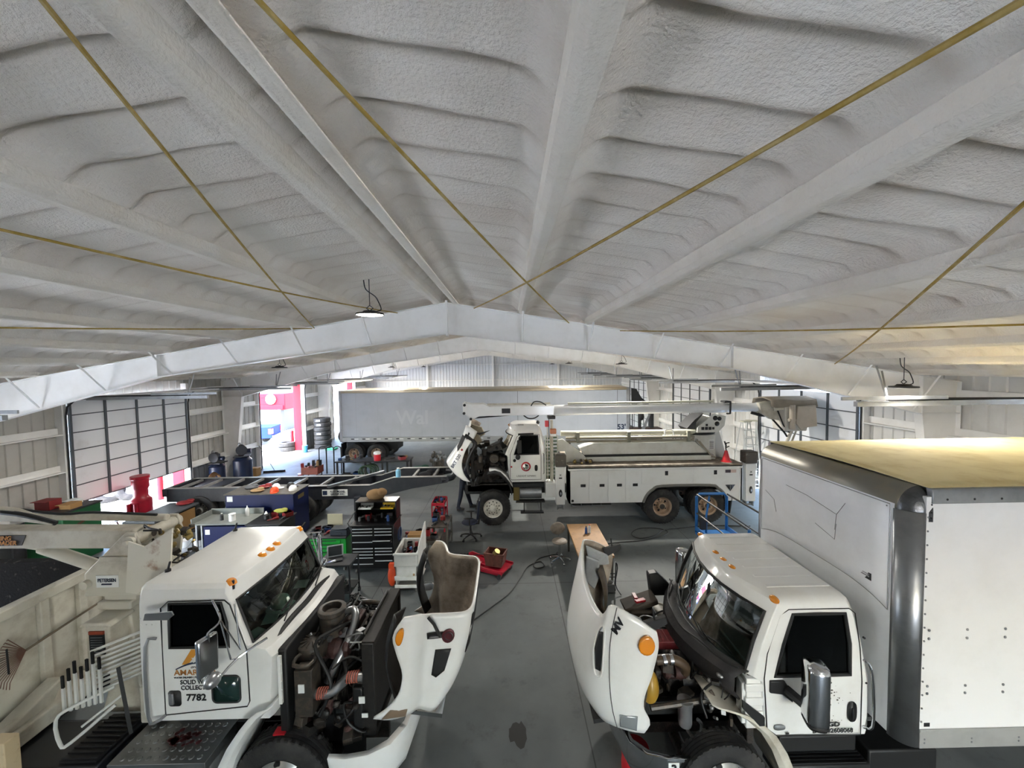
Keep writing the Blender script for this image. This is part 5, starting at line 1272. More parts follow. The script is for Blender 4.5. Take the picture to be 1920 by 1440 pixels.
# hood
Gc = [
 (0.0,[(-1.40,3.02),(-1.66,2.66),(-1.98,2.25),(-2.12,2.02),(-1.98,1.82),(-1.84,1.7)]),
 (0.34,[(-1.40,3.03),(-1.66,2.66),(-1.98,2.25),(-2.12,2.02),(-1.98,1.82),(-1.84,1.7)]),
 (0.6,[(-1.39,3.1),(-1.62,2.7),(-1.93,2.27),(-2.08,2.02),(-1.93,1.80),(-1.80,1.66)]),
 (0.76,[(-1.38,3.25),(-1.58,2.8),(-1.86,2.32),(-2.0,2.02),(-1.88,1.78),(-1.74,1.62)]),
 (0.86,[(-1.37,3.3),(-1.52,2.85),(-1.74,2.4),(-1.84,2.02),(-1.75,1.75),(-1.62,1.56)]),
 (0.93,[(-1.2,3.22),(-1.34,2.85),(-1.55,2.42),(-1.66,2.05),(-1.6,1.74),(-1.48,1.5)]),
 (0.97,[(-1.02,3.10),(-1.14,2.86),(-1.40,2.5),(-1.53,2.1),(-1.50,1.8),(-1.40,1.6),(-1.28,1.46)])]
HG = Hood(G, yc, Gc, n=20)
HG.patch([(0.12,0.2),(0.19,0.17),(0.2,0.4),(0.14,0.48),(0.12,0.36)], MATS['black'], 'side_vent', off=0.012)
HG.patch([(0.08,0.1),(0.1,0.09),(0.1,0.22),(0.085,0.22)], MATS['black'], 'emblem_bar', off=0.015)
disc(G, tuple(Vector(HG.at(0.09,0.42,0.0))+Vector((0,-0.03,0))), 0.035, MATS['red'], 'marker_light', HG.o)
p = Vector(HG.at(0.13,0.64,0.03)); G.text('BKT 520',0.14,tuple(p+Vector((0.04,-0.10,0.0))),MATS['text_navy'],parent=HG.o,bold=0.02,rx=90,ry=-58,sx=1.0)
b = G.mb()
for sg in (-1,1):
    y = yc+sg*0.9
    b.tube([(-1.42,y-0.02,2.98),(-1.08,y-0.03,2.72),(-1.22,y,2.4),(-1.36,y,2.05),(-1.3,y,1.7)],0.06,seg=8,smooth=3)
G.P(b,'fender_flare',MATS['black'],HG.o,split=True)
b = G.mb(); b.prism([(-1.36,3.1),(-0.98,2.98),(-0.86,2.72),(-1.1,2.6),(-1.35,2.85)],'y',yc-0.82,yc-0.7); b.prism([(-1.36,3.1),(-0.98,2.98),(-0.86,2.72),(-1.1,2.6),(-1.35,2.85)],'y',yc+0.7,yc+0.82); G.P(b,'inner_brace',mat('inner_beige','#8d8672',0.6,dirt='#4f4838',damt=0.7),HG.o,bevel=0.02,split=True)
b = G.mb(); b.prism([(-1.05,3.02),(-0.8,3.06),(-0.62,3.1),(-0.82,3.0),(-1.0,2.95)],'y',yc-0.8,yc-0.75); b.prism([(-1.0,2.72),(-0.8,2.76),(-0.7,2.78),(-0.85,2.7)],'y',yc-0.82,yc-0.78); G.P(b,'hood_latch',MATS['black'],HG.o,split=True)
b = G.mb(); b.box((-1.72,yc,1.68),(0.3,1.3,0.05),ry=0.4); G.P(b,'grille',MATS['black'],HG.o)
# fender over wheel
for sg in (-1,1):
    b = G.mb(); rows = []
    for (x,z) in ((-0.66,1.84),(-0.45,1.85),(-0.28,1.78),(-0.12,1.64),(0.0,1.48),(0.1,1.30)):
        rows.append([(x,yc+sg*0.55,z+0.02),(x,yc+sg*0.93,z+0.02),(x+0.01,yc+sg*0.96,z-0.05)])
    b.grid(rows); f = G.P(b,'fender',MATS['truck_white'],solid=0.02)
    b = G.mb(); rows = []
    for (x,z) in ((-0.72,1.68),(-0.5,1.72),(-0.32,1.66),(-0.16,1.5),(-0.02,1.32),(0.06,1.0)):
        rows.append([(x,yc+sg*0.6,z),(x,yc+sg*0.96,z),(x+0.03,yc+sg*0.975,z+0.1)])
    b.grid(rows); G.P(b,'fender_liner',MATS['black'],f,solid=0.02)
engine(G, -0.1, -1.15, yc, 1.2, 2.35, 41, cover='grease')
clutter(G,(-1.25,-0.1,12.85,14.2,1.3,2.6),70,47,[MATS['grime_black'],MATS['grease'],MATS['black']],0.1,0.28)
b = G.mb(); b.cyl((-0.95,12.9,2.0),(-0.95,12.9,2.25),0.08); b.lathe([(0,-0.1),(0.14,-0.1),(0.16,0.02),(0.1,0.1),(0,0.1)],(-0.5,12.95,2.15),'y',seg=20); G.P(b,'fuel_filter',MATS['grease2'],split=True)
b = G.mb(); b.prism([(-0.75,2.45),(-0.3,2.65),(-0.2,2.4),(-0.7,2.35)],'y',13.0,13.6); G.P(b,'cowl_panel',MATS['grime_black'],bevel=0.02)
radiator(G, -1.22, yc, 0.5, 1.2, 2.3, -1)
wheel(G,(-0.55,12.82,0.56),0.56,0.34,-1,'ten',rimcol='rim_white',rr=0.3); wheel(G,(-0.55,14.4,0.56),0.56,0.34,1,'ten',rimcol='rim_white',rr=0.3)
for xx in (4.95,6.43):
    wheel(G,(xx,12.68,0.56),0.56,0.28,-1,'steel',dual=True,rimcol='rim_tan',rr=0.3); wheel(G,(xx,14.5,0.56),0.56,0.28,1,'steel',dual=True,rimcol='rim_tan',rr=0.3)
b = G.mb()
for sy in (-0.42,0.42): b.bb(-1.5,7.8,yc+sy-0.04,yc+sy+0.04,0.9,1.2)
G.P(b,'frame_rail',MATS['black'],smooth=False,split=True)
b = G.mb(); b.cyl((0.33,12.95,1.0),(1.05,12.95,1.0),0.21,seg=24); G.P(b,'fuel_tank',MATS['galv'],bevel=0.01)
b = G.mb(); b.bb(0.12,0.32,12.75,13.1,0.78,1.3); G.P(b,'filter_housing',MATS['brassy'],bevel=0.02)
b = G.mb(); b.bb(0.1,1.12,12.7,13.2,1.24,1.36); b.bb(0.2,1.15,12.7,12.95,0.72,0.77); b.bb(0.35,1.1,12.65,12.85,0.38,0.42); b.bb(0.45,0.48,12.7,12.74,0.42,0.75); b.bb(1.0,1.03,12.7,12.74,0.42,0.75); G.P(b,'step',MATS['dark_steel'],bevel=0.005,split=True)
b = G.mb(); b.bb(1.17,1.5,12.6,13.1,0.92,1.38); G.P(b,'battery_box',MATS['truck_white'],bevel=0.015)
# mast, beacon, screen behind the cab
b = G.mb(); b.bb(1.36,1.44,12.75,12.83,1.4,3.42); b.bb(1.24,1.27,12.7,12.73,1.4,3.2); G.P(b,'rest_post',MATS['truck_cream'],smooth=False,split=True)
b = G.mb(); b.bb(1.34,1.54,12.66,12.82,2.98,3.14); bc = G.P(b,'beacon',mat('beacon_o','#b8632e',0.3),bevel=0.02)
b = G.mb(); b.bb(1.35,1.53,12.67,12.81,2.9,2.98); G.P(b,'beacon_base',MATS['white_plain'],bc)
b = G.mb(); b.bb(1.18,1.3,12.72,12.82,3.2,3.4); G.P(b,'signal_light',MATS['redbright'],bevel=0.015)
b = G.mb(); b.bb(1.3,1.32,12.74,12.8,2.8,3.45); G.P(b,'light_bracket',MATS['black'])
b = G.mb()
for k in range(12):
    z = 1.5+k*0.115; b.bb(1.22,1.34,12.9,12.94,z,z+0.05); b.bb(1.45,1.58,12.9,12.94,z+0.03,z+0.07)
G.P(b,'guard_slat',mat('guard_green','#39553a',0.6),split=True)
b = G.mb()
for x in (1.21,1.345,1.44,1.59): b.bb(x,x+0.02,12.88,12.96,1.4,2.9)
G.P(b,'guard_upright',mat('guard_cream','#b5b8a6',0.5),split=True)
# outriggers
for x0,x1 in ((1.49,1.77),(7.60,7.92)):
    b = G.mb(); b.prism([(x0,0.72),(x1,0.72),(x1,1.94),(x0,1.94)],'y',12.45,12.75); o = G.P(b,'outrigger',MATS['truck_white'],bevel=0.015)
    b = G.mb(); b.bb(x0-0.02,x1+0.05,12.42,12.78,1.95,2.34); G.P(b,'outrigger_cover',mat('checker','#55504a',0.5,metal=0.4,dirt='#b9b4aa',damt=0.6,dscale=14,dsharp=(0.6,0.7)),o,bevel=0.03)
    cx = (x0+x1)/2
    b = G.mb(); b.add([(cx+0.055*math.cos(a),12.44,1.1+0.12*math.sin(a)) for a in [2*PI*k/20 for k in range(20)]],[tuple(range(20))]); sl = G.P(b,'slot',MATS['black'],o,solid=0.004)
    b = G.mb(); b.add([(cx+0.025*math.cos(a),12.432,1.08+0.06*math.sin(a)) for a in [2*PI*k/16 for k in range(16)]],[tuple(range(16))]); G.P(b,'slot_bar',MATS['galv'],sl) if False else G.P(b,'slot_bar',MATS['galv'],o,solid=0.004)
    G.text('X',0.09,(cx,12.444,1.68),MATS['text_black'],parent=o,bold=0.02); b = G.mb(); b.bb(cx-0.05,cx+0.05,12.44,12.445,1.57,1.61); G.P(b,'decal_bar',MATS['text_black'],o,smooth=False)
    b = G.mb(); b.bb(x0+0.03,x0+0.06,12.5,12.7,0.55,0.72); b.bb(x1-0.06,x1-0.03,12.5,12.7,0.55,0.72); b.cyl((x0+0.02,12.6,0.58),(x1-0.02,12.6,0.58),0.025); G.P(b,'outrigger_foot',MATS['galv'],o,split=True)
# service body with wheel arch
arch = [(4.30,0.74),(4.42,0.98),(4.62,1.16),(4.92,1.26),(6.45,1.26),(6.72,1.16),(6.92,0.98),(7.02,0.74)]
b = G.mb()
poly = [(1.9,0.74)]+arch+[(7.5,0.74),(7.5,1.9),(1.9,1.9)]
b.prism(poly,'y',12.5,12.56); b.bb(1.9,7.5,12.5,14.7,1.84,1.9); b.prism(poly,'y',14.64,14.7); b.bb(1.9,1.95,12.5,14.7,0.74,1.9); b.bb(7.45,7.5,12.5,14.7,0.74,1.9)
sb = G.P(b,'service_body',MATS['truck_white'],smooth=False)
b = G.mb(); b.bb(1.9,4.25,12.56,13.05,0.75,1.83); b.bb(1.95,7.45,13.05,14.15,1.3,1.84); G.P(b,'body_core',MATS['black'],sb,smooth=False)
b = G.mb(); rows = []
for x,z in arch: rows.append([(x,12.47,z),(x,12.5,z+0.07 if 4.3<x<7.0 else z)])
for i,(x,z) in enumerate(arch): pass
b.tube([(x,12.49,z) for x,z in arch],0.045,seg=8,smooth=3); G.P(b,'arch_trim',mat('trim_rubber','#6b6a64',0.7),sb)
def bdoor(x0,x1,z0,z1,handle=True,up=False):
    b = G.mb(); b.bb(x0,x1,12.485,12.5,z0,z1); d = G.P(b,'compartment_door',MATS['truck_white'],sb,bevel=0.004)
    if handle:
        hx, hz = (x1-0.16,1.32) if not up else ((x0+x1)/2,z1-0.12)
        b = G.mb()
        if up: b.bb(hx-0.05,hx+0.05,12.475,12.486,hz-0.07,hz+0.07)
        else: b.bb(hx-0.08,hx+0.08,12.475,12.486,hz-0.045,hz+0.045)
        G.P(b,'door_latch',MATS['dark_steel'],d,bevel=0.01)
for x0,x1 in ((1.96,2.52),(2.56,3.13),(3.17,3.69),(3.73,4.2)): bdoor(x0,x1,0.79,1.8)
bdoor(4.26,5.84,1.35,1.8,up=True); bdoor(5.90,7.36,1.35,1.8,up=True)
b = G.mb(); b.bb(1.88,7.5,12.47,12.52,1.81,1.87); b.bb(7.41,7.44,12.47,12.5,0.76,1.82); G.P(b,'body_rail',MATS['truck_white'],sb,smooth=False,split=True)
b = G.mb(); b.bb(1.9,7.5,12.48,14.7,1.9,1.96); G.P(b,'wood_deck',mat('deck_wood','#756b5f',0.8,dirt='#b0a898',damt=0.6,dscale=5,dsharp=(0.5,0.65)),sb,smooth=False)
b = G.mb(); b.add([(6.95,12.48,1.27),(7.27,12.48,1.27),(7.11,12.48,1.06)],[(0,1,2)]); tri = G.P(b,'triangle_logo',MATS['text_black'],sb,solid=0.003)
b = G.mb(); b.bb(7.1,7.12,12.474,12.478,1.1,1.25); G.P(b,'logo_line',MATS['galv'],tri)
b = G.mb(); b.bb(6.95,7.12,12.478,12.484,1.66,1.76); G.P(b,'flag_sticker',mat('flag_dark','#4a4048',0.6),sb); b = G.mb(); b.bb(7.12,7.3,12.478,12.484,1.66,1.76); G.P(b,'flag_stripes',mat('flag_pink','#c9b3ab',0.6),sb)
b = G.mb(); b.bb(2.0,3.3,12.55,12.8,0.62,0.65)
for x in (2.0,2.3,2.65,2.95,3.28): b.bb(x,x+0.02,12.55,12.8,0.62,0.75)
G.P(b,'under_step',MATS['galv'],sb,smooth=False,split=True)
b = G.mb(); b.cyl((2.02,12.48,0.83),(2.02,12.49,0.83),0.04); G.P(b,'bumper_stud',MATS['black'],sb)
b = G.mb(); b.box((7.15,12.75,0.6),(0.04,0.5,0.55),ry=0.15); G.P(b,'mud_flap',MATS['black'],sb)
# lower boom / cargo structure on the deck
b = G.mb(); b.prism([(1.6,2.72),(1.78,2.76),(2.36,2.32),(2.55,2.12),(2.3,1.96),(1.86,1.96),(1.86,2.34),(1.6,2.34)],'y',12.95,13.02); pp = G.P(b,'gusset_plate',mat('util_grey','#c9cbc6',0.45,dirt='#a19c90',damt=0.4),bevel=0.008)
b = G.mb(); b.prism([(2.36,2.42),(2.85,2.58),(6.2,2.58),(6.62,2.2),(2.5,2.2)],'y',13.0,13.5); G.P(b,'cargo_bunk',MATS['util_grey'],bevel=0.01)
b = G.mb(); b.bb(2.5,6.7,12.98,13.5,2.13,2.2); b.bb(2.6,6.6,13.02,13.5,1.96,2.0); G.P(b,'black_strip',MATS['black'],smooth=False,split=True)  # black strips above and below the bunk sill
b = G.mb(); b.bb(2.55,6.72,12.92,13.5,1.98,2.13); G.P(b,'bunk_sill',MATS['util_grey'],bevel=0.01)
b = G.mb(); b.cyl((1.75,13.2,2.9),(6.3,13.2,2.88),0.09,seg=14); G.P(b,'stowed_pipe',mat('pipe_cream','#c6c5b4',0.5,dirt='#96907c',damt=0.4))
b = G.mb(); b.cyl((1.9,13.05,2.76),(6.2,13.05,2.74),0.05,seg=12); b.cyl((1.9,13.05,2.64),(6.2,13.05,2.64),0.04,seg=12); G.P(b,'rail_pipe',mat('pipe_dull','#8f8a7c',0.6),split=True)
b = G.mb()
for x in (2.25,3.95,5.95): b.bb(x,x+0.1,12.98,13.3,2.6,2.94)
G.P(b,'pipe_clamp',mat('clamp_olive','#77776a',0.5),split=True)
b = G.mb(); b.tube([(5.2,13.0,2.8),(5.22,13.0,2.98),(5.45,13.0,2.98),(5.5,13.0,2.8)],0.02,seg=6,smooth=3); G.P(b,'hook_rod',MATS['white_plain'])
clutter(G,(1.9,2.7,12.6,12.9,1.98,2.08),10,60,[MATS['brassy'],MATS['grease2']],0.06,0.14,name='fitting')
# pedestal and turret
b = G.mb(); b.prism([(6.1,2.78),(6.95,2.78),(6.95,1.96),(6.72,1.96),(6.35,2.5)],'y',13.1,14.1); pd = G.P(b,'pedestal',MATS['util_grey'],bevel=0.01)
b = G.mb(); b.prism([(6.95,2.78),(7.05,3.3),(7.45,1.96),(6.95,1.96)],'y',13.3,14.0); G.P(b,'pedestal_cone',mat('cone_grey','#b9bab6',0.5),pd,bevel=0.01)  # cone a slightly darker grey than the pedestal
b = G.mb(); b.bb(6.72,6.9,13.085,13.095,2.3,2.62); lv = G.P(b,'vent_plate',MATS['paper'],pd,smooth=False)
b = G.mb()
for k in range(7): b.bb(6.74,6.88,13.078,13.086,2.32+k*0.04,2.335+k*0.04)
G.P(b,'vent_slot',MATS['dark_steel'],lv,smooth=False,split=True)
b = G.mb(); b.tube([(6.25,13.0,2.65),(6.5,12.98,2.4),(6.75,12.95,2.1),(6.9,12.98,2.05)],0.03,seg=6); b.tube([(6.35,12.98,2.6),(6.7,12.96,2.15)],0.025,seg=6); G.P(b,'link_arm',MATS['pipe_dull'],pd,split=True)
for x,z in ((6.3,2.62),(6.82,2.1)):
    b = G.mb(); b.cyl((x,13.06,z),(x,13.1,z),0.05); G.P(b,'pin',MATS['galv'],pd)
b = G.mb(); b.lathe([(0,2.78),(0.55,2.78),(0.58,2.82),(0.55,2.87),(0,2.87)],(6.55,13.6,0),'z',seg=28); G.P(b,'turntable_ring',MATS['black'])
b = G.mb(); tp2 = [(6.28,2.88),(6.98,2.88),(7.2,3.1),(7.24,3.42),(6.82,3.5),(6.3,3.05)]
b.prism(tp2,'y',13.0,13.06); b.prism(tp2,'y',14.05,14.1); b.prism([(6.3,2.9),(7.0,2.9),(7.1,3.3),(6.8,3.4)],'y',13.06,14.05); tt = G.P(b,'turret',MATS['util_grey'],bevel=0.008)
b = G.mb()
for x,z,w,h in ((6.42,2.97,0.09,0.1),(6.54,2.97,0.09,0.1),(6.66,2.97,0.09,0.1),(6.78,2.98,0.07,0.08),(6.56,3.1,0.07,0.07)): b.bb(x,x+w,12.985,12.998,z,z+h)
G.P(b,'control_label',MATS['dark_steel'],tt,smooth=False,split=True)
for x,z,r in ((6.88,3.36,0.08),(7.02,3.34,0.07),(6.94,3.17,0.08)): disc(G,(x,12.995,z),r,MATS['black'],'port_hole',tt)
b = G.mb(); b.prism([(6.02,3.0),(6.3,3.3),(6.6,3.5),(6.35,3.2),(6.3,2.92),(6.1,2.9)],'y',13.2,13.9); G.P(b,'hose_basket',MATS['dark_steel'],bevel=0.01)
# boom: steel elbow section + fibreglass tube
bp = [(-1.5,4.02),(-1.25,3.96),(-0.82,3.96),(-0.62,3.86),(1.5,3.86),(1.5,3.56),(-0.95,3.56),(-1.2,3.44),(-1.5,3.68)]
b = G.mb(); b.prism(bp,'y',12.95,13.0); b.prism(bp,'y',13.35,13.4); b.bb(-0.7,1.5,13.0,13.35,3.58,3.86); b.prism([(-1.2,3.5),(-1.0,3.56),(-0.7,3.86),(-0.85,3.94),(-1.3,3.92)],'y',13.0,13.35); bo = G.P(b,'steel_boom',MATS['truck_white'],bevel=0.01)
b = G.mb()
for x,z in ((-1.44,3.93),(-1.46,3.66),(-1.24,3.47)): b.cyl((x,12.9,z),(x,13.44,z),0.045)
G.P(b,'pivot_pin',MATS['dark_steel'],bo,split=True)
b = G.mb(); b.cyl((-1.2,13.18,3.47),(0.1,13.18,3.56),0.025); G.P(b,'link_rod',MATS['dark_steel'],bo)
b = G.mb(); b.cyl((-0.7,13.15,3.92),(1.4,13.15,3.92),0.035); G.P(b,'top_rod',MATS['truck_cream'],bo)
b = G.mb(); b.bb(-0.22,0.06,12.935,12.95,3.64,3.8); G.P(b,'decal_patch',MATS['dark_steel'],bo,smooth=False)
b = G.mb(); b.tube([(0.75,13.0,3.86),(0.85,12.98,4.0),(1.05,12.98,4.0),(1.25,13.0,3.88)],0.02,seg=6,smooth=4); b.tube([(0.5,12.98,3.56),(0.65,12.96,3.46),(0.85,12.97,3.46),(1.0,12.98,3.55)],0.022,seg=6,smooth=4); G.P(b,'boom_hose',MATS['black'],bo,split=True)
b = G.mb(); b.lathe([(0.0,1.45),(0.175,1.45),(0.185,1.5),(0.18,2.0),(0.165,2.1),(0.165,7.3),(0.15,7.35),(0.145,8.3),(0.16,8.35),(0.165,8.5),(0,8.5)],(0,13.2,3.68),'x',seg=28); G.P(b,'fibreglass_boom',mat('fibreglass','#dfe2e4',0.25,coat=0.4,dirt='#c9cccc',damt=0.3),angle=50)
b = G.mb(); b.cyl((2.0,13.2,3.9),(6.9,13.2,3.9),0.04); G.P(b,'leveling_rod',MATS['pipe_cream'])
b = G.mb(); b.tube([(7.25,13.0,3.9),(7.4,13.02,3.88),(7.38,13.0,3.5),(7.38,13.2,3.48)],0.035,seg=5); b.bb(7.2,7.42,13.0,13.3,3.86,3.92); G.P(b,'boom_strap',MATS['black'],bevel=0.01,split=True)
b = G.mb(); b.bb(1.3,1.55,12.95,13.3,3.42,3.52); G.P(b,'boom_rest',MATS['dark_steel'],bevel=0.02)
# platform bracket and basket
b = G.mb(); b.prism([(8.3,3.85),(8.6,3.9),(8.95,3.78),(9.0,3.25),(8.7,3.3),(8.4,3.5)],'y',12.95,13.1); b.bb(8.35,8.75,13.1,13.3,3.5,3.82); br = G.P(b,'platform_bracket',MATS['truck_cream'],bevel=0.02)
b = G.mb(); b.push(Matrix.Translation((8.9,12.88,3.72)) @ Matrix.Rotation(-0.15,4,'Y')); b.bb(-0.16,0.16,-0.05,0.05,-0.12,0.12); b.pop(); cb = G.P(b,'control_box',MATS['truck_cream'],br,bevel=0.02)
b = G.mb(); b.tube([(8.2,13.2,3.5),(8.45,13.1,3.42),(8.7,13.1,3.4)],0.05,seg=8); b.tube([(8.7,13.0,3.4),(9.2,13.0,2.85),(9.3,13.0,2.7)],0.03,seg=6); b.tube([(8.9,12.9,3.6),(9.1,12.9,3.1),(9.3,12.9,2.85)],0.02,seg=6); G.P(b,'control_hose',MATS['black'],br,split=True)
b = G.mb()
def bring(z, x0, x1, y0, y1): return [(x0,y0,z),(x1,y0,z),(x1,y1,z),(x0,y1,z)]
rows = [bring(2.9,9.15,9.85,12.85,13.5),bring(3.8,9.05,9.98,12.75,13.6),bring(3.84,9.0,10.03,12.7,13.65)]
b.grid(rows,closed=True); b.add(rows[0],[(3,2,1,0)]); bk = G.P(b,'basket',mat('basket','#c9c5bb',0.6,dirt='#a59d90',damt=0.5,dscale=3),bevel=0.03)
b = G.mb(); rows = []
for i in range(9):
    t = i/8; x = 8.55+1.5*t
    rows.append([(x,12.66,3.74-0.03*math.sin(t*9)),(x,12.72,3.95+0.02*math.sin(t*7)),(x,13.2,4.04),(x,13.66,3.95),(x,13.72,3.78)])
b.grid(rows); G.P(b,'basket_cover',mat('cover_tan','#8f8576',0.8,dirt='#6a6154',damt=0.5),bk,solid=0.03)
b = G.mb(); b.prism([(9.35,3.75),(9.95,3.78),(10.0,3.1),(9.6,3.05),(9.5,2.95),(9.3,3.2)],'y',12.6,12.66); b.cyl((9.1,12.66,3.3),(9.45,12.66,3.3),0.06); b.cyl((9.22,12.66,3.0),(9.22,12.66,3.8),0.09); G.P(b,'tool_apron',mat('apron','#b5aa9a',0.7,dirt='#93897b',damt=0.4),bk,bevel=0.02,split=True)
b = G.mb(); b.tube([(9.45,13.0,2.9),(9.3,13.0,2.55),(9.25,13.0,2.3)],0.05,seg=6); b.tube([(9.6,13.0,2.88),(9.45,13.0,2.5)],0.03,seg=6); G.P(b,'support_strut',MATS['truck_cream'],bk,split=True)
# ================= semitrailer in the back =================
TR = thing('semitrailer', 'long pale grey box semitrailer marked 53 feet, parked across the far end', 'trailer', (-1.35,22.4,0), -0.045)
L, Wd, z0, z1 = 15.6, 2.5, 1.18, 3.98
TC = mat('trailer_grey','#b3bac3',0.4,dirt='#99a0a8',damt=0.35,dscale=1.3)
b = MB(); b.bb(-L/2,L/2,-Wd/2,Wd/2,z0+0.25,z1-0.12); bx = b.build('trailer_body',TC,TR,bevel=0.02)
b = MB(); b.bb(-L/2-0.02,L/2+0.02,-Wd/2-0.03,Wd/2+0.03,z1-0.14,z1); b.build('roof_rail',mat('gold_alu','#a59a85',0.3,metal=0.8),TR,bevel=0.02)
b = MB(); b.bb(-L/2,L/2,-Wd/2-0.02,Wd/2+0.02,z0,z0+0.25); b.build('bottom_rail',mat('rail_light','#a7abad',0.4,metal=0.3,dirt='#77797a',damt=0.4),TR,bevel=0.01)
b = MB()
for i in range(13): b.bb(-L/2+0.6+i*0.62,-L/2+0.76+i*0.62,-Wd/2-0.028,-Wd/2-0.02,z0+0.13,z0+0.18)
b.build('reflector_dark',MATS['text_black'],TR,smooth=False,split=True)
b = MB()
for i in range(12): b.bb(-L/2+0.8+i*0.62,-L/2+1.0+i*0.62,-Wd/2-0.028,-Wd/2-0.02,z0+0.13,z0+0.18)
b.build('reflector_white',MATS['paper'],TR,smooth=False,split=True)
for x0 in (-L/2,L/2-0.1):
    b = MB(); b.bb(x0-0.02,x0+0.12,-Wd/2-0.03,-Wd/2,z0,z1); b.build('corner_post',MATS['galv'],TR)
b = MB()
for x in (1.9,7.2): b.bb(x,x+0.015,-Wd/2-0.006,-Wd/2,z0+0.25,z1-0.14)
b.build('side_seam',MATS['dark_steel'],TR,smooth=False,split=True)
b = MB()
for k in range(12): b.bb(-L/2+0.9+k*1.2,-L/2+0.91+k*1.2,-Wd/2-0.003,-Wd/2,z0+0.25,z1-0.14)
b.build('panel_joint',mat('joint_grey','#a3a9b0',0.5),TR,smooth=False,split=True)
for s_,x,z,sz,m in (("53'",7.3,1.86,0.38,'text_navy'),): text(s_,sz,(x+0.12,-Wd/2-0.004,z),MATS[m],TR,bold=0.035)
text('Wal',1.05,(-3.8,-Wd/2-0.003,2.45),mat('ghost_mark','#bcc2c9',0.5),TR,bold=0.02)
RT = Rig('x','x','x',0,0)
bpy.data.objects.remove(RT.root); RT.root = TR; RT.o = Matrix.Identity(4); RT.off = Vector((0,0,0))
for x in (-7.1,-5.85):
    for sy in (-1,1): wheel(RT,(x,sy*(Wd/2-0.16),0.52),0.52,0.26,sy,'steel',dual=True,rimcol='rim_tan',tread=False)
b = MB(); b.bb(-7.8,-4.9,-0.5,0.5,0.6,1.1); b.cyl((-7.1,-1.0,0.52),(-7.1,1.0,0.52),0.08); b.cyl((-5.85,-1.0,0.52),(-5.85,1.0,0.52),0.08); b.build('bogie',MATS['black'],TR,split=True)
for sy in (-1,1):
    b = MB(); b.bb(-7.78,-7.74,sy*0.95-0.3,sy*0.95+0.3,0.35,1.1); b.build('mud_flap',MATS['black'],TR)
    b = MB(); b.bb(4.6,4.75,sy*0.8-0.07,sy*0.8+0.07,0.05,1.2); b.bb(4.5,4.85,sy*0.8-0.15,sy*0.8+0.15,0,0.05); b.build('landing_leg',MATS['dark_steel'],TR)
b = MB(); b.bb(L/2+0.02,L/2+0.05,-0.9,-0.1,2.9,3.95); b.build('nose_panel',MATS['black'],TR)
# ================= flat chassis trailer =================
CH = thing('container_chassis','black steel container chassis trailer without a load, in front of the semitrailer','trailer',(-6.5,13.8,0))
CT = Matrix.Translation((6.5,-13.8,0))
CB = mat('chassis_black','#1d2027',0.45,dirt='#3a3a3e',damt=0.5,dscale=3)
CTOP = mat('chassis_top','#8a8987',0.5,dirt='#4c4a48',damt=0.5,dscale=6)
for y in (13.2,14.4):
    b = MB(CT); b.prism([(-11.5,1.25),(-4.7,1.25),(-3.9,1.5),(-2.1,1.5),(-2.02,1.4),(-2.1,1.3),(-3.3,1.12),(-4.6,0.8),(-11.5,0.8)],'y',y-0.05,y+0.05); r_ = b.build('chassis_beam',CB,CH,bevel=0.006)
    b = MB(CT); P = [(-11.5,1.255),(-4.7,1.255),(-3.9,1.505),(-2.12,1.505)]
    for (xa,za),(xb_,zb_) in zip(P[:-1],P[1:]): b.prism([(xa,za),(xb_,zb_),(xb_,zb_+0.012),(xa,za+0.012)],'y',y-0.075,y+0.075)
    b.build('beam_flange',CTOP,r_,smooth=False)
for k,x in enumerate((-11.2,-10.5,-9.7,-9.0,-8.4,-7.4,-6.45,-5.6)):
    b = MB(CT); b.bb(x-0.04,x+0.04,13.25,14.35,1.17,1.24); b.build('cross_member',CTOP,CH,smooth=False)
for x in (-3.3,-2.6):
    b = MB(CT); b.bb(x-0.04,x+0.04,13.25,14.35,1.4,1.48); b.build('cross_member',CTOP,CH,smooth=False)
b = MB(CT); b.tube([(-2.3,13.2,1.4),(-2.05,13.3,1.4),(-1.96,13.5,1.4),(-1.96,14.1,1.4),(-2.05,14.3,1.4),(-2.3,14.4,1.4)],0.1,seg=8,smooth=4); b.build('nose_bolster',CB,CH)
b = MB(CT); b.bb(-3.2,-2.4,13.3,14.3,1.3,1.34); b.build('coupler_plate',CB,CH)
for y in (13.1,14.5):
    b = MB(CT); b.bb(-5.2,-5.02,y-0.08,y+0.08,0.06,0.9); b.bb(-5.3,-4.92,y-0.13,y+0.13,0,0.06); b.build('landing_leg',CB,CH,bevel=0.005)
b = MB(CT); b.bb(-11.6,-11.45,13.12,14.5,1.0,1.25); b.bb(-7.6,-7.45,13.12,14.5,1.0,1.22); b.build('bolster',CB,CH,split=True)
RT2 = Rig('x','x','x',0,0); bpy.data.objects.remove(RT2.root); RT2.root = CH; RT2.o = CT; RT2.off = Vector((6.5,-13.8,0))
for x in (-10.4,-7.0):
    for sy,y in ((-1,13.2),(1,14.4)): wheel(RT2,(x,y,0.5),0.5,0.26,sy,'steel',dual=True,tread=False)
b = MB(CT); b.bb(-6.3,-5.45,13.142,13.148,0.92,1.14); sg_ = b.build('maker_sign',MATS['paper'],CH,smooth=False)
text('ALEX MODEL',0.085,(0.72,-0.664,1.07),MATS['text_navy'],sg_,bold=0.02); text('GROUP INC.',0.085,(0.72,-0.664,0.98),MATS['text_navy'],sg_,bold=0.02)
b = MB(CT); b.bb(-6.28,-6.13,13.136,13.142,0.96,1.1); b.build('sign_logo',MATS['text_navy'],sg_,smooth=False)
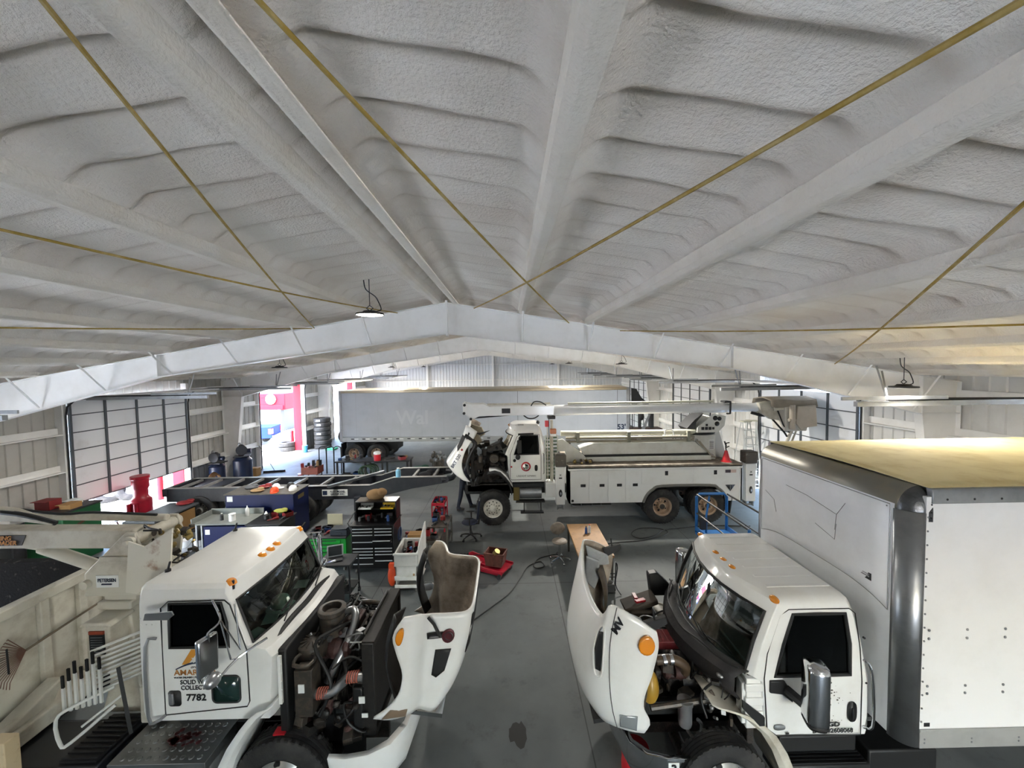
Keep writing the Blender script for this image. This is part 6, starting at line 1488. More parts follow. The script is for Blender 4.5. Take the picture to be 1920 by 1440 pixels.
# things lying on the chassis
o = MB(); o.push(Matrix.Rotation(0.95,4,'Z')); o.bb(-1.1,1.1,-0.06,0.06,0,0.08); o.pop()
t_ = o.build('steel_tube',mat('tube_grey','#777c82',0.4,metal=0.6)); t_.location = (-5.35,13.8,1.27); tag(t_,'grey square steel tube lying across the black container chassis','tube')
def bottle(name, label, cat, loc, r, h, m, cap='white_plain', neck=0.4, group=None):
    t = thing(name, label, cat, loc, 0, group); b = MB(); b.lathe([(0,0),(r,0),(r,h*0.7),(r*neck,h*0.88),(r*neck,h*0.93),(0,h*0.93)],seg=18); b.build('container',m,t)
    b = MB(); b.lathe([(0,h*0.9),(r*neck*1.2,h*0.9),(r*neck*1.2,h),(0,h)],seg=14); b.build('cap',MATS[cap],t); return t
bottle('washer_fluid_jug','clear blue fluid jug standing on the raised neck of the container chassis','jug',(-3.75,13.2,1.52),0.085,0.3,mat('jug_blue','#7fb6d2',0.25))
o = MB(); o.ell((0,0,0.08),(0.5,0.36,0.2)); o.ell((0.12,0.05,0.14),(0.25,0.2,0.2)); o = o.build('rag_pile',mat('rag_dark','#26262a',0.9)); o.location=(-2.95,13.8,1.34); tag(o,'dark crumpled rags on the nose of the container chassis','rags')
# dirty rags behind black chest
o = MB(); o.ell((0,0,0.1),(0.5,0.3,0.3)); o.ell((0.15,0,0.16),(0.3,0.26,0.22)); o = o.build('cloth_bundle',mat('bundle_tan','#8a6c48',0.9,dirt='#6c5233',damt=0.5)); o.location=(-3.55,10.35,1.745); tag(o,'tan cloth bundle on top of the black tool chest hood','cloth')
# ================= person leaning into the bucket truck engine =================
PRS = thing('person','person in dark navy work clothes leaning in under the bucket truck hood','person',(-1.72,14.25,0))
def skin_body(name, joints, edges, m, parent, sub=2):
    me = bpy.data.meshes.new(name); me.from_pydata([j[0] for j in joints],edges,[]); o = bpy.data.objects.new(name,me); COL.objects.link(o); o.parent = parent
    md = o.modifiers.new('skin','SKIN'); 
    if not me.skin_vertices: 
        bm = bmesh.new(); bm.from_mesh(me); bm.verts.layers.skin.verify(); bm.to_mesh(me); bm.free()
    for i,j in enumerate(joints):
        r = j[1]; me.skin_vertices[0].data[i].radius = (r,r) if not isinstance(r,tuple) else r
    me.skin_vertices[0].data[0].use_root = True
    md2 = o.modifiers.new('sub','SUBSURF'); md2.levels = sub; md2.render_levels = sub
    me.materials.append(m)
    md.use_smooth_shade = True
    return o
NV = mat('workwear','#161c2c',0.85,dirt='#2c2a2c',damt=0.5,dscale=8)
J = [((0,0,0.92),0.15),((0.03,0,1.08),0.14),((0.1,0,1.28),0.16),((0.17,0,1.44),0.13),((0.22,0,1.53),0.06),((0.27,0,1.62),0.09),((0.29,0,1.72),0.085),
 ((-0.02,-0.1,0.86),0.1),((-0.06,-0.13,0.5),0.085),((-0.16,-0.15,0.1),0.065),((-0.04,-0.16,0.05),0.045),
 ((0.06,0.1,0.86),0.1),((0.17,0.13,0.5),0.085),((0.28,0.15,0.1),0.065),((0.36,0.15,0.05),0.045),
 ((0.16,-0.19,1.42),0.075),((0.24,-0.25,1.2),0.055),((0.36,-0.18,1.1),0.04),
 ((0.2,0.19,1.42),0.075),((0.34,0.24,1.25),0.055),((0.5,0.18,1.3),0.04)]
E_ = [(0,1),(1,2),(2,3),(3,4),(4,5),(5,6),(0,7),(7,8),(8,9),(9,10),(0,11),(11,12),(12,13),(13,14),(3,15),(15,16),(16,17),(3,18),(18,19),(19,20)]
skin_body('body',J,E_,NV,PRS)
SK = mat('skin','#a8795c',0.6)
b = MB(); b.ell((0.3,0,1.67),(0.18,0.16,0.23)); b.ell((0.385,0,1.655),(0.035,0.03,0.05)); b.ell((0.3,0.082,1.66),(0.03,0.02,0.06)); b.ell((0.3,-0.082,1.66),(0.03,0.02,0.06)); b.build('head',SK,PRS)
b = MB(); b.ell((0.28,0,1.72),(0.2,0.18,0.17)); b.build('hair',mat('hair','#2a201a',0.8),PRS)
for sy,c in ((-1,(0.4,-0.17,1.08)),(1,(0.55,0.17,1.31))):
    b = MB(); b.ell(c,(0.09,0.04,0.09))
    for k in range(4): b.tube([(c[0]+0.03,c[1]-0.025+k*0.017,c[2]+0.01),(c[0]+0.075,c[1]-0.027+k*0.018,c[2]-0.01),(c[0]+0.09-0.006*abs(k-1),c[1]-0.027+k*0.018,c[2]-0.04)],0.0085,seg=6)
    b.tube([(c[0],c[1]+sy*-0.02,c[2]),(c[0]+0.03,c[1]-sy*0.045,c[2]-0.02),(c[0]+0.05,c[1]-sy*0.045,c[2]-0.035)],0.01,seg=6); b.build('hand',SK,PRS)
for p in ((-0.12,-0.15,0),(0.31,0.15,0)):
    b = MB(); b.ell((p[0]+0.05,p[1],0.05),(0.29,0.1,0.11)); b.ell((p[0]-0.04,p[1],0.1),(0.12,0.1,0.14)); b.bb(p[0]-0.08,p[0]+0.17,p[1]-0.045,p[1]+0.045,0.0,0.025); b.build('boot',mat('boot','#2f2c29',0.7),PRS)
b = MB(); b.tube([(-0.02,-0.13,1.0),(0.02,-0.15,0.85),(0.0,-0.15,0.72)],0.02,seg=6,smooth=3); b.build('pocket_rag',mat('rag_red','#7a2a26',0.9),PRS)
# ================= SHOP EQUIPMENT =================
def castor(b, x, y, r=0.05): b.cyl((x-0.02,y,r),(x+0.02,y,r),r,seg=14); b.bb(x-0.025,x+0.025,y-0.02,y+0.02,r,r*2+0.02)
def junk(b, x0,x1,y0,y1,z,n,seed,s0=0.04,s1=0.14,h=1.0):
    r = random.Random(seed)
    for i in range(n):
        c = (r.uniform(x0,x1), r.uniform(y0,y1)); d = [r.uniform(s0,s1) for _ in range(3)]; k = r.random(); dz = d[2]*h
        if k < 0.5: b.box((c[0],c[1],z+dz/2),(d[0],d[1],dz),rz=r.uniform(0,3))
        elif k < 0.8: b.cyl((c[0],c[1],z),(c[0],c[1],z+dz),d[0]/2.5,seg=12)
        else:
            a = r.uniform(0,3); b.cyl((c[0],c[1],z+0.02),(c[0]+d[0]*math.cos(a),c[1]+d[0]*math.sin(a),z+0.02),0.018,seg=8)
TOOLM = [mat('tool_red','#7d1c1e',0.5),mat('tool_dark','#26272a',0.5),mat('tool_steel','#8c8e90',0.35,metal=0.7),mat('tool_tan','#8f7552',0.7),mat('tool_blue','#26477c',0.5),mat('tool_yellow','#a8922a',0.5)]
AVOID = [(-8.95,11.25,0.2),(-8.95,12.1,0.2),(-9.3,11.2,0.2),(-8.45,10.3,0.72),(-9.6,10.55,0.35),(-10.2,10.35,0.35),(-8.0,11.3,0.9),(-8.7,11.3,0.35),(-6.7,18.4,0.5),(-8.0,18.25,0.12),(-8.0,18.95,0.12),(-6.7,18.95,0.12),(-5.9,18.25,0.12),(-5.9,18.95,0.12),(-10.7,12.1,0.75)]
def junk_items(x0,x1,y0,y1,z,n,seed,where,group,s0=0.05,s1=0.15,h=0.9):
    """separate small tools and parts, each its own object"""
    r = random.Random(seed); cols = ['red','dark','steel','tan','blue','yellow']; used = []
    for i in range(n):
        k = r.choice((0,0,1,1,1,2,3,4)) ; b = MB(); d = [r.uniform(s0,s1) for _ in range(3)]; typ = r.choice(('box','can','tool'))
        if typ == 'box': b.bb(-d[0]/2,d[0]/2,-d[1]/2,d[1]/2,0,d[2]*h); b.bb(-d[0]/2-0.004,d[0]/2+0.004,-d[1]/2-0.004,d[1]/2+0.004,d[2]*h-0.015,d[2]*h); nm = 'parts_box'; lb = 'small %s box'
        elif typ == 'can': b.lathe([(0,0),(d[0]/2.6,0),(d[0]/2.6,d[2]*h),(d[0]/3.4,d[2]*h+0.01),(0,d[2]*h+0.01)],seg=14); nm = 'can'; lb = 'small %s can'
        else:
            b.cyl((-d[0]*0.8,0,0.02),(d[0]*0.3,0,0.02),0.014,seg=8); b.bb(d[0]*0.3,d[0]*0.8,-0.03,0.03,0,0.05); b.ell((d[0]*0.2,0,0.03),(0.08,0.06,0.06)); nm = 'power_tool'; lb = 'small %s hand tool'
        rad = 0.5*max(d[0],d[1])*(1.0 if typ != 'tool' else 1.6); ok = False
        for _ in range(60):
            px_, py_ = r.uniform(x0,x1), r.uniform(y0,y1)
            if all(math.hypot(px_-ax,py_-ay) > rad+ar for ax,ay,ar in AVOID) and all(math.hypot(px_-ux,py_-uy) > rad+ur for ux,uy,ur in used): ok = True; break
        if not ok: continue
        used.append((px_,py_,rad))
        o = b.build(nm, TOOLM[k]); o.location = (px_,py_,z); o.rotation_euler = (0,0,r.uniform(0,6.28))
        tag(o, (lb % cols[k])+' '+where, {'parts_box':'box','can':'can','power_tool':'tool'}[nm], group)
# --- black tool chest with hutch
t = thing('tool_chest','tall black rolling tool chest with silver drawer pulls and an open hutch','tool chest',(-3.47,10.1,0))
def L_(b): return b
BC = mat('chest_black','#0c0c0e',0.3,coat=0.2)
b = MB(); b.bb(-0.53,0.53,-0.33,0.37,0.14,1.22); b.build('cabinet',BC,t,bevel=0.01)
b = MB(); b.bb(-0.55,0.55,-0.36,0.38,1.22,1.26); b.build('worktop',BC,t,bevel=0.006)
b = MB(); b.bb(-0.53,-0.5,-0.02,0.37,1.26,1.74); b.bb(0.5,0.53,-0.02,0.37,1.26,1.74); b.bb(-0.53,0.53,0.34,0.37,1.26,1.74); b.bb(-0.53,0.53,-0.02,0.37,1.72,1.75); b.bb(-0.5,0.5,0.1,0.34,1.5,1.52); b.build('hutch',BC,t,bevel=0.006)
pull = mat('pull_alu','#c9cbcd',0.3,metal=0.3)
for col,(xa,xb_) in enumerate(((-0.5,0.02),(0.05,0.5))):
    zs = [1.18,1.1,1.02] + ([0.93] if col else []) + [0.68,0.6,0.52,0.44 if col==0 else 0.36,0.28 if col == 0 else None]
    for z in zs:
        if z is None: continue
        h = 0.07; op = 0.14 if (col == 1 and abs(z-0.93) < 0.001) else 0
        b = MB(); b.bb(xa,xb_,-0.345-op,-0.33,z-h,z); d = b.build('drawer',BC,t,bevel=0.004)
        b = MB(); b.bb(xa+0.01,xb_-0.01,-0.362-op,-0.345-op,z-0.022,z); b.build('drawer_pull',pull,d,bevel=0.003)
b = MB(); b.bb(-0.5,0.5,-0.345,-0.33,0.76,0.84); d = b.build('drawer',BC,t); b = MB(); b.bb(-0.49,0.49,-0.362,-0.345,0.822,0.84); b.build('drawer_pull',pull,d)
for x in (-0.45,0.45):
    for y in (-0.25,0.3):
        b = MB(); castor(b,x,y,0.06); b.build('castor',mat('castor_grey','#55534f',0.6),t)
b = MB(); b.tube([(-0.55,-0.3,1.15),(-0.62,-0.3,1.3),(-0.62,0.1,1.4),(-0.55,0.2,1.5)],0.015,seg=6); b.build('side_handle',MATS['chrome'],t)
b = MB()
for k in range(4): b.tube([(0.58+0.01*k,0.12*math.cos(a*PI/8)+0.0,0.85+0.16*math.sin(a*PI/8)+0.02*k) for a in range(16)],0.008,seg=5,closed=True)
b.build('coiled_hose',mat('hose_teal','#3b4d6e',0.5),t,split=True)
junk_items(-3.9,-3.05,10.0,10.4,1.265,13,71,'in the hutch of the black tool chest','tools in the black hutch',0.06,0.16,1.0)
for x,m,nm,lb in ((-3.78,'paper','tool_case','open white tool case on the upper shelf of the black hutch'),(-3.2,'yellow','tool_case','open yellow tool case on the upper shelf of the black hutch')):
    tc = thing(nm,lb,'case',(x,10.27,1.525)); b = MB(); b.bb(-0.17,0.17,-0.14,0.06,0,0.04); b.build('tray',MATS[m],tc,bevel=0.006)
    b = MB(); b.push(Matrix.Translation((0,0.06,0.04)) @ Matrix.Rotation(-0.25,4,'X')); b.bb(-0.17,0.17,0,0.02,0,0.13); b.pop(); b.build('lid',MATS[m],tc,bevel=0.006)
    b = MB(); junk(b,-0.13,0.13,-0.11,0.02,0.04,7,int(x*-10),0.02,0.07,0.3); b.build('tool_insert',MATS['tool_dark'],tc)
# --- green tool cabinet
t = thing('tool_cabinet','bright green rolling tool cabinet beside the black tool chest','tool chest',(-4.7,10.25,0))
GC = mat('chest_green','#118a2c',0.35)
b = MB(); b.bb(-0.55,0.5,-0.32,0.35,0.12,0.86); b.build('cabinet',GC,t,bevel=0.012)
b = MB(); b.bb(-0.56,0.51,-0.34,0.36,0.86,0.9); b.build('worktop',MATS['tool_dark'],t,bevel=0.01)
for k,z in enumerate((0.82,0.72,0.62,0.52,0.4,0.26)):
    b = MB(); b.bb(-0.5,0.36,-0.335,-0.32,z-0.08,z); d = b.build('drawer',GC,t,bevel=0.004); b = MB(); b.bb(-0.4,0.26,-0.34,-0.333,z-0.025,z-0.005); b.build('drawer_pull',MATS['tool_dark'],d)
for x in (-0.48,0.42):
    b = MB(); castor(b,x,-0.25,0.05); castor(b,x,0.28,0.05); b.build('castor',MATS['castor_grey'],t,split=True)
o = MB(); o.bb(-0.22,0.22,-0.14,0.14,0,0.14); o.bb(-0.2,0.2,-0.13,0.13,0.14,0.17); o.bb(-0.08,0.08,-0.16,-0.14,0.05,0.09); o = o.build('tool_case',mat('case_dark','#2a3038',0.5),bevel=0.015); o.location = (-4.42,10.15,0.902); tag(o,'closed dark tool case on top of the green cabinet','case')
o = MB(); o.bb(-0.2,0.2,-0.01,0.01,0,0.38); o = o.build('board',mat('board_cream','#b0a88c',0.6)); o.location=(-4.72,10.52,0.902); tag(o,'cream panel standing at the back of the green cabinet','board')
junk_items(-5.2,-4.75,10.05,10.45,0.905,12,73,'on top of the green cabinet','tools on the green cabinet',0.06,0.15,0.8)
# --- black utility cart with laptop
t = thing('utility_cart','black wheeled cart carrying a laptop, beside the truck marked 7782','cart',(-3.9,8.75,0))
b = MB(); b.bb(-0.38,0.38,-0.28,0.28,0.86,0.9); b.build('shelf',MATS['dark_steel'],t,bevel=0.01); b = MB(); b.bb(-0.38,0.38,-0.28,0.28,0.25,0.28); b.build('shelf',MATS['dark_steel'],t,bevel=0.01)
for x in (-0.36,0.36):
    for y in (-0.26,0.26):
        b = MB(); b.bb(x-0.015,x+0.015,y-0.015,y+0.015,0.1,0.9); castor(b,x,y,0.05); b.build('leg',MATS['dark_steel'],t)
b = MB()
for k in range(5): b.tube([(0.2*math.cos(a*PI/7+k)*(1-0.1*k),0.16*math.sin(a*PI/7+k),0.32+0.03*k+0.04*math.sin(a)) for a in range(14)],0.015,seg=6,closed=True,smooth=2)
o = b.build('cable_coil',MATS['black']); o.location=(-3.9,8.75,0); tag(o,'tangle of black cables on the lower shelf of the black utility cart','cable')
t = thing('laptop','open grey laptop on the black utility cart','laptop',(-3.95,8.72,0.905),0.35)
b = MB(); b.bb(-0.16,0.16,-0.12,0.12,0,0.025); b.build('keyboard_base',MATS['tool_dark'],t,bevel=0.004)
b = MB(); b.push(Matrix.Translation((0,0.12,0.02)) @ Matrix.Rotation(-0.25,4,'X')); b.bb(-0.17,0.17,0,0.018,0,0.25); b.pop(); s_ = b.build('lid',mat('laptop_lid','#a8b0b4',0.4),t,bevel=0.008)
b = MB(); b.push(Matrix.Translation((0,0.12,0.02)) @ Matrix.Rotation(-0.25,4,'X')); b.bb(-0.14,0.14,-0.004,0.0,0.025,0.225); b.pop(); b.build('screen',mat('screen','#20282c',0.2),s_)
# --- white service cart with tall board
t = thing('service_cart','white plastic service cart with tubs and a tall white board on its right side','cart',(-2.42,9.35,0))
WP = mat('cart_white','#cfd0cc',0.45,dirt='#99958a',damt=0.4,dscale=4)
b = MB()
b.bb(-0.27,0.27,-0.42,-0.38,0.62,0.92); b.bb(-0.27,-0.23,-0.42,0.42,0.62,0.92); b.bb(0.23,0.27,-0.42,0.42,0.62,0.92); b.bb(-0.27,0.27,0.38,0.42,0.62,0.92); b.bb(-0.27,0.27,-0.42,0.42,0.6,0.63); b.build('upper_tub',WP,t,bevel=0.015)
b = MB(); b.bb(-0.29,0.29,-0.46,-0.42,0.88,0.93); b.build('handle_bar',WP,t,bevel=0.012)
b = MB(); b.bb(-0.25,0.25,-0.4,-0.38,0.3,0.6); b.bb(-0.25,-0.22,-0.4,0.4,0.12,0.62); b.bb(0.22,0.25,-0.4,0.4,0.12,0.62); b.build('body_panel',WP,t,bevel=0.008)
b = MB(); b.bb(-0.27,0.27,-0.42,0.42,0.28,0.31); b.bb(-0.27,0.27,-0.43,-0.4,0.28,0.38); b.bb(-0.27,0.27,-0.42,0.42,0.1,0.13); b.bb(-0.27,0.27,-0.43,-0.4,0.1,0.18); b.build('lower_shelf',WP,t,bevel=0.008)
b = MB(); b.prism([(-0.45,0.35),(0.35,0.3),(0.42,0.95),(0.4,1.35),(0.3,1.35),(-0.42,1.05)],'x',0.28,0.3); b.build('side_board',WP,t,bevel=0.01)
for x in (-0.22,0.22):
    for y in (-0.36,0.36):
        b = MB(); castor(b,x,y,0.05); b.build('castor',MATS['castor_grey'],t)
junk_items(-2.6,-2.24,9.1,9.65,0.64,9,77,'in the top tub of the white service cart','contents of the white cart',0.08,0.16,1.6)
junk_items(-2.6,-2.24,8.97,9.05,0.315,5,78,'on the middle shelf of the white service cart','contents of the white cart shelf',0.06,0.09,1.3)
o = MB(); o.bb(-0.2,0.2,-0.13,0.13,0,0.17); o.bb(-0.19,0.19,-0.005,0.005,0.17,0.175); o = o.build('cardboard_box',MATS['card'],bevel=0.004); o.location=(-2.45,10.12,0.72); tag(o,'small cardboard box behind the white service cart','box')
o = MB(); o.bb(-0.5,0.5,-0.3,0.3,0.66,0.7); 
for x in (-0.46,0.46):
    for y in (-0.26,0.26): o.bb(x-0.025,x+0.025,y-0.025,y+0.025,0,0.66)
o = o.build('side_table',MATS['grease2'],bevel=0.004); o.location=(-2.35,10.3,0); tag(o,'low dark steel side table behind the white service cart','table')
junk_items(-2.8,-1.95,10.1,10.5,0.705,10,79,'on the low steel table behind the white cart','parts on the low steel table',0.06,0.18,1.0)
o = MB(); o.ell((0,0,0.25),(0.2,0.14,0.5)); o.bb(-0.06,0.06,-0.05,0.05,0.45,0.56); o = o.build('safety_vest',MATS['orange']); o.location=(-2.83,9.2,0.0); tag(o,'orange gas can standing beside the white service cart','can')
# bucket hanging / standing right of cart
t = thing('steel_pail','galvanised steel pail between the white cart and the tipped hood','bucket',(-1.86,8.6,0)); b = MB(); b.lathe([(0,0.01),(0.11,0.01),(0.15,0.3),(0.16,0.3),(0.12,0),(0,0)],seg=24); b.build('pail_body',MATS['galv'],t); b = MB(); b.tube([(-0.15,0,0.3),(-0.1,0.02,0.4),(0.1,0.02,0.4),(0.15,0,0.3)],0.006,smooth=4); b.build('bail',MATS['chrome'],t)
# --- rolling steel bench with vice, right of it
t = thing('work_stand','rusty steel work stand heaped with red parts near the office chair','work stand',(-2.0,11.15,0))
b = MB(); b.bb(-0.28,0.28,-0.5,0.4,0.78,0.82); b.build('top',MATS['grease2'],t,bevel=0.005); b = MB(); b.bb(-0.26,0.26,-0.45,0.35,0.28,0.31); b.build('shelf',MATS['grease2'],t)
for x in (-0.26,0.26):
    for y in (-0.47,0.37):
        b = MB(); b.bb(x-0.025,x+0.025,y-0.025,y+0.025,0,0.78); b.build('leg',mat('leg_steel','#54524c',0.5,metal=0.4),t)
junk_items(-2.2,-1.8,10.75,11.4,0.825,14,81,'on the rusty work stand','parts on the work stand',0.07,0.2,0.9)
# --- red three shelf cart
t = thing('shelf_cart','red steel three shelf cart behind the work stand, left of the person','cart',(-2.25,12.5,0))
RC = mat('cart_red','#a51a2a',0.4)
for z in (0.2,0.52,0.86):
    b = MB(); b.bb(-0.2,0.2,-0.32,0.32,z,z+0.02); b.bb(-0.2,0.2,-0.34,-0.32,z,z+0.09); b.bb(-0.2,-0.18,-0.32,0.32,z,z+0.09); b.bb(0.18,0.2,-0.32,0.32,z,z+0.09); b.bb(-0.2,0.2,0.32,0.34,z,z+0.09); b.build('shelf_tray',RC,t,bevel=0.006)
for x in (-0.19,0.19):
    for y in (-0.32,0.32):
        b = MB(); b.bb(x-0.015,x+0.015,y-0.015,y+0.015,0.08,0.9); castor(b,x,y,0.045); b.build('leg',RC,t)
junk_items(-2.38,-2.12,12.25,12.75,0.885,9,83,'on the top shelf of the red cart','items on the red cart',0.06,0.14,0.7)
junk_items(-2.38,-2.12,12.25,12.75,0.545,7,84,'on the middle shelf of the red cart','items on the middle red shelf',0.06,0.14,1.0)
# --- office chair
t = thing('office_chair','navy blue office chair with black five star base near the bucket truck','chair',(-1.2,11.75,0),0)
CF = mat('chair_navy','#141c30',0.85); CK = MATS['blackplastic']
b = MB(); b.ell((-0.02,0,0.5),(0.5,0.5,0.12)); b.build('seat',CF,t)
b = MB(); b.push(Matrix.Translation((0.22,0.02,0.62)) @ Matrix.Rotation(0.12,4,'Y')); b.bb(-0.03,0.03,-0.21,0.21,0.0,0.55); b.pop(); b.build('backrest',CF,t,bevel=0.03,seg=3)
b = MB(); b.push(Matrix.Translation((0.22,0.02,0.62)) @ Matrix.Rotation(0.12,4,'Y')); b.bb(-0.02,0.02,-0.14,0.14,0.555,0.575); b.pop(); b.build('headband',MATS['tool_steel'],t)
b = MB(); b.cyl((0,0,0.1),(0,0,0.46),0.03); b.tube([(0.0,0,0.46),(0.25,0,0.45),(0.27,0,0.7)],0.03,seg=8); b.build('gas_lift',CK,t)
for sy in (-1,1):
    b = MB(); b.tube([(0.02,sy*0.24,0.48),(0.0,sy*0.29,0.52),(0.0,sy*0.29,0.7)],0.02,seg=8); b.ell((-0.03,sy*0.29,0.72),(0.3,0.1,0.05)); b.build('armrest',CK,t)
for k in range(5):
    a = 2*PI*k/5+0.3; b = MB(); b.tube([(0,0,0.13),(0.2*math.cos(a),0.2*math.sin(a),0.11),(0.32*math.cos(a),0.32*math.sin(a),0.07)],[0.03,0.022,0.018],seg=8); b.cyl((0.32*math.cos(a)-0.02*math.sin(a),0.32*math.sin(a)+0.02*math.cos(a),0.03),(0.32*math.cos(a)+0.02*math.sin(a),0.32*math.sin(a)-0.02*math.cos(a),0.03),0.03,seg=12); b.build('base_arm',CK,t)
# --- red floor jack with transmission case on it
t = thing('floor_jack','large red floor jack lying in the aisle','floor jack',(-0.6,9.88,0),-0.5)
RJ = mat('jack_red','#a3142a',0.35,dirt='#3c0f15',damt=0.4,dscale=6)
b = MB(); b.prism([(-0.72,0.05),(-0.72,0.2),(-0.6,0.26),(0.45,0.13),(0.55,0.12),(0.55,0.05)],'y',-0.24,-0.21); b.prism([(-0.72,0.05),(-0.72,0.2),(-0.6,0.26),(0.45,0.13),(0.55,0.12),(0.55,0.05)],'y',0.21,0.24); b.bb(-0.7,0.0,-0.21,0.21,0.05,0.09); b.build('frame',RJ,t,bevel=0.01,split=True)
b = MB(); b.prism([(-0.5,0.2),(-0.35,0.24),(0.3,0.16),(0.4,0.12),(-0.4,0.1)],'y',-0.12,0.12); la = b.build('lift_arm',RJ,t,bevel=0.02)
b = MB(); b.bb(-0.35,-0.1,-0.13,-0.08,0.2,0.225); b.build('decal',mat('decal_pink','#c46a72',0.5),la)
b = MB(); b.bb(0.0,0.6,-0.3,0.3,0.14,0.17); b.bb(0.0,0.6,-0.3,-0.27,0.17,0.21); b.bb(0.0,0.6,0.27,0.3,0.17,0.21); b.build('saddle_plate',RJ,t,bevel=0.01)
for x,y in ((-0.62,-0.28),(-0.62,0.28),(0.5,-0.28),(0.5,0.28)):
    b = MB(); b.cyl((x,y-0.03,0.055),(x,y+0.03,0.055),0.055,seg=16); b.build('wheel',MATS['tool_dark'],t)
b = MB(); b.tube([(-0.65,0,0.2),(-0.2,0.15,0.3),(0.0,0.2,0.42)],0.012); b.build('handle',MATS['tool_dark'],t)
TX = mat('rust_case','#5b3127',0.6,dirt='#2a1a16',damt=0.7,dscale=7,bump=0.3,bscale=30)
t = thing('transmission_case','rusty brown gearbox case sitting on the red floor jack','gearbox',(-0.38,9.78,0.215),-0.3)
b = MB(); b.prism([(-0.2,0),(0.2,0),(0.26,0.32),(-0.26,0.32)],'y',-0.2,-0.17); b.prism([(-0.2,0),(0.2,0),(0.26,0.32),(-0.26,0.32)],'y',0.17,0.2); b.prism([(-0.2,-0.0),(-0.17,0),(-0.23,0.32),(-0.26,0.32)],'y',-0.17,0.17); b.prism([(0.17,0),(0.2,0),(0.26,0.32),(0.23,0.32)],'y',-0.17,0.17); b.bb(-0.18,0.18,-0.18,0.18,0,0.03); b.build('housing',TX,t,bevel=0.01)
b = MB(); b.bb(-0.02,0.03,-0.22,-0.2,0.02,0.33); b.bb(-0.27,-0.22,-0.05,0.05,0.1,0.2); b.cyl((0.2,-0.21,0.2),(0.26,-0.24,0.2),0.03); b.build('rib',TX,t,bevel=0.005,split=True)
b = MB(); b.push(Matrix.Rotation(0.4,4,'X')); b.cyl((0.02,0.0,0.3),(0.1,0.02,0.42),0.07,seg=16); b.cyl((0.03,0.0,0.32),(0.09,0.02,0.4),0.075,seg=16); b.pop(); b.build('gear',MATS['brassy'],t)
# --- red tool tray on the floor
t = thing('socket_tray','red and black socket tray lying on the floor left of the floor jack','tool tray',(-1.42,10.2,0),0.5)
b = MB(); b.bb(-0.2,0.2,-0.3,0.12,0,0.05); b.build('tray',MATS['tool_dark'],t,bevel=0.008); b = MB()
for k in range(5): b.bb(-0.16,0.16,-0.26+k*0.07,-0.22+k*0.07,0.05,0.075)
b.build('socket_rail',MATS['tool_red'],t,split=True)
b = MB(); b.bb(-0.25,0.35,0.14,0.3,0,0.06); b.cyl((0.3,0.22,0.03),(0.5,0.25,0.03),0.03); b.ell((0.2,0.22,0.08),(0.14,0.12,0.08)); o = b.build('impact_wrench',MATS['tool_dark']); o.location=(-1.42,10.25,0); o.rotation_euler=(0,0,0.5); tag(o,'dark impact wrench and case lying behind the red socket tray','tool')
# --- wood topped table and stool, hand truck
t = thing('wood_table','wooden topped work table behind the tipped hood of the box truck','table',(2.0,9.9,0))
b = MB(); b.bb(-0.42,0.42,-0.93,0.95,0.69,0.75); b.build('top',MATS['wood'],t,bevel=0.008)
for x in (-0.38,0.38):
    for y in (-0.85,0.88):
        b = MB(); b.bb(x-0.025,x+0.025,y-0.025,y+0.025,0,0.69); b.build('leg',MATS['leg_steel'],t)
bottle('spray_can','white spray can standing on the wooden work table','spray can',(2.1,10.25,0.752),0.035,0.22,MATS['paper'],'redbright')
bottle('spray_can','blue and black spray can beside the white one on the wooden table','spray can',(2.0,10.2,0.752),0.035,0.2,MATS['tool_blue'],'black')
t = thing('shop_stool','worn beige padded stool with a backrest at the left end of the wooden table','stool',(1.3,10.25,0))
BG = mat('vinyl_beige','#8f8578',0.6,dirt='#4a4038',damt=0.6,dscale=6)
b = MB(); b.ell((0.0,-0.05,0.56),(0.42,0.4,0.12)); b.build('seat',BG,t); b = MB(); b.push(Matrix.Translation((-0.02,0.2,0.8)) @ Matrix.Rotation(0.2,4,'X')); b.ell((0,0,0),(0.4,0.1,0.38)); b.pop(); b.build('backrest',BG,t)
b = MB(); b.cyl((0,0,0.1),(0,0,0.52),0.03); b.tube([(0,0.05,0.5),(0,0.22,0.55),(0,0.22,0.8)],0.015); b.build('stem',MATS['chrome'],t)
for k in range(5):
    a = 2*PI*k/5; b = MB(); b.tube([(0,0,0.12),(0.26*math.cos(a),0.26*math.sin(a),0.06)],0.018); b.ell((0.27*math.cos(a),0.27*math.sin(a),0.03),(0.06,0.06,0.06)); b.build('base_arm',MATS['chrome'],t)
t = thing('hand_truck','black hand truck with a grey case at the near end of the wooden table','hand truck',(2.15,8.7,0))
for x in (-0.2,0.22):
    b = MB(); b.tube([(x,0.1,0.05),(x,0.0,0.55),(x,-0.03,0.75)],0.014); b.build('upright',MATS['tool_dark'],t)
b = MB()
for z in (0.38,0.46): b.tube([(-0.2,0.02,z),(0.22,0.02,z)],0.012)
b.tube([(0.22,-0.03,0.75),(0.26,0.0,0.6),(0.22,0.02,0.2),(0.32,-0.1,0.02)],0.012,smooth=3); b.build('crossbar',MATS['tool_dark'],t,split=True)
b = MB(); b.bb(-0.16,0.2,-0.02,0.2,0.03,0.22); b.ell((0.02,0.09,0.22),(0.34,0.2,0.08)); b.build('case',mat('case_grey','#4d4d4b',0.6),t,bevel=0.02)
for x in (-0.18,0.22):
    b = MB(); b.cyl((x-0.02,0.12,0.05),(x+0.02,0.12,0.05),0.05,seg=14); b.build('wheel',MATS['tool_dark'],t)
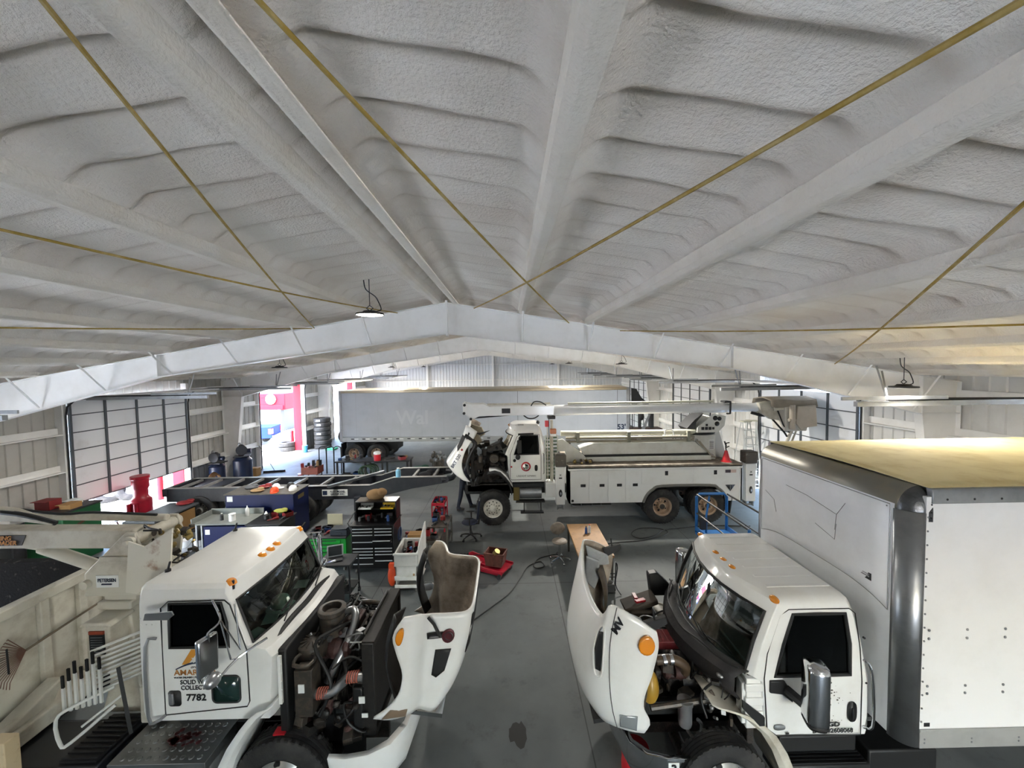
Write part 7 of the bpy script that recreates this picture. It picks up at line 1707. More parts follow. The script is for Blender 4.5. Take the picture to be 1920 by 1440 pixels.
# --- hoses on the floor
HP = [(-1.1,7.4),(-0.78,7.85),(-0.45,8.25),(-0.04,8.79),(0.22,9.39),(0.44,9.95),(0.77,10.21),(0.86,9.96),(0.68,9.86),(0.59,10.02),(0.75,10.36),(1.05,10.52),(1.28,10.58),(1.33,10.39),(1.19,10.46),(1.3,10.72)]
b = MB(); b.tube([(x,y,0.014+0.002*(i%3)) for i,(x,y) in enumerate(HP)],0.013,seg=7,smooth=6); o = b.build('air_hose',MATS['black']); tag(o,'black air hose snaking across the aisle floor to the beige stool','hose')
HP = [(2.3,10.95),(2.99,11.22),(3.8,11.32),(4.44,11.55),(4.8,11.79),(4.82,12.05),(4.44,12.21),(4.0,12.15),(3.69,11.77),(3.84,11.43),(4.36,11.62),(4.78,11.99),(5.25,12.13),(6.39,12.3),(7.6,12.2)]
b = MB(); b.tube([(x,y,0.014+(0.026 if i in (9,10,11) else 0)) for i,(x,y) in enumerate(HP)],0.014,seg=7,smooth=6); o = b.build('air_hose',MATS['black']); tag(o,'black hose with one big loop beside the rear wheels of the bucket truck','hose')
# --- blue scissor lift
t = thing('scissor_lift','blue scissor lift with raised black guard rails behind the box truck cab','scissor lift',(5.05,8.6,0))
BL = mat('lift_blue','#1f63a3',0.35,dirt='#163f66',damt=0.4)
b = MB(); b.bb(-0.38,0.38,-1.05,1.05,0.12,0.55); b.build('chassis',BL,t,bevel=0.02)
b = MB(); b.bb(-0.4,0.4,-1.1,1.1,0.9,1.0); b.bb(-0.4,0.4,-1.1,-1.07,1.0,1.15); b.bb(0.37,0.4,-1.1,1.1,1.0,1.12); b.bb(-0.4,-0.37,-1.1,1.1,1.0,1.12); b.build('platform',BL,t,bevel=0.01)
for x in (-0.3,0.3):
    b = MB(); b.tube([(x,-0.9,0.56),(x,0.9,0.88)],0.03,seg=4); b.tube([(x,0.9,0.56),(x,-0.9,0.88)],0.03,seg=4); b.build('scissor_arm',BL,t,split=True)
for x in (-0.38,0.38):
    for y in (-0.75,0.75):
        b = MB(); b.cyl((x-0.05,y,0.17),(x+0.05,y,0.17),0.17,seg=24); b.build('wheel',MATS['rubber'],t)
b = MB(); b.tube([(-0.38,1.08,1.0),(-0.38,1.08,1.85),(-0.3,1.08,1.93),(0.3,1.08,1.93),(0.38,1.08,1.85),(0.38,1.08,1.0)],0.035,seg=8); b.tube([(-0.38,1.08,1.45),(0.38,1.08,1.45)],0.0001,seg=3); b.build('end_frame',BL,t)
b = MB(); b.tube([(-0.38,-1.08,1.0),(-0.38,-1.08,1.93)],0.03,seg=8); b.tube([(0.38,-1.08,1.0),(0.38,-1.08,1.93)],0.03,seg=8); b.tube([(-0.2,0.95,1.0),(-0.2,0.95,1.4),(-0.1,1.0,1.9)],0.025,seg=8); b.build('post',BL,t,split=True)
b = MB()
for x in (-0.38,0.38):
    b.tube([(x,-1.08,1.92),(x,1.05,1.92)],0.022,seg=8); b.tube([(x,-1.08,1.45),(x,1.05,1.45)],0.018,seg=8)
b.build('guard_rail',mat('rail_black','#26241f',0.4),t,split=True)
b = MB(); b.box((-0.3,0.9,1.25),(0.16,0.06,0.3)); b.build('control_panel',MATS['tool_dark'],t,bevel=0.01)
# --- fittings on the bucket truck deck
t = thing('safety_cone','red cone with black hose fittings stood on it, on the bucket truck deck','cone',(7.12,12.75,1.962))
b = MB(); b.lathe([(0,0),(0.17,0),(0.17,0.02),(0.13,0.03),(0.04,0.36),(0,0.36)],seg=20); b.build('cone_body',MATS['redbright'],t)
b = MB(); b.tube([(0,0,0.34),(-0.02,0,0.5),(0.0,0,0.6),(0.1,0,0.62)],0.02); b.tube([(-0.02,0,0.45),(0.1,0,0.5)],0.018); b.tube([(0,0,0.5),(-0.06,0,0.66)],0.025); b.build('hose_fitting',MATS['black'],t)
# --- step ladders behind the bucket truck
def ladder(x,y,h,rz,label):
    t = thing('step_ladder',label,'ladder',(x,y,0),rz,'step ladders behind the bucket truck')
    for s_ in (-1,1):
        b = MB(); b.tube([(s_*0.3,-0.45,0.02),(s_*0.17,-0.04,h)],0.028,seg=4); b.build('rail',mat('ladder_alu','#b9bab6',0.4,metal=0.4),t)
        b = MB(); b.tube([(s_*0.3,0.5,0.02),(s_*0.17,0.04,h)],0.022,seg=4); b.build('rear_rail',MATS['ladder_alu'],t)
    n = int(h/0.3)
    for k in range(1,n):
        f = k/n; b = MB(); b.bb(-0.3+0.13*f,0.3-0.13*f,-0.45+0.41*f-0.04,-0.45+0.41*f+0.04,h*f-0.012,h*f+0.012); b.build('step',MATS['ladder_alu'],t)
    b = MB(); b.bb(-0.2,0.2,-0.12,0.08,h,h+0.05); b.build('top_cap',mat('cap_cream','#b7b49f',0.5),t,bevel=0.01)
    return t
ladder(9.35,15.4,2.85,0.25,'tall step ladder under the platform of the bucket truck, left one of two')
ladder(9.9,15.9,2.8,-0.35,'tall step ladder under the platform of the bucket truck, right one of two')
# ================= LEFT SIDE =================
NB = mat('bench_blue','#081646',0.45,spec=0.25,dirt='#0a1436',damt=0.5)
t = thing('blue_cabinet','large navy blue steel cabinet with hats and clutter on top','cabinet',(-7.55,12.3,0))
b = MB(); b.bb(-1.05,1.0,-0.45,0.45,0.0,1.42); b.build('body',NB,t,bevel=0.012)
b = MB(); b.bb(-1.08,1.03,-0.48,0.48,1.42,1.45); b.build('top',mat('top_grime','#57534c',0.7,dirt='#2e2b28',damt=0.6,dscale=4),t,bevel=0.004)
b = MB(); b.bb(-1.0,-0.83,-0.456,-0.45,1.22,1.38); b.build('label_sheet',MATS['paper'],t,smooth=False)
b = MB(); b.bb(1.0,1.006,-0.2,0.15,1.18,1.3); b.build('name_plate',MATS['brassy'],t,smooth=False)
t = thing('work_bench','grey steel work bench with navy base in front of the blue cabinet','bench',(-7.7,11.3,0))
b = MB(); b.bb(-1.2,0.35,-0.4,0.4,0.88,0.91); b.bb(-1.2,0.35,0.37,0.4,0.91,1.08); b.bb(-1.2,-1.17,-0.4,0.4,0.91,1.06); b.build('top_tray',mat('bench_grey','#7c807c',0.5,dirt='#4e4f4b',damt=0.4),t,bevel=0.006)
b = MB(); b.bb(-0.9,0.35,-0.35,0.35,0.1,0.82); b.build('base_cabinet',NB,t,bevel=0.01)
b = MB(); b.bb(0.35,1.25,-0.42,0.42,0.1,0.86); b.bb(0.32,1.3,-0.45,0.45,0.86,0.9); b.build('drawer_unit',mat('unit_black','#141518',0.5),t,bevel=0.01,split=True)
b = MB(); b.bb(-0.85,-0.72,-0.356,-0.35,0.6,0.74); b.build('label_sheet',MATS['paper'],t,smooth=False)
for x in (-1.1,-0.95):
    b = MB(); b.bb(x-0.02,x+0.02,-0.35,-0.31,0,0.88); b.build('leg',MATS['galv'],t)
b = MB()
for k in range(26):
    r = random.Random(k); b.ell((0.4+r.random()*0.5,-0.425,0.5+r.random()*0.3),(0.03,0.01,0.02),seg=6,rings=4)
b.build('hanging_key',MATS['tool_steel'],t,split=True)
bottle('plastic_bottle','dark bottle with white cap on the grey bench tray','bottle',(-8.25,11.2,0.912),0.045,0.2,MATS['tool_dark'])
bottle('white_tub','white tub standing on the grey bench tray','tub',(-7.92,11.15,0.912),0.085,0.2,MATS['white_plain'],neck=0.9)
bottle('squeeze_bottle','clear squeeze bottle with pointed tip at the back of the grey bench tray','bottle',(-7.72,11.5,0.912),0.05,0.3,MATS['paper'],neck=0.25)
bottle('grey_tub','small grey bottle beside the meters on the bench','bottle',(-7.05,11.3,0.912),0.045,0.19,MATS['paper'])
junk_items(-7.7,-7.35,11.1,11.45,0.915,7,91,'in the middle of the grey bench tray','tools in the grey tray',0.05,0.16,0.5)
junk_items(-7.3,-6.5,11.05,11.6,0.915,16,92,'on the black drawer unit of the work bench','clutter on the black drawer unit',0.08,0.24,0.7)
o = MB(); o.ell((0,0,0.06),(0.4,0.24,0.12)); o.ell((0.1,0.02,0.09),(0.2,0.16,0.1)); o = o.build('sponge_pad',mat('pad_yellow','#8d8f3c',0.7)); o.location=(-6.72,11.45,1.0); tag(o,'yellow green pad on top of the clutter at the right end of the bench','pad')
# hats and clothes on the blue cabinet
def cap(x,y,m,label,rz=0,band=None):
    t = thing('safety_hat',label,'hat',(x,y,1.452),rz); b = MB(); b.lathe([(0,0.16),(0.06,0.15),(0.1,0.11),(0.12,0.04),(0.12,0),(0,0)],seg=20); b.build('crown',m,t)
    b = MB(); b.ell((0.13,0,0.015),(0.2,0.2,0.02)); b.build('brim',m,t); return t
cap(-7.35,12.35,MATS['white_plain'],'white and dark helmet on top of the blue cabinet',0.3); cap(-7.2,12.0,MATS['orange'],'orange cap at the front of the blue cabinet top',-1.2); cap(-6.95,12.45,MATS['tool_dark'],'dark helmet at the right on the blue cabinet top',0.6); cap(-6.72,12.15,MATS['paper'],'pale cap on the right corner of the blue cabinet top',2)
for x,y,m,lb in ((-7.75,12.45,'tool_red','crumpled red cloth on top of the blue cabinet'),(-8.15,12.4,'greycloth','crumpled grey cloth at the left of the blue cabinet top'),(-7.75,12.05,'tool_tan','brown cloth at the front of the blue cabinet top')):
    b = MB(); b.ell((0,0,0.05),(0.4,0.3,0.1)); b.ell((0.08,0.03,0.09),(0.2,0.18,0.1)); o = b.build('cloth',MATS[m]); o.location=(x,y,1.452); tag(o,lb,'cloth')
# --- wooden-sided desk
t = thing('plywood_counter','plywood sided counter with a thick dark top, left of the blue cabinet','counter',(-10.75,12.18,0))
b = MB(); b.bb(-0.4,0.38,-0.72,0.75,0,0.78); b.build('carcass',MATS['black'],t,bevel=0.01)
b = MB(); b.bb(0.38,0.4,-0.66,0.7,0.06,0.72); b.bb(-0.35,0.34,-0.74,-0.72,0.06,0.72); b.build('side_panel',MATS['ply'],t,smooth=False,split=True)
b = MB(); b.bb(-0.5,0.44,-0.82,0.82,0.78,0.84); b.build('top',mat('counter_grey','#53565a',0.6),t,bevel=0.01)
b = MB(); b.ell((0,0,0.06),(0.5,0.4,0.12)); b.ell((0.1,0.1,0.1),(0.25,0.2,0.1)); o = b.build('cloth',MATS['tool_red']); o.location=(-10.6,12.8,0.842); tag(o,'red cloth on the far end of the plywood counter','cloth')
# buckets and floor clutter in front of it
def pail(x,y,z,m,label,lid=None):
    t = thing('plastic_pail',label,'bucket',(x,y,z)); b = MB(); b.lathe([(0,0),(0.12,0),(0.145,0.33),(0.155,0.33),(0.155,0.36),(0.14,0.36),(0.13,0.34),(0,0.33)],seg=24); b.build('pail_body',MATS[m],t)
    b = MB(); b.tube([(-0.15,0,0.3),(-0.13,-0.1,0.2),(0,-0.15,0.16),(0.13,-0.1,0.2),(0.15,0,0.3)],0.005,smooth=4); b.build('bail',MATS['galv'],t)
    if lid: b = MB(); b.lathe([(0,0.36),(0.15,0.36),(0.16,0.4),(0.16,0.62),(0.1,0.64),(0,0.64)],seg=20); b.build('cover',MATS[lid],t)
pail(-8.95,11.25,0,'white_plain','white pail with a black drum on it, on the floor left of the bench','black'); pail(-8.95,12.1,0,'white_plain','open white pail behind the black drum, on the floor'); pail(-9.3,11.2,0,'white_plain','white pail half hidden beside the black drum')
b = MB(); b.ell((0,0,0.12),(1.3,0.9,0.3)); b.ell((0.3,0.1,0.2),(0.6,0.5,0.26)); o = b.build('tarpaulin',mat('tarp','#3a3d44',0.7,bump=0.5,bscale=6)); o.location=(-8.45,10.3,0); tag(o,'dark grey tarpaulin heaped on the floor behind the truck marked 7782','tarpaulin')
t = thing('gas_cylinder','brown gas cylinder lying on the floor behind the loader truck','gas cylinder',(-9.95,10.45,0.12),0.35); b = MB(); b.lathe([(0,-0.5),(0.11,-0.48),(0.12,-0.4),(0.12,0.45),(0.06,0.6),(0.03,0.62),(0,0.62)],axis='x',seg=20); b.build('cylinder_body',mat('cyl_brown','#5d2c27',0.5),t); b = MB(); b.cyl((0.6,0,0),(0.7,0,0),0.03); b.build('valve',MATS['brassy'],t)
junk_items(-10.2,-7.6,9.2,11.8,0.0,30,93,'on the floor between the loader truck and the plywood counter','scrap parts on the left floor',0.08,0.3,0.8)
junk_items(-6.4,-5.5,9.3,10.6,0.0,14,94,'on the floor behind the cab of the truck marked 7782','scrap parts behind the cab',0.08,0.25,1.2)
# --- red air/hydraulic jack
t = thing('axle_jack','tall red hydraulic axle jack on a wheeled base, in front of the half open door','jack',(-12.1,12.9,0))
t.scale = (1.12,1.12,1.12)
b = MB(); b.lathe([(0,0.14),(0.25,0.14),(0.25,0.9),(0.2,0.95),(0.17,1.0),(0.17,1.2),(0.2,1.26),(0.2,1.5),(0.22,1.52),(0.22,1.6),(0,1.6)],seg=28); b.build('ram',RJ,t)
b = MB(); b.cyl((0.1,-0.28,0.15),(0.1,-0.28,0.85),0.05); b.cyl((-0.12,-0.27,0.15),(-0.12,-0.27,0.85),0.05); b.build('side_cylinder',RJ,t,split=True)
b = MB(); b.prism([(-0.6,0.06),(0.35,0.06),(0.35,0.18),(-0.25,0.18),(-0.6,0.1)],'y',-0.28,0.28); b.build('base',RJ,t,bevel=0.01)
for x,y,r in ((0.42,-0.3,0.13),(0.42,0.3,0.13)):
    b = MB(); b.lathe([(0.03,-0.04),(r-0.02,-0.045),(r,-0.02),(r,0.02),(r-0.02,0.045),(0.03,0.04)],(x,y,r),'y',seg=20); w_ = b.build('wheel',MATS['rubber'],t); b = MB(); b.cyl((x,y-0.05,r),(x,y+0.05,r),0.06); b.build('hub',MATS['galv'],w_)
b = MB(); b.tube([(-0.55,-0.1,0.1),(-0.6,-0.15,0.3)],0.02); b.tube([(-0.75,-0.2,0.3),(-0.45,-0.1,0.34)],0.015); b.build('handle',MATS['tool_dark'],t,split=True)
# --- green machine by the left wall, boxes on it
t = thing('green_cabinet','dark green steel cabinet against the left wall with boxes on it','cabinet',(-12.3,10.9,0))
b = MB(); b.bb(-0.55,0.45,-0.5,0.5,0,1.45); b.build('body',mat('mach_green','#11552c',0.45,dirt='#0c3a1e',damt=0.4),t,bevel=0.02); b = MB(); b.bb(-0.57,0.48,-0.52,0.52,1.45,1.49); b.build('top',MATS['tool_dark'],t,bevel=0.005)
b = MB(); b.prism([(-0.3,0.95),(0.35,1.15),(0.35,1.22),(-0.3,1.02)],'x',0.45,0.455); b.build('rust_streak',mat('rust_brown','#54372a',0.7),t)
for (x,y,w,d,h,m,lb) in ((-12.6,10.75,0.4,0.3,0.25,'tool_red','red and white carton at the left on the green cabinet'),(-12.05,10.8,0.3,0.3,0.14,'card','open brown carton on the right of the green cabinet'),(-12.35,11.15,0.25,0.25,0.12,'paper','white carton at the back of the green cabinet top')):
    b = MB(); b.bb(-w/2,w/2,-d/2,d/2,0,h); b.bb(-w/2,w/2,-d/2-0.1,-d/2,h-0.01,h); o = b.build('carton',MATS[m],smooth=False); o.location=(x,y,1.492); tag(o,lb,'box')
# --- air compressors and hose reel by the left wall
def compressor(x,y,h,r,label,rz=0):
    t = thing('air_compressor',label,'air compressor',(x,y,0),rz); CM = mat('comp_navy','#14203c',0.4,dirt='#0c1020',damt=0.5)
    b = MB(); b.lathe([(0,0.12),(r*0.7,0.14),(r,0.25),(r,h*0.62),(r*0.7,h*0.68),(0,h*0.7)],seg=24); b.build('tank',CM,t)
    b = MB(); b.bb(-0.3,0.3,-0.25,0.25,h*0.7,h*0.72); b.bb(-0.12,0.08,-0.12,0.12,h*0.72,h*0.92); b.ell((-0.02,0,h*0.93),(0.22,0.18,0.14)); b.build('pump',MATS['tool_dark'],t,split=True)
    b = MB(); b.lathe([(0.02,-0.02),(0.2,-0.02),(0.22,0),(0.2,0.02),(0.02,0.02)],(0.02,-0.2,h*0.85),'y',seg=20); b.build('flywheel',MATS['tool_dark'],t)
    b = MB(); b.cyl((0.12,-0.05,h*0.82),(0.34,-0.05,h*0.82),0.09,seg=16); b.build('motor',CM,t)
    b = MB(); b.ell((-0.06,-0.1,h*0.98),(0.14,0.14,0.14)); b.build('air_filter',MATS['galv'],t)
    for k in range(3): b = MB(); a = 2*PI*k/3; b.bb(r*0.7*math.cos(a)-0.03,r*0.7*math.cos(a)+0.03,r*0.7*math.sin(a)-0.03,r*0.7*math.sin(a)+0.03,0,0.2); b.build('foot',MATS['tool_dark'],t)
compressor(-12.55,16.9,1.75,0.3,'navy air compressor near the half open door, the smaller of two by the left wall'); compressor(-11.75,17.35,2.0,0.36,'tall navy air compressor beside the steel column on the left wall',0.4)
t = thing('hose_reel','hose reel with brown hose standing between the two compressors','hose reel',(-12.2,16.3,0)); b = MB()
for k in range(5): b.tube([(0.04*k-0.08,(0.3-0.02*k)*math.cos(a*PI/10),0.62+(0.34-0.02*k)*math.sin(a*PI/10)) for a in range(20)],0.025,seg=6,closed=True)
b.build('hose_coil',mat('hose_brown2','#5b3f20',0.6),t,split=True); b = MB(); b.tube([(0,-0.3,0),(0,0,0.62),(0,0.3,0)],0.02); b.cyl((-0.12,0,0.62),(0.12,0,0.62),0.08); b.build('stand',MATS['galv'],t,split=True)
o = MB(); o.bb(-0.24,0.24,-0.18,0.18,0,0.36); o.prism([(-0.24,0.36),(0.24,0.36),(0.3,0.4),(-0.2,0.4)],'y',-0.18,0.18); o = o.build('cardboard_box',MATS['card'],bevel=0.004); o.location=(-12.55,19.3,0); tag(o,'brown cardboard box at the doorway edge beside the push broom','box')
t = thing('push_broom','wide push broom leaning by the open doorway on the left','broom',(-11.9,19.9,0),0.2); b = MB(); b.bb(-0.5,0.5,-0.04,0.04,0.05,0.1); b.bb(-0.5,0.5,-0.05,0.05,0,0.05); b.build('head',MATS['tool_dark'],t); b = MB(); b.tube([(0,0,0.1),(-0.75,0.25,1.35)],0.014); b.build('handle',MATS['woodgrey'],t)
# --- tyre stack, pails by far left column
def tyre(name,x,y,z,label,group=None,rot=None,r=0.52,w=0.28):
    b = MB(); h = w/2; b.lathe([(0.29,-h*0.7),(0.36,-h),(r-0.05,-h*0.95),(r-0.01,-h*0.8),(r,-h*0.5),(r-0.012,-h*0.47),(r-0.012,-h*0.4),(r,-h*0.37),(r,h*0.37),(r-0.012,h*0.4),(r-0.012,h*0.47),(r,h*0.5),(r-0.01,h*0.8),(r-0.05,h*0.95),(0.36,h),(0.29,h*0.7),(0.3,0),(0.29,-h*0.7)],seg=40)
    o = b.build(name,MATS['rubber']); o.location=(x,y,z); 
    if rot: o.rotation_euler = rot
    tag(o,label,'tire',group); return o
for k in range(7):
    o = tyre('truck_tire',-12.25+0.02*(k%2),25.9+0.015*(k%3),0.14+k*0.285,'black truck tire in the tall stack beside the left doorway, '+['bottom one','second from the bottom','third from the bottom','fourth from the bottom','third from the top','second from the top','topmost one'][k],'stacked truck tires')
    if k in (3,5,6):
        b = MB(); b.bb(-0.12,0.12,-0.535,-0.522,-0.05,0.05); b.build('paper_label',MATS['paper'],o,smooth=False)
tyre('truck_tire',-11.1,26.9,0.6,'black truck tire standing upright behind the tire stack',None,(PI/2-0.15,0,0.5))
o = MB(); o.lathe([(0,0),(0.14,0),(0.15,0.02),(0.15,0.4),(0.16,0.42),(0,0.42)],seg=20); o.tube([(0,0,0.4),(-0.12,0,0.62)],0.012); o = o.build('blue_bucket',MATS['lightblue']); o.location=(-12.75,24.6,0); tag(o,'light blue bucket beside the red door frame on the left','bucket')
o = MB(); o.bb(-0.3,0.3,-0.2,0.2,0,0.08); o.ell((0.2,0.05,0.1),(0.5,0.4,0.16)); o = o.build('green_bag',mat('bag_green','#2d7a5c',0.6)); o.location=(-11.4,25.2,0); tag(o,'green bag lying in front of the tire stack','bag')
# --- welding table with equipment
t = thing('welding_table','long dark steel welding table crowded with equipment in front of the semitrailer wheels','table',(-6.4,18.6,0))
b = MB(); b.bb(-1.7,1.75,-0.4,0.4,0.82,0.88); b.build('top',MATS['dark_steel'],t,bevel=0.005)
for x in (-1.6,-0.3,0.5,1.65):
    for y in (-0.35,0.35): b = MB(); b.bb(x-0.035,x+0.035,y-0.035,y+0.035,0,0.82); b.build('leg',MATS['dark_steel'],t)
junk_items(-8.0,-4.8,18.3,18.9,0.885,34,95,'on the long welding table','equipment on the welding table',0.1,0.34,0.7)
t = thing('water_cooler','red and white drink cooler on the welding table','cooler',(-6.15,18.3,0.885)); b = MB(); b.lathe([(0,0),(0.15,0),(0.16,0.3),(0,0.3)],seg=20); b.build('cooler_body',MATS['redbright'],t); b = MB(); b.lathe([(0,0.3),(0.165,0.3),(0.165,0.38),(0.12,0.42),(0,0.42)],seg=20); b.build('lid',MATS['white_plain'],t)
t = thing('hose_coil','green and black hoses coiled under the welding table','hose',(-6.7,18.4,0)); b = MB()
for k in range(5): b.tube([(0.3*math.cos(a*PI/8)+0.05*k,0.1*k-0.2,0.36+0.3*math.sin(a*PI/8)) for a in range(16)],0.03,seg=6,closed=True)
b.build('coil',mat('hose_green','#2f4a32',0.6),t,split=True)
junk_items(-7.8,-5.0,18.3,18.9,0.0,12,96,'under the long welding table','gear under the welding table',0.15,0.32,1.0)
t = thing('hoop_rack','black steel rack of three tall hoops left of the welding table','rack',(-8.7,19.1,0))
for x in (-0.36,0,0.36):
    b = MB(); b.tube([(x-0.17,0,0.1),(x-0.17,0,1.25),(x-0.12,0,1.38),(x,0,1.43),(x+0.12,0,1.38),(x+0.17,0,1.25),(x+0.17,0,0.1)],0.025,seg=8,smooth=3); b.build('hoop',MATS['tool_dark'],t)
b = MB(); b.bb(-0.6,0.6,-0.2,0.2,0.04,0.1); b.build('base',MATS['tool_dark'],t)
t = thing('parts_cart','rusty red cart of bottles and engine parts beside the hoop rack','cart',(-8.95,17.9,0)); b = MB(); b.bb(-0.4,0.35,-0.3,0.3,0.45,0.78); b.build('box',mat('rusty_red','#7a3a2e',0.6,dirt='#40231c',damt=0.6,dscale=6),t,bevel=0.02)
for x in (-0.33,0.28):
    b = MB(); b.bb(x-0.02,x+0.02,-0.25,-0.21,0,0.45); b.build('leg',MATS['dark_steel'],t); b = MB(); b.bb(x-0.02,x+0.02,0.21,0.25,0,0.45); b.build('leg',MATS['dark_steel'],t)
junk_items(-9.3,-8.65,17.65,18.15,0.785,14,97,'on the rusty red parts cart','bottles on the red parts cart',0.07,0.16,1.6)
junk_items(-9.7,-9.4,17.7,18.1,0.0,7,98,'on the floor left of the rusty red parts cart','castings by the red cart',0.2,0.35,1.5)
# engine core and green sack on the floor behind chassis nose
t = thing('engine_core','grey engine core standing on the floor beyond the chassis nose','engine',(-3.55,19.6,0)); 
b = MB(); b.bb(-0.25,0.25,-0.3,0.3,0,0.5); b.cyl((0.1,-0.32,0.1),(0.1,-0.32,0.6),0.08); b.cyl((-0.12,-0.32,0.1),(-0.12,-0.32,0.55),0.07); b.build('block',MATS['grease2'],t,bevel=0.02)
clutter_m = [MATS['tool_steel'],MATS['grease2']]
r = random.Random(5)
for m in clutter_m:
    b = MB()
    for k in range(9): c = (r.uniform(-0.3,0.3),r.uniform(-0.3,0.3),r.uniform(0.5,0.95)); b.ell(c,(r.uniform(0.08,0.2),r.uniform(0.08,0.2),r.uniform(0.1,0.25)),seg=10,rings=6)
    b.build('accessory',m,t,split=True)
o = MB(); o.ell((0,0,0.08),(0.9,0.5,0.18)); o.ell((0.2,0,0.12),(0.4,0.4,0.2)); o = o.build('green_sack',mat('sack_green','#2e5b45',0.8)); o.location=(-4.5,20.0,0); tag(o,'crumpled green sack on the floor right of the welding table','sack')
# --- equipment behind trailer nose on the right
t = thing('drill_press','dark machine tools on a bench against the right wall beyond the trailer nose','machine',(8.6,24.5,0)); b = MB(); b.bb(-1.1,0.9,-0.4,0.4,0.0,1.2); b.build('bench',mat('bench_brown','#3c302b',0.7),t,bevel=0.02)
b = MB(); b.bb(-0.9,-0.85,-0.1,-0.05,1.2,2.5); b.bb(-0.9,0.3,-0.1,-0.05,2.45,2.5); b.cyl((-0.4,0,1.2),(-0.4,0,2.2),0.1); b.ell((-0.3,0,1.9),(0.4,0.3,0.5)); b.cyl((0.35,0,1.2),(0.35,0,2.4),0.14); b.bb(0.1,0.6,-0.2,0.2,2.2,2.5); b.build('machine_head',MATS['tool_dark'],t,split=True)
b = MB(); b.prism([(-1.0,0),(0,2.1),(0.12,2.1),(-0.7,0)],'y',-0.5,-0.45); b.build('ladder_rail',MATS['galv'],t)
t = thing('black_tarp','black tarpaulin hanging off the nose of the semitrailer','tarpaulin',(6.7,21.3,2.9)); b = MB(); b.prism([(-0.02,1.0),(0.25,0.95),(0.5,0.5),(1.0,0.05),(0.9,0.0),(0.45,0.25),(0.2,0.05),(0.0,0.05)],'y',-0.05,0.05); b.build('sheet',MATS['black'],t)
# --- outside the left doors
o = thing('red_container','red steel container with a round white sign outside the left doorway','container',(-22.5,34.5,0),0.0)
b = MB(); b.bb(-4.5,3.7,-1.2,1.2,1.8,3.15); b.bb(-4.5,3.6,-1.3,-1.2,1.8,2.2); b.build('body',mat('cont_red','#8a0c1c',0.7,spec=0.2),o,bevel=0.05)
b = MB(); b.bb(-4,-3.7,-1,1,0,1.8); b.bb(3.2,3.5,-1,1,0,1.8); b.build('support',MATS['dark_steel'],o,split=True)
b = MB(); b.cyl((2.6,-1.34,2.7),(2.6,-1.3,2.7),0.42,seg=32); sgn = b.build('round_sign',MATS['white_plain'],o)
b = MB(); b.add([(2.58,-1.36,2.85),(2.68,-1.36,2.75),(2.62,-1.36,2.55),(2.52,-1.36,2.7)],[(0,1,2,3)]); b.build('sign_mark',MATS['text_navy'],sgn)
t = thing('pickup_truck','blue pickup truck parked outside the left doorway','pickup',(-19.1,27.4,-0.02),0.22)
PB = mat('pickup_blue','#1a2c6a',0.7,spec=0.08)
b = MB(); b.prism([(-3,0.5),(2.7,0.5),(2.7,1.25),(0.6,1.3),(0.6,1.15),(0.3,1.95),(-1.2,1.95),(-1.9,1.3),(-3,1.15)],'y',-0.95,0.95); b.build('body',PB,t,bevel=0.06)
b = MB(); b.prism([(0.25,1.35),(0.18,1.85),(-1.1,1.85),(-1.65,1.35)],'y',-0.965,0.965); b.build('window',mat('darkwin','#1a2024',0.6,spec=0.1),t)
b = MB(); b.bb(2.68,2.74,-0.95,-0.75,0.8,1.15); b.bb(2.68,2.74,0.75,0.95,0.8,1.15); b.bb(2.5,2.72,-0.965,-0.94,0.8,1.15); b.build('tail_light',MATS['redbright'],t,split=True)
b = MB(); b.bb(2.7,2.85,-0.9,0.9,0.5,0.68); b.build('bumper',MATS['chrome'],t)
for x in (-2,1.7):
    for y in (-0.85,0.85): b = MB(); b.lathe([(0.05,-0.12),(0.3,-0.12),(0.38,-0.08),(0.38,0.08),(0.3,0.12),(0.05,0.12)],(x,y,0.38),'y',seg=24); b.build('wheel',MATS['rubber'],t)
def bollard(x,y,h,lb):
    b = MB(); b.lathe([(0,0),(0.1,0),(0.1,h-0.05),(0.06,h),(0,h)],seg=20); o = b.build('bollard',mat('bollard_red','#8f1420',0.6,spec=0.2)); o.location=(x,y,-0.02); tag(o,lb,'bollard')
bollard(-14.2,16.0,1.25,'red bollard outside the half open left door'); bollard(-13.9,25.3,1.3,'red bollard outside beside the far left doorway')
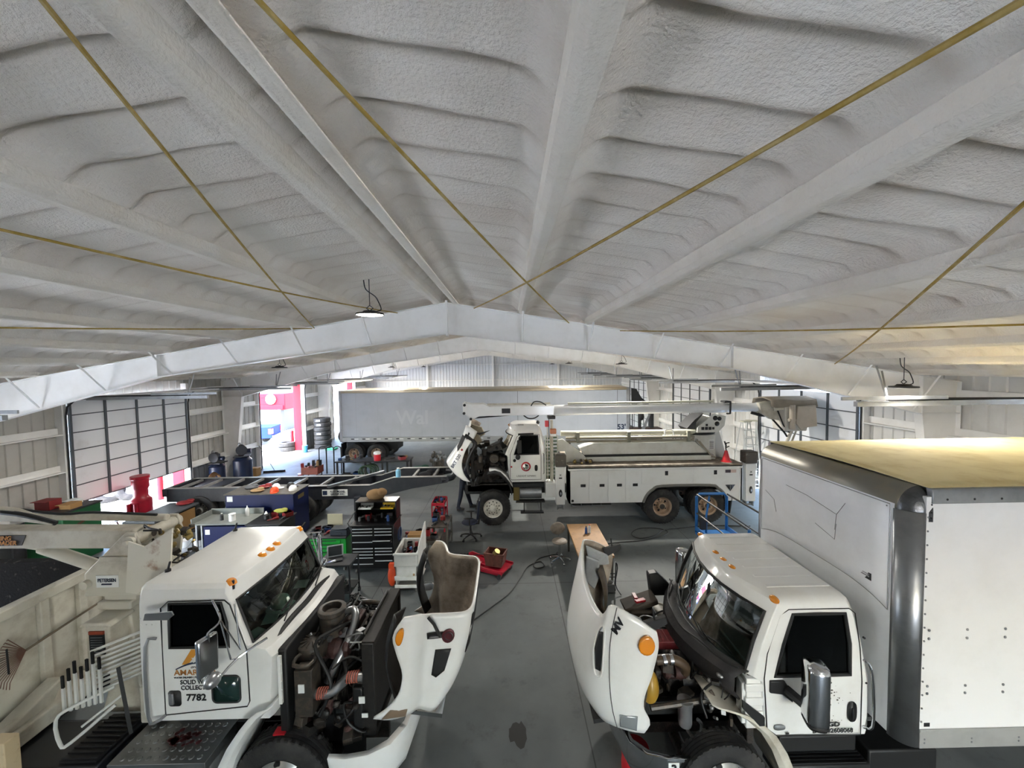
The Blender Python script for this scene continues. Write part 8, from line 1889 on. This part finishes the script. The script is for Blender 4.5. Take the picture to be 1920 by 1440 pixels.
tyre('worn_tire',-15.6,16.2,0.42,'worn tire leaning outside the half open door, right of two','tires leaning outside',(PI/2-0.4,0,1.2)); tyre('worn_tire',-16.2,15.9,0.42,'worn tire leaning outside the half open door, left of two','tires leaning outside',(PI/2-0.4,0,1.2))
tyre('worn_tire',-14.2,25.2,0.14,'lower of two tires lying outside the left doorway','tires lying outside'); tyre('worn_tire',-14.2,25.2,0.43,'upper of two tires lying outside the left doorway','tires lying outside')
# ================= LIGHT / CAMERA =================
w = bpy.data.worlds.new('World'); SC.world = w; w.use_nodes = True
nt = w.node_tree; bg = nt.nodes['Background']
sky = nt.nodes.new('ShaderNodeTexSky'); sky.sky_type = 'NISHITA'; sky.sun_disc = False; sky.sun_elevation = math.radians(50); sky.sun_rotation = math.radians(200); sky.air_density = 1.0; sky.dust_density = 1.5
nt.links.new(sky.outputs[0], bg.inputs['Color']); bg.inputs['Strength'].default_value = 1.6
sl = bpy.data.lights.new('sun','SUN'); sl.energy = 5.0; sl.angle = 0.01; sl.color = (1,0.96,0.9)
so = bpy.data.objects.new('sun', sl); COL.objects.link(so); so.rotation_euler = Vector((0.08,0.5,-0.9)).to_track_quat('-Z','Y').to_euler()
cam = bpy.data.cameras.new('Camera'); co = bpy.data.objects.new('Camera', cam); COL.objects.link(co)
Rv = Vector((0.99982931,-0.01080949,-0.01498352)); Uv = Vector((0.01546466,0.04589233,0.99882668)); Fv = Vector((0.01010918,0.99888791,-0.04605166))
Mx = Matrix.Identity(4)
for i in range(3): Mx[i][0] = Rv[i]; Mx[i][1] = Uv[i]; Mx[i][2] = -Fv[i]
Mx.translation = Vector((0,0,5.2)); co.matrix_world = Mx
cam.sensor_fit = 'HORIZONTAL'; cam.sensor_width = 36; cam.lens = 740/1920*36; cam.clip_start = 0.05; cam.clip_end = 400
SC.camera = co
SC.view_settings.view_transform = 'Standard'; SC.view_settings.look = 'None'; SC.view_settings.gamma = 1; SC.view_settings.use_curve_mapping = False
SC.view_settings.exposure = EXPO
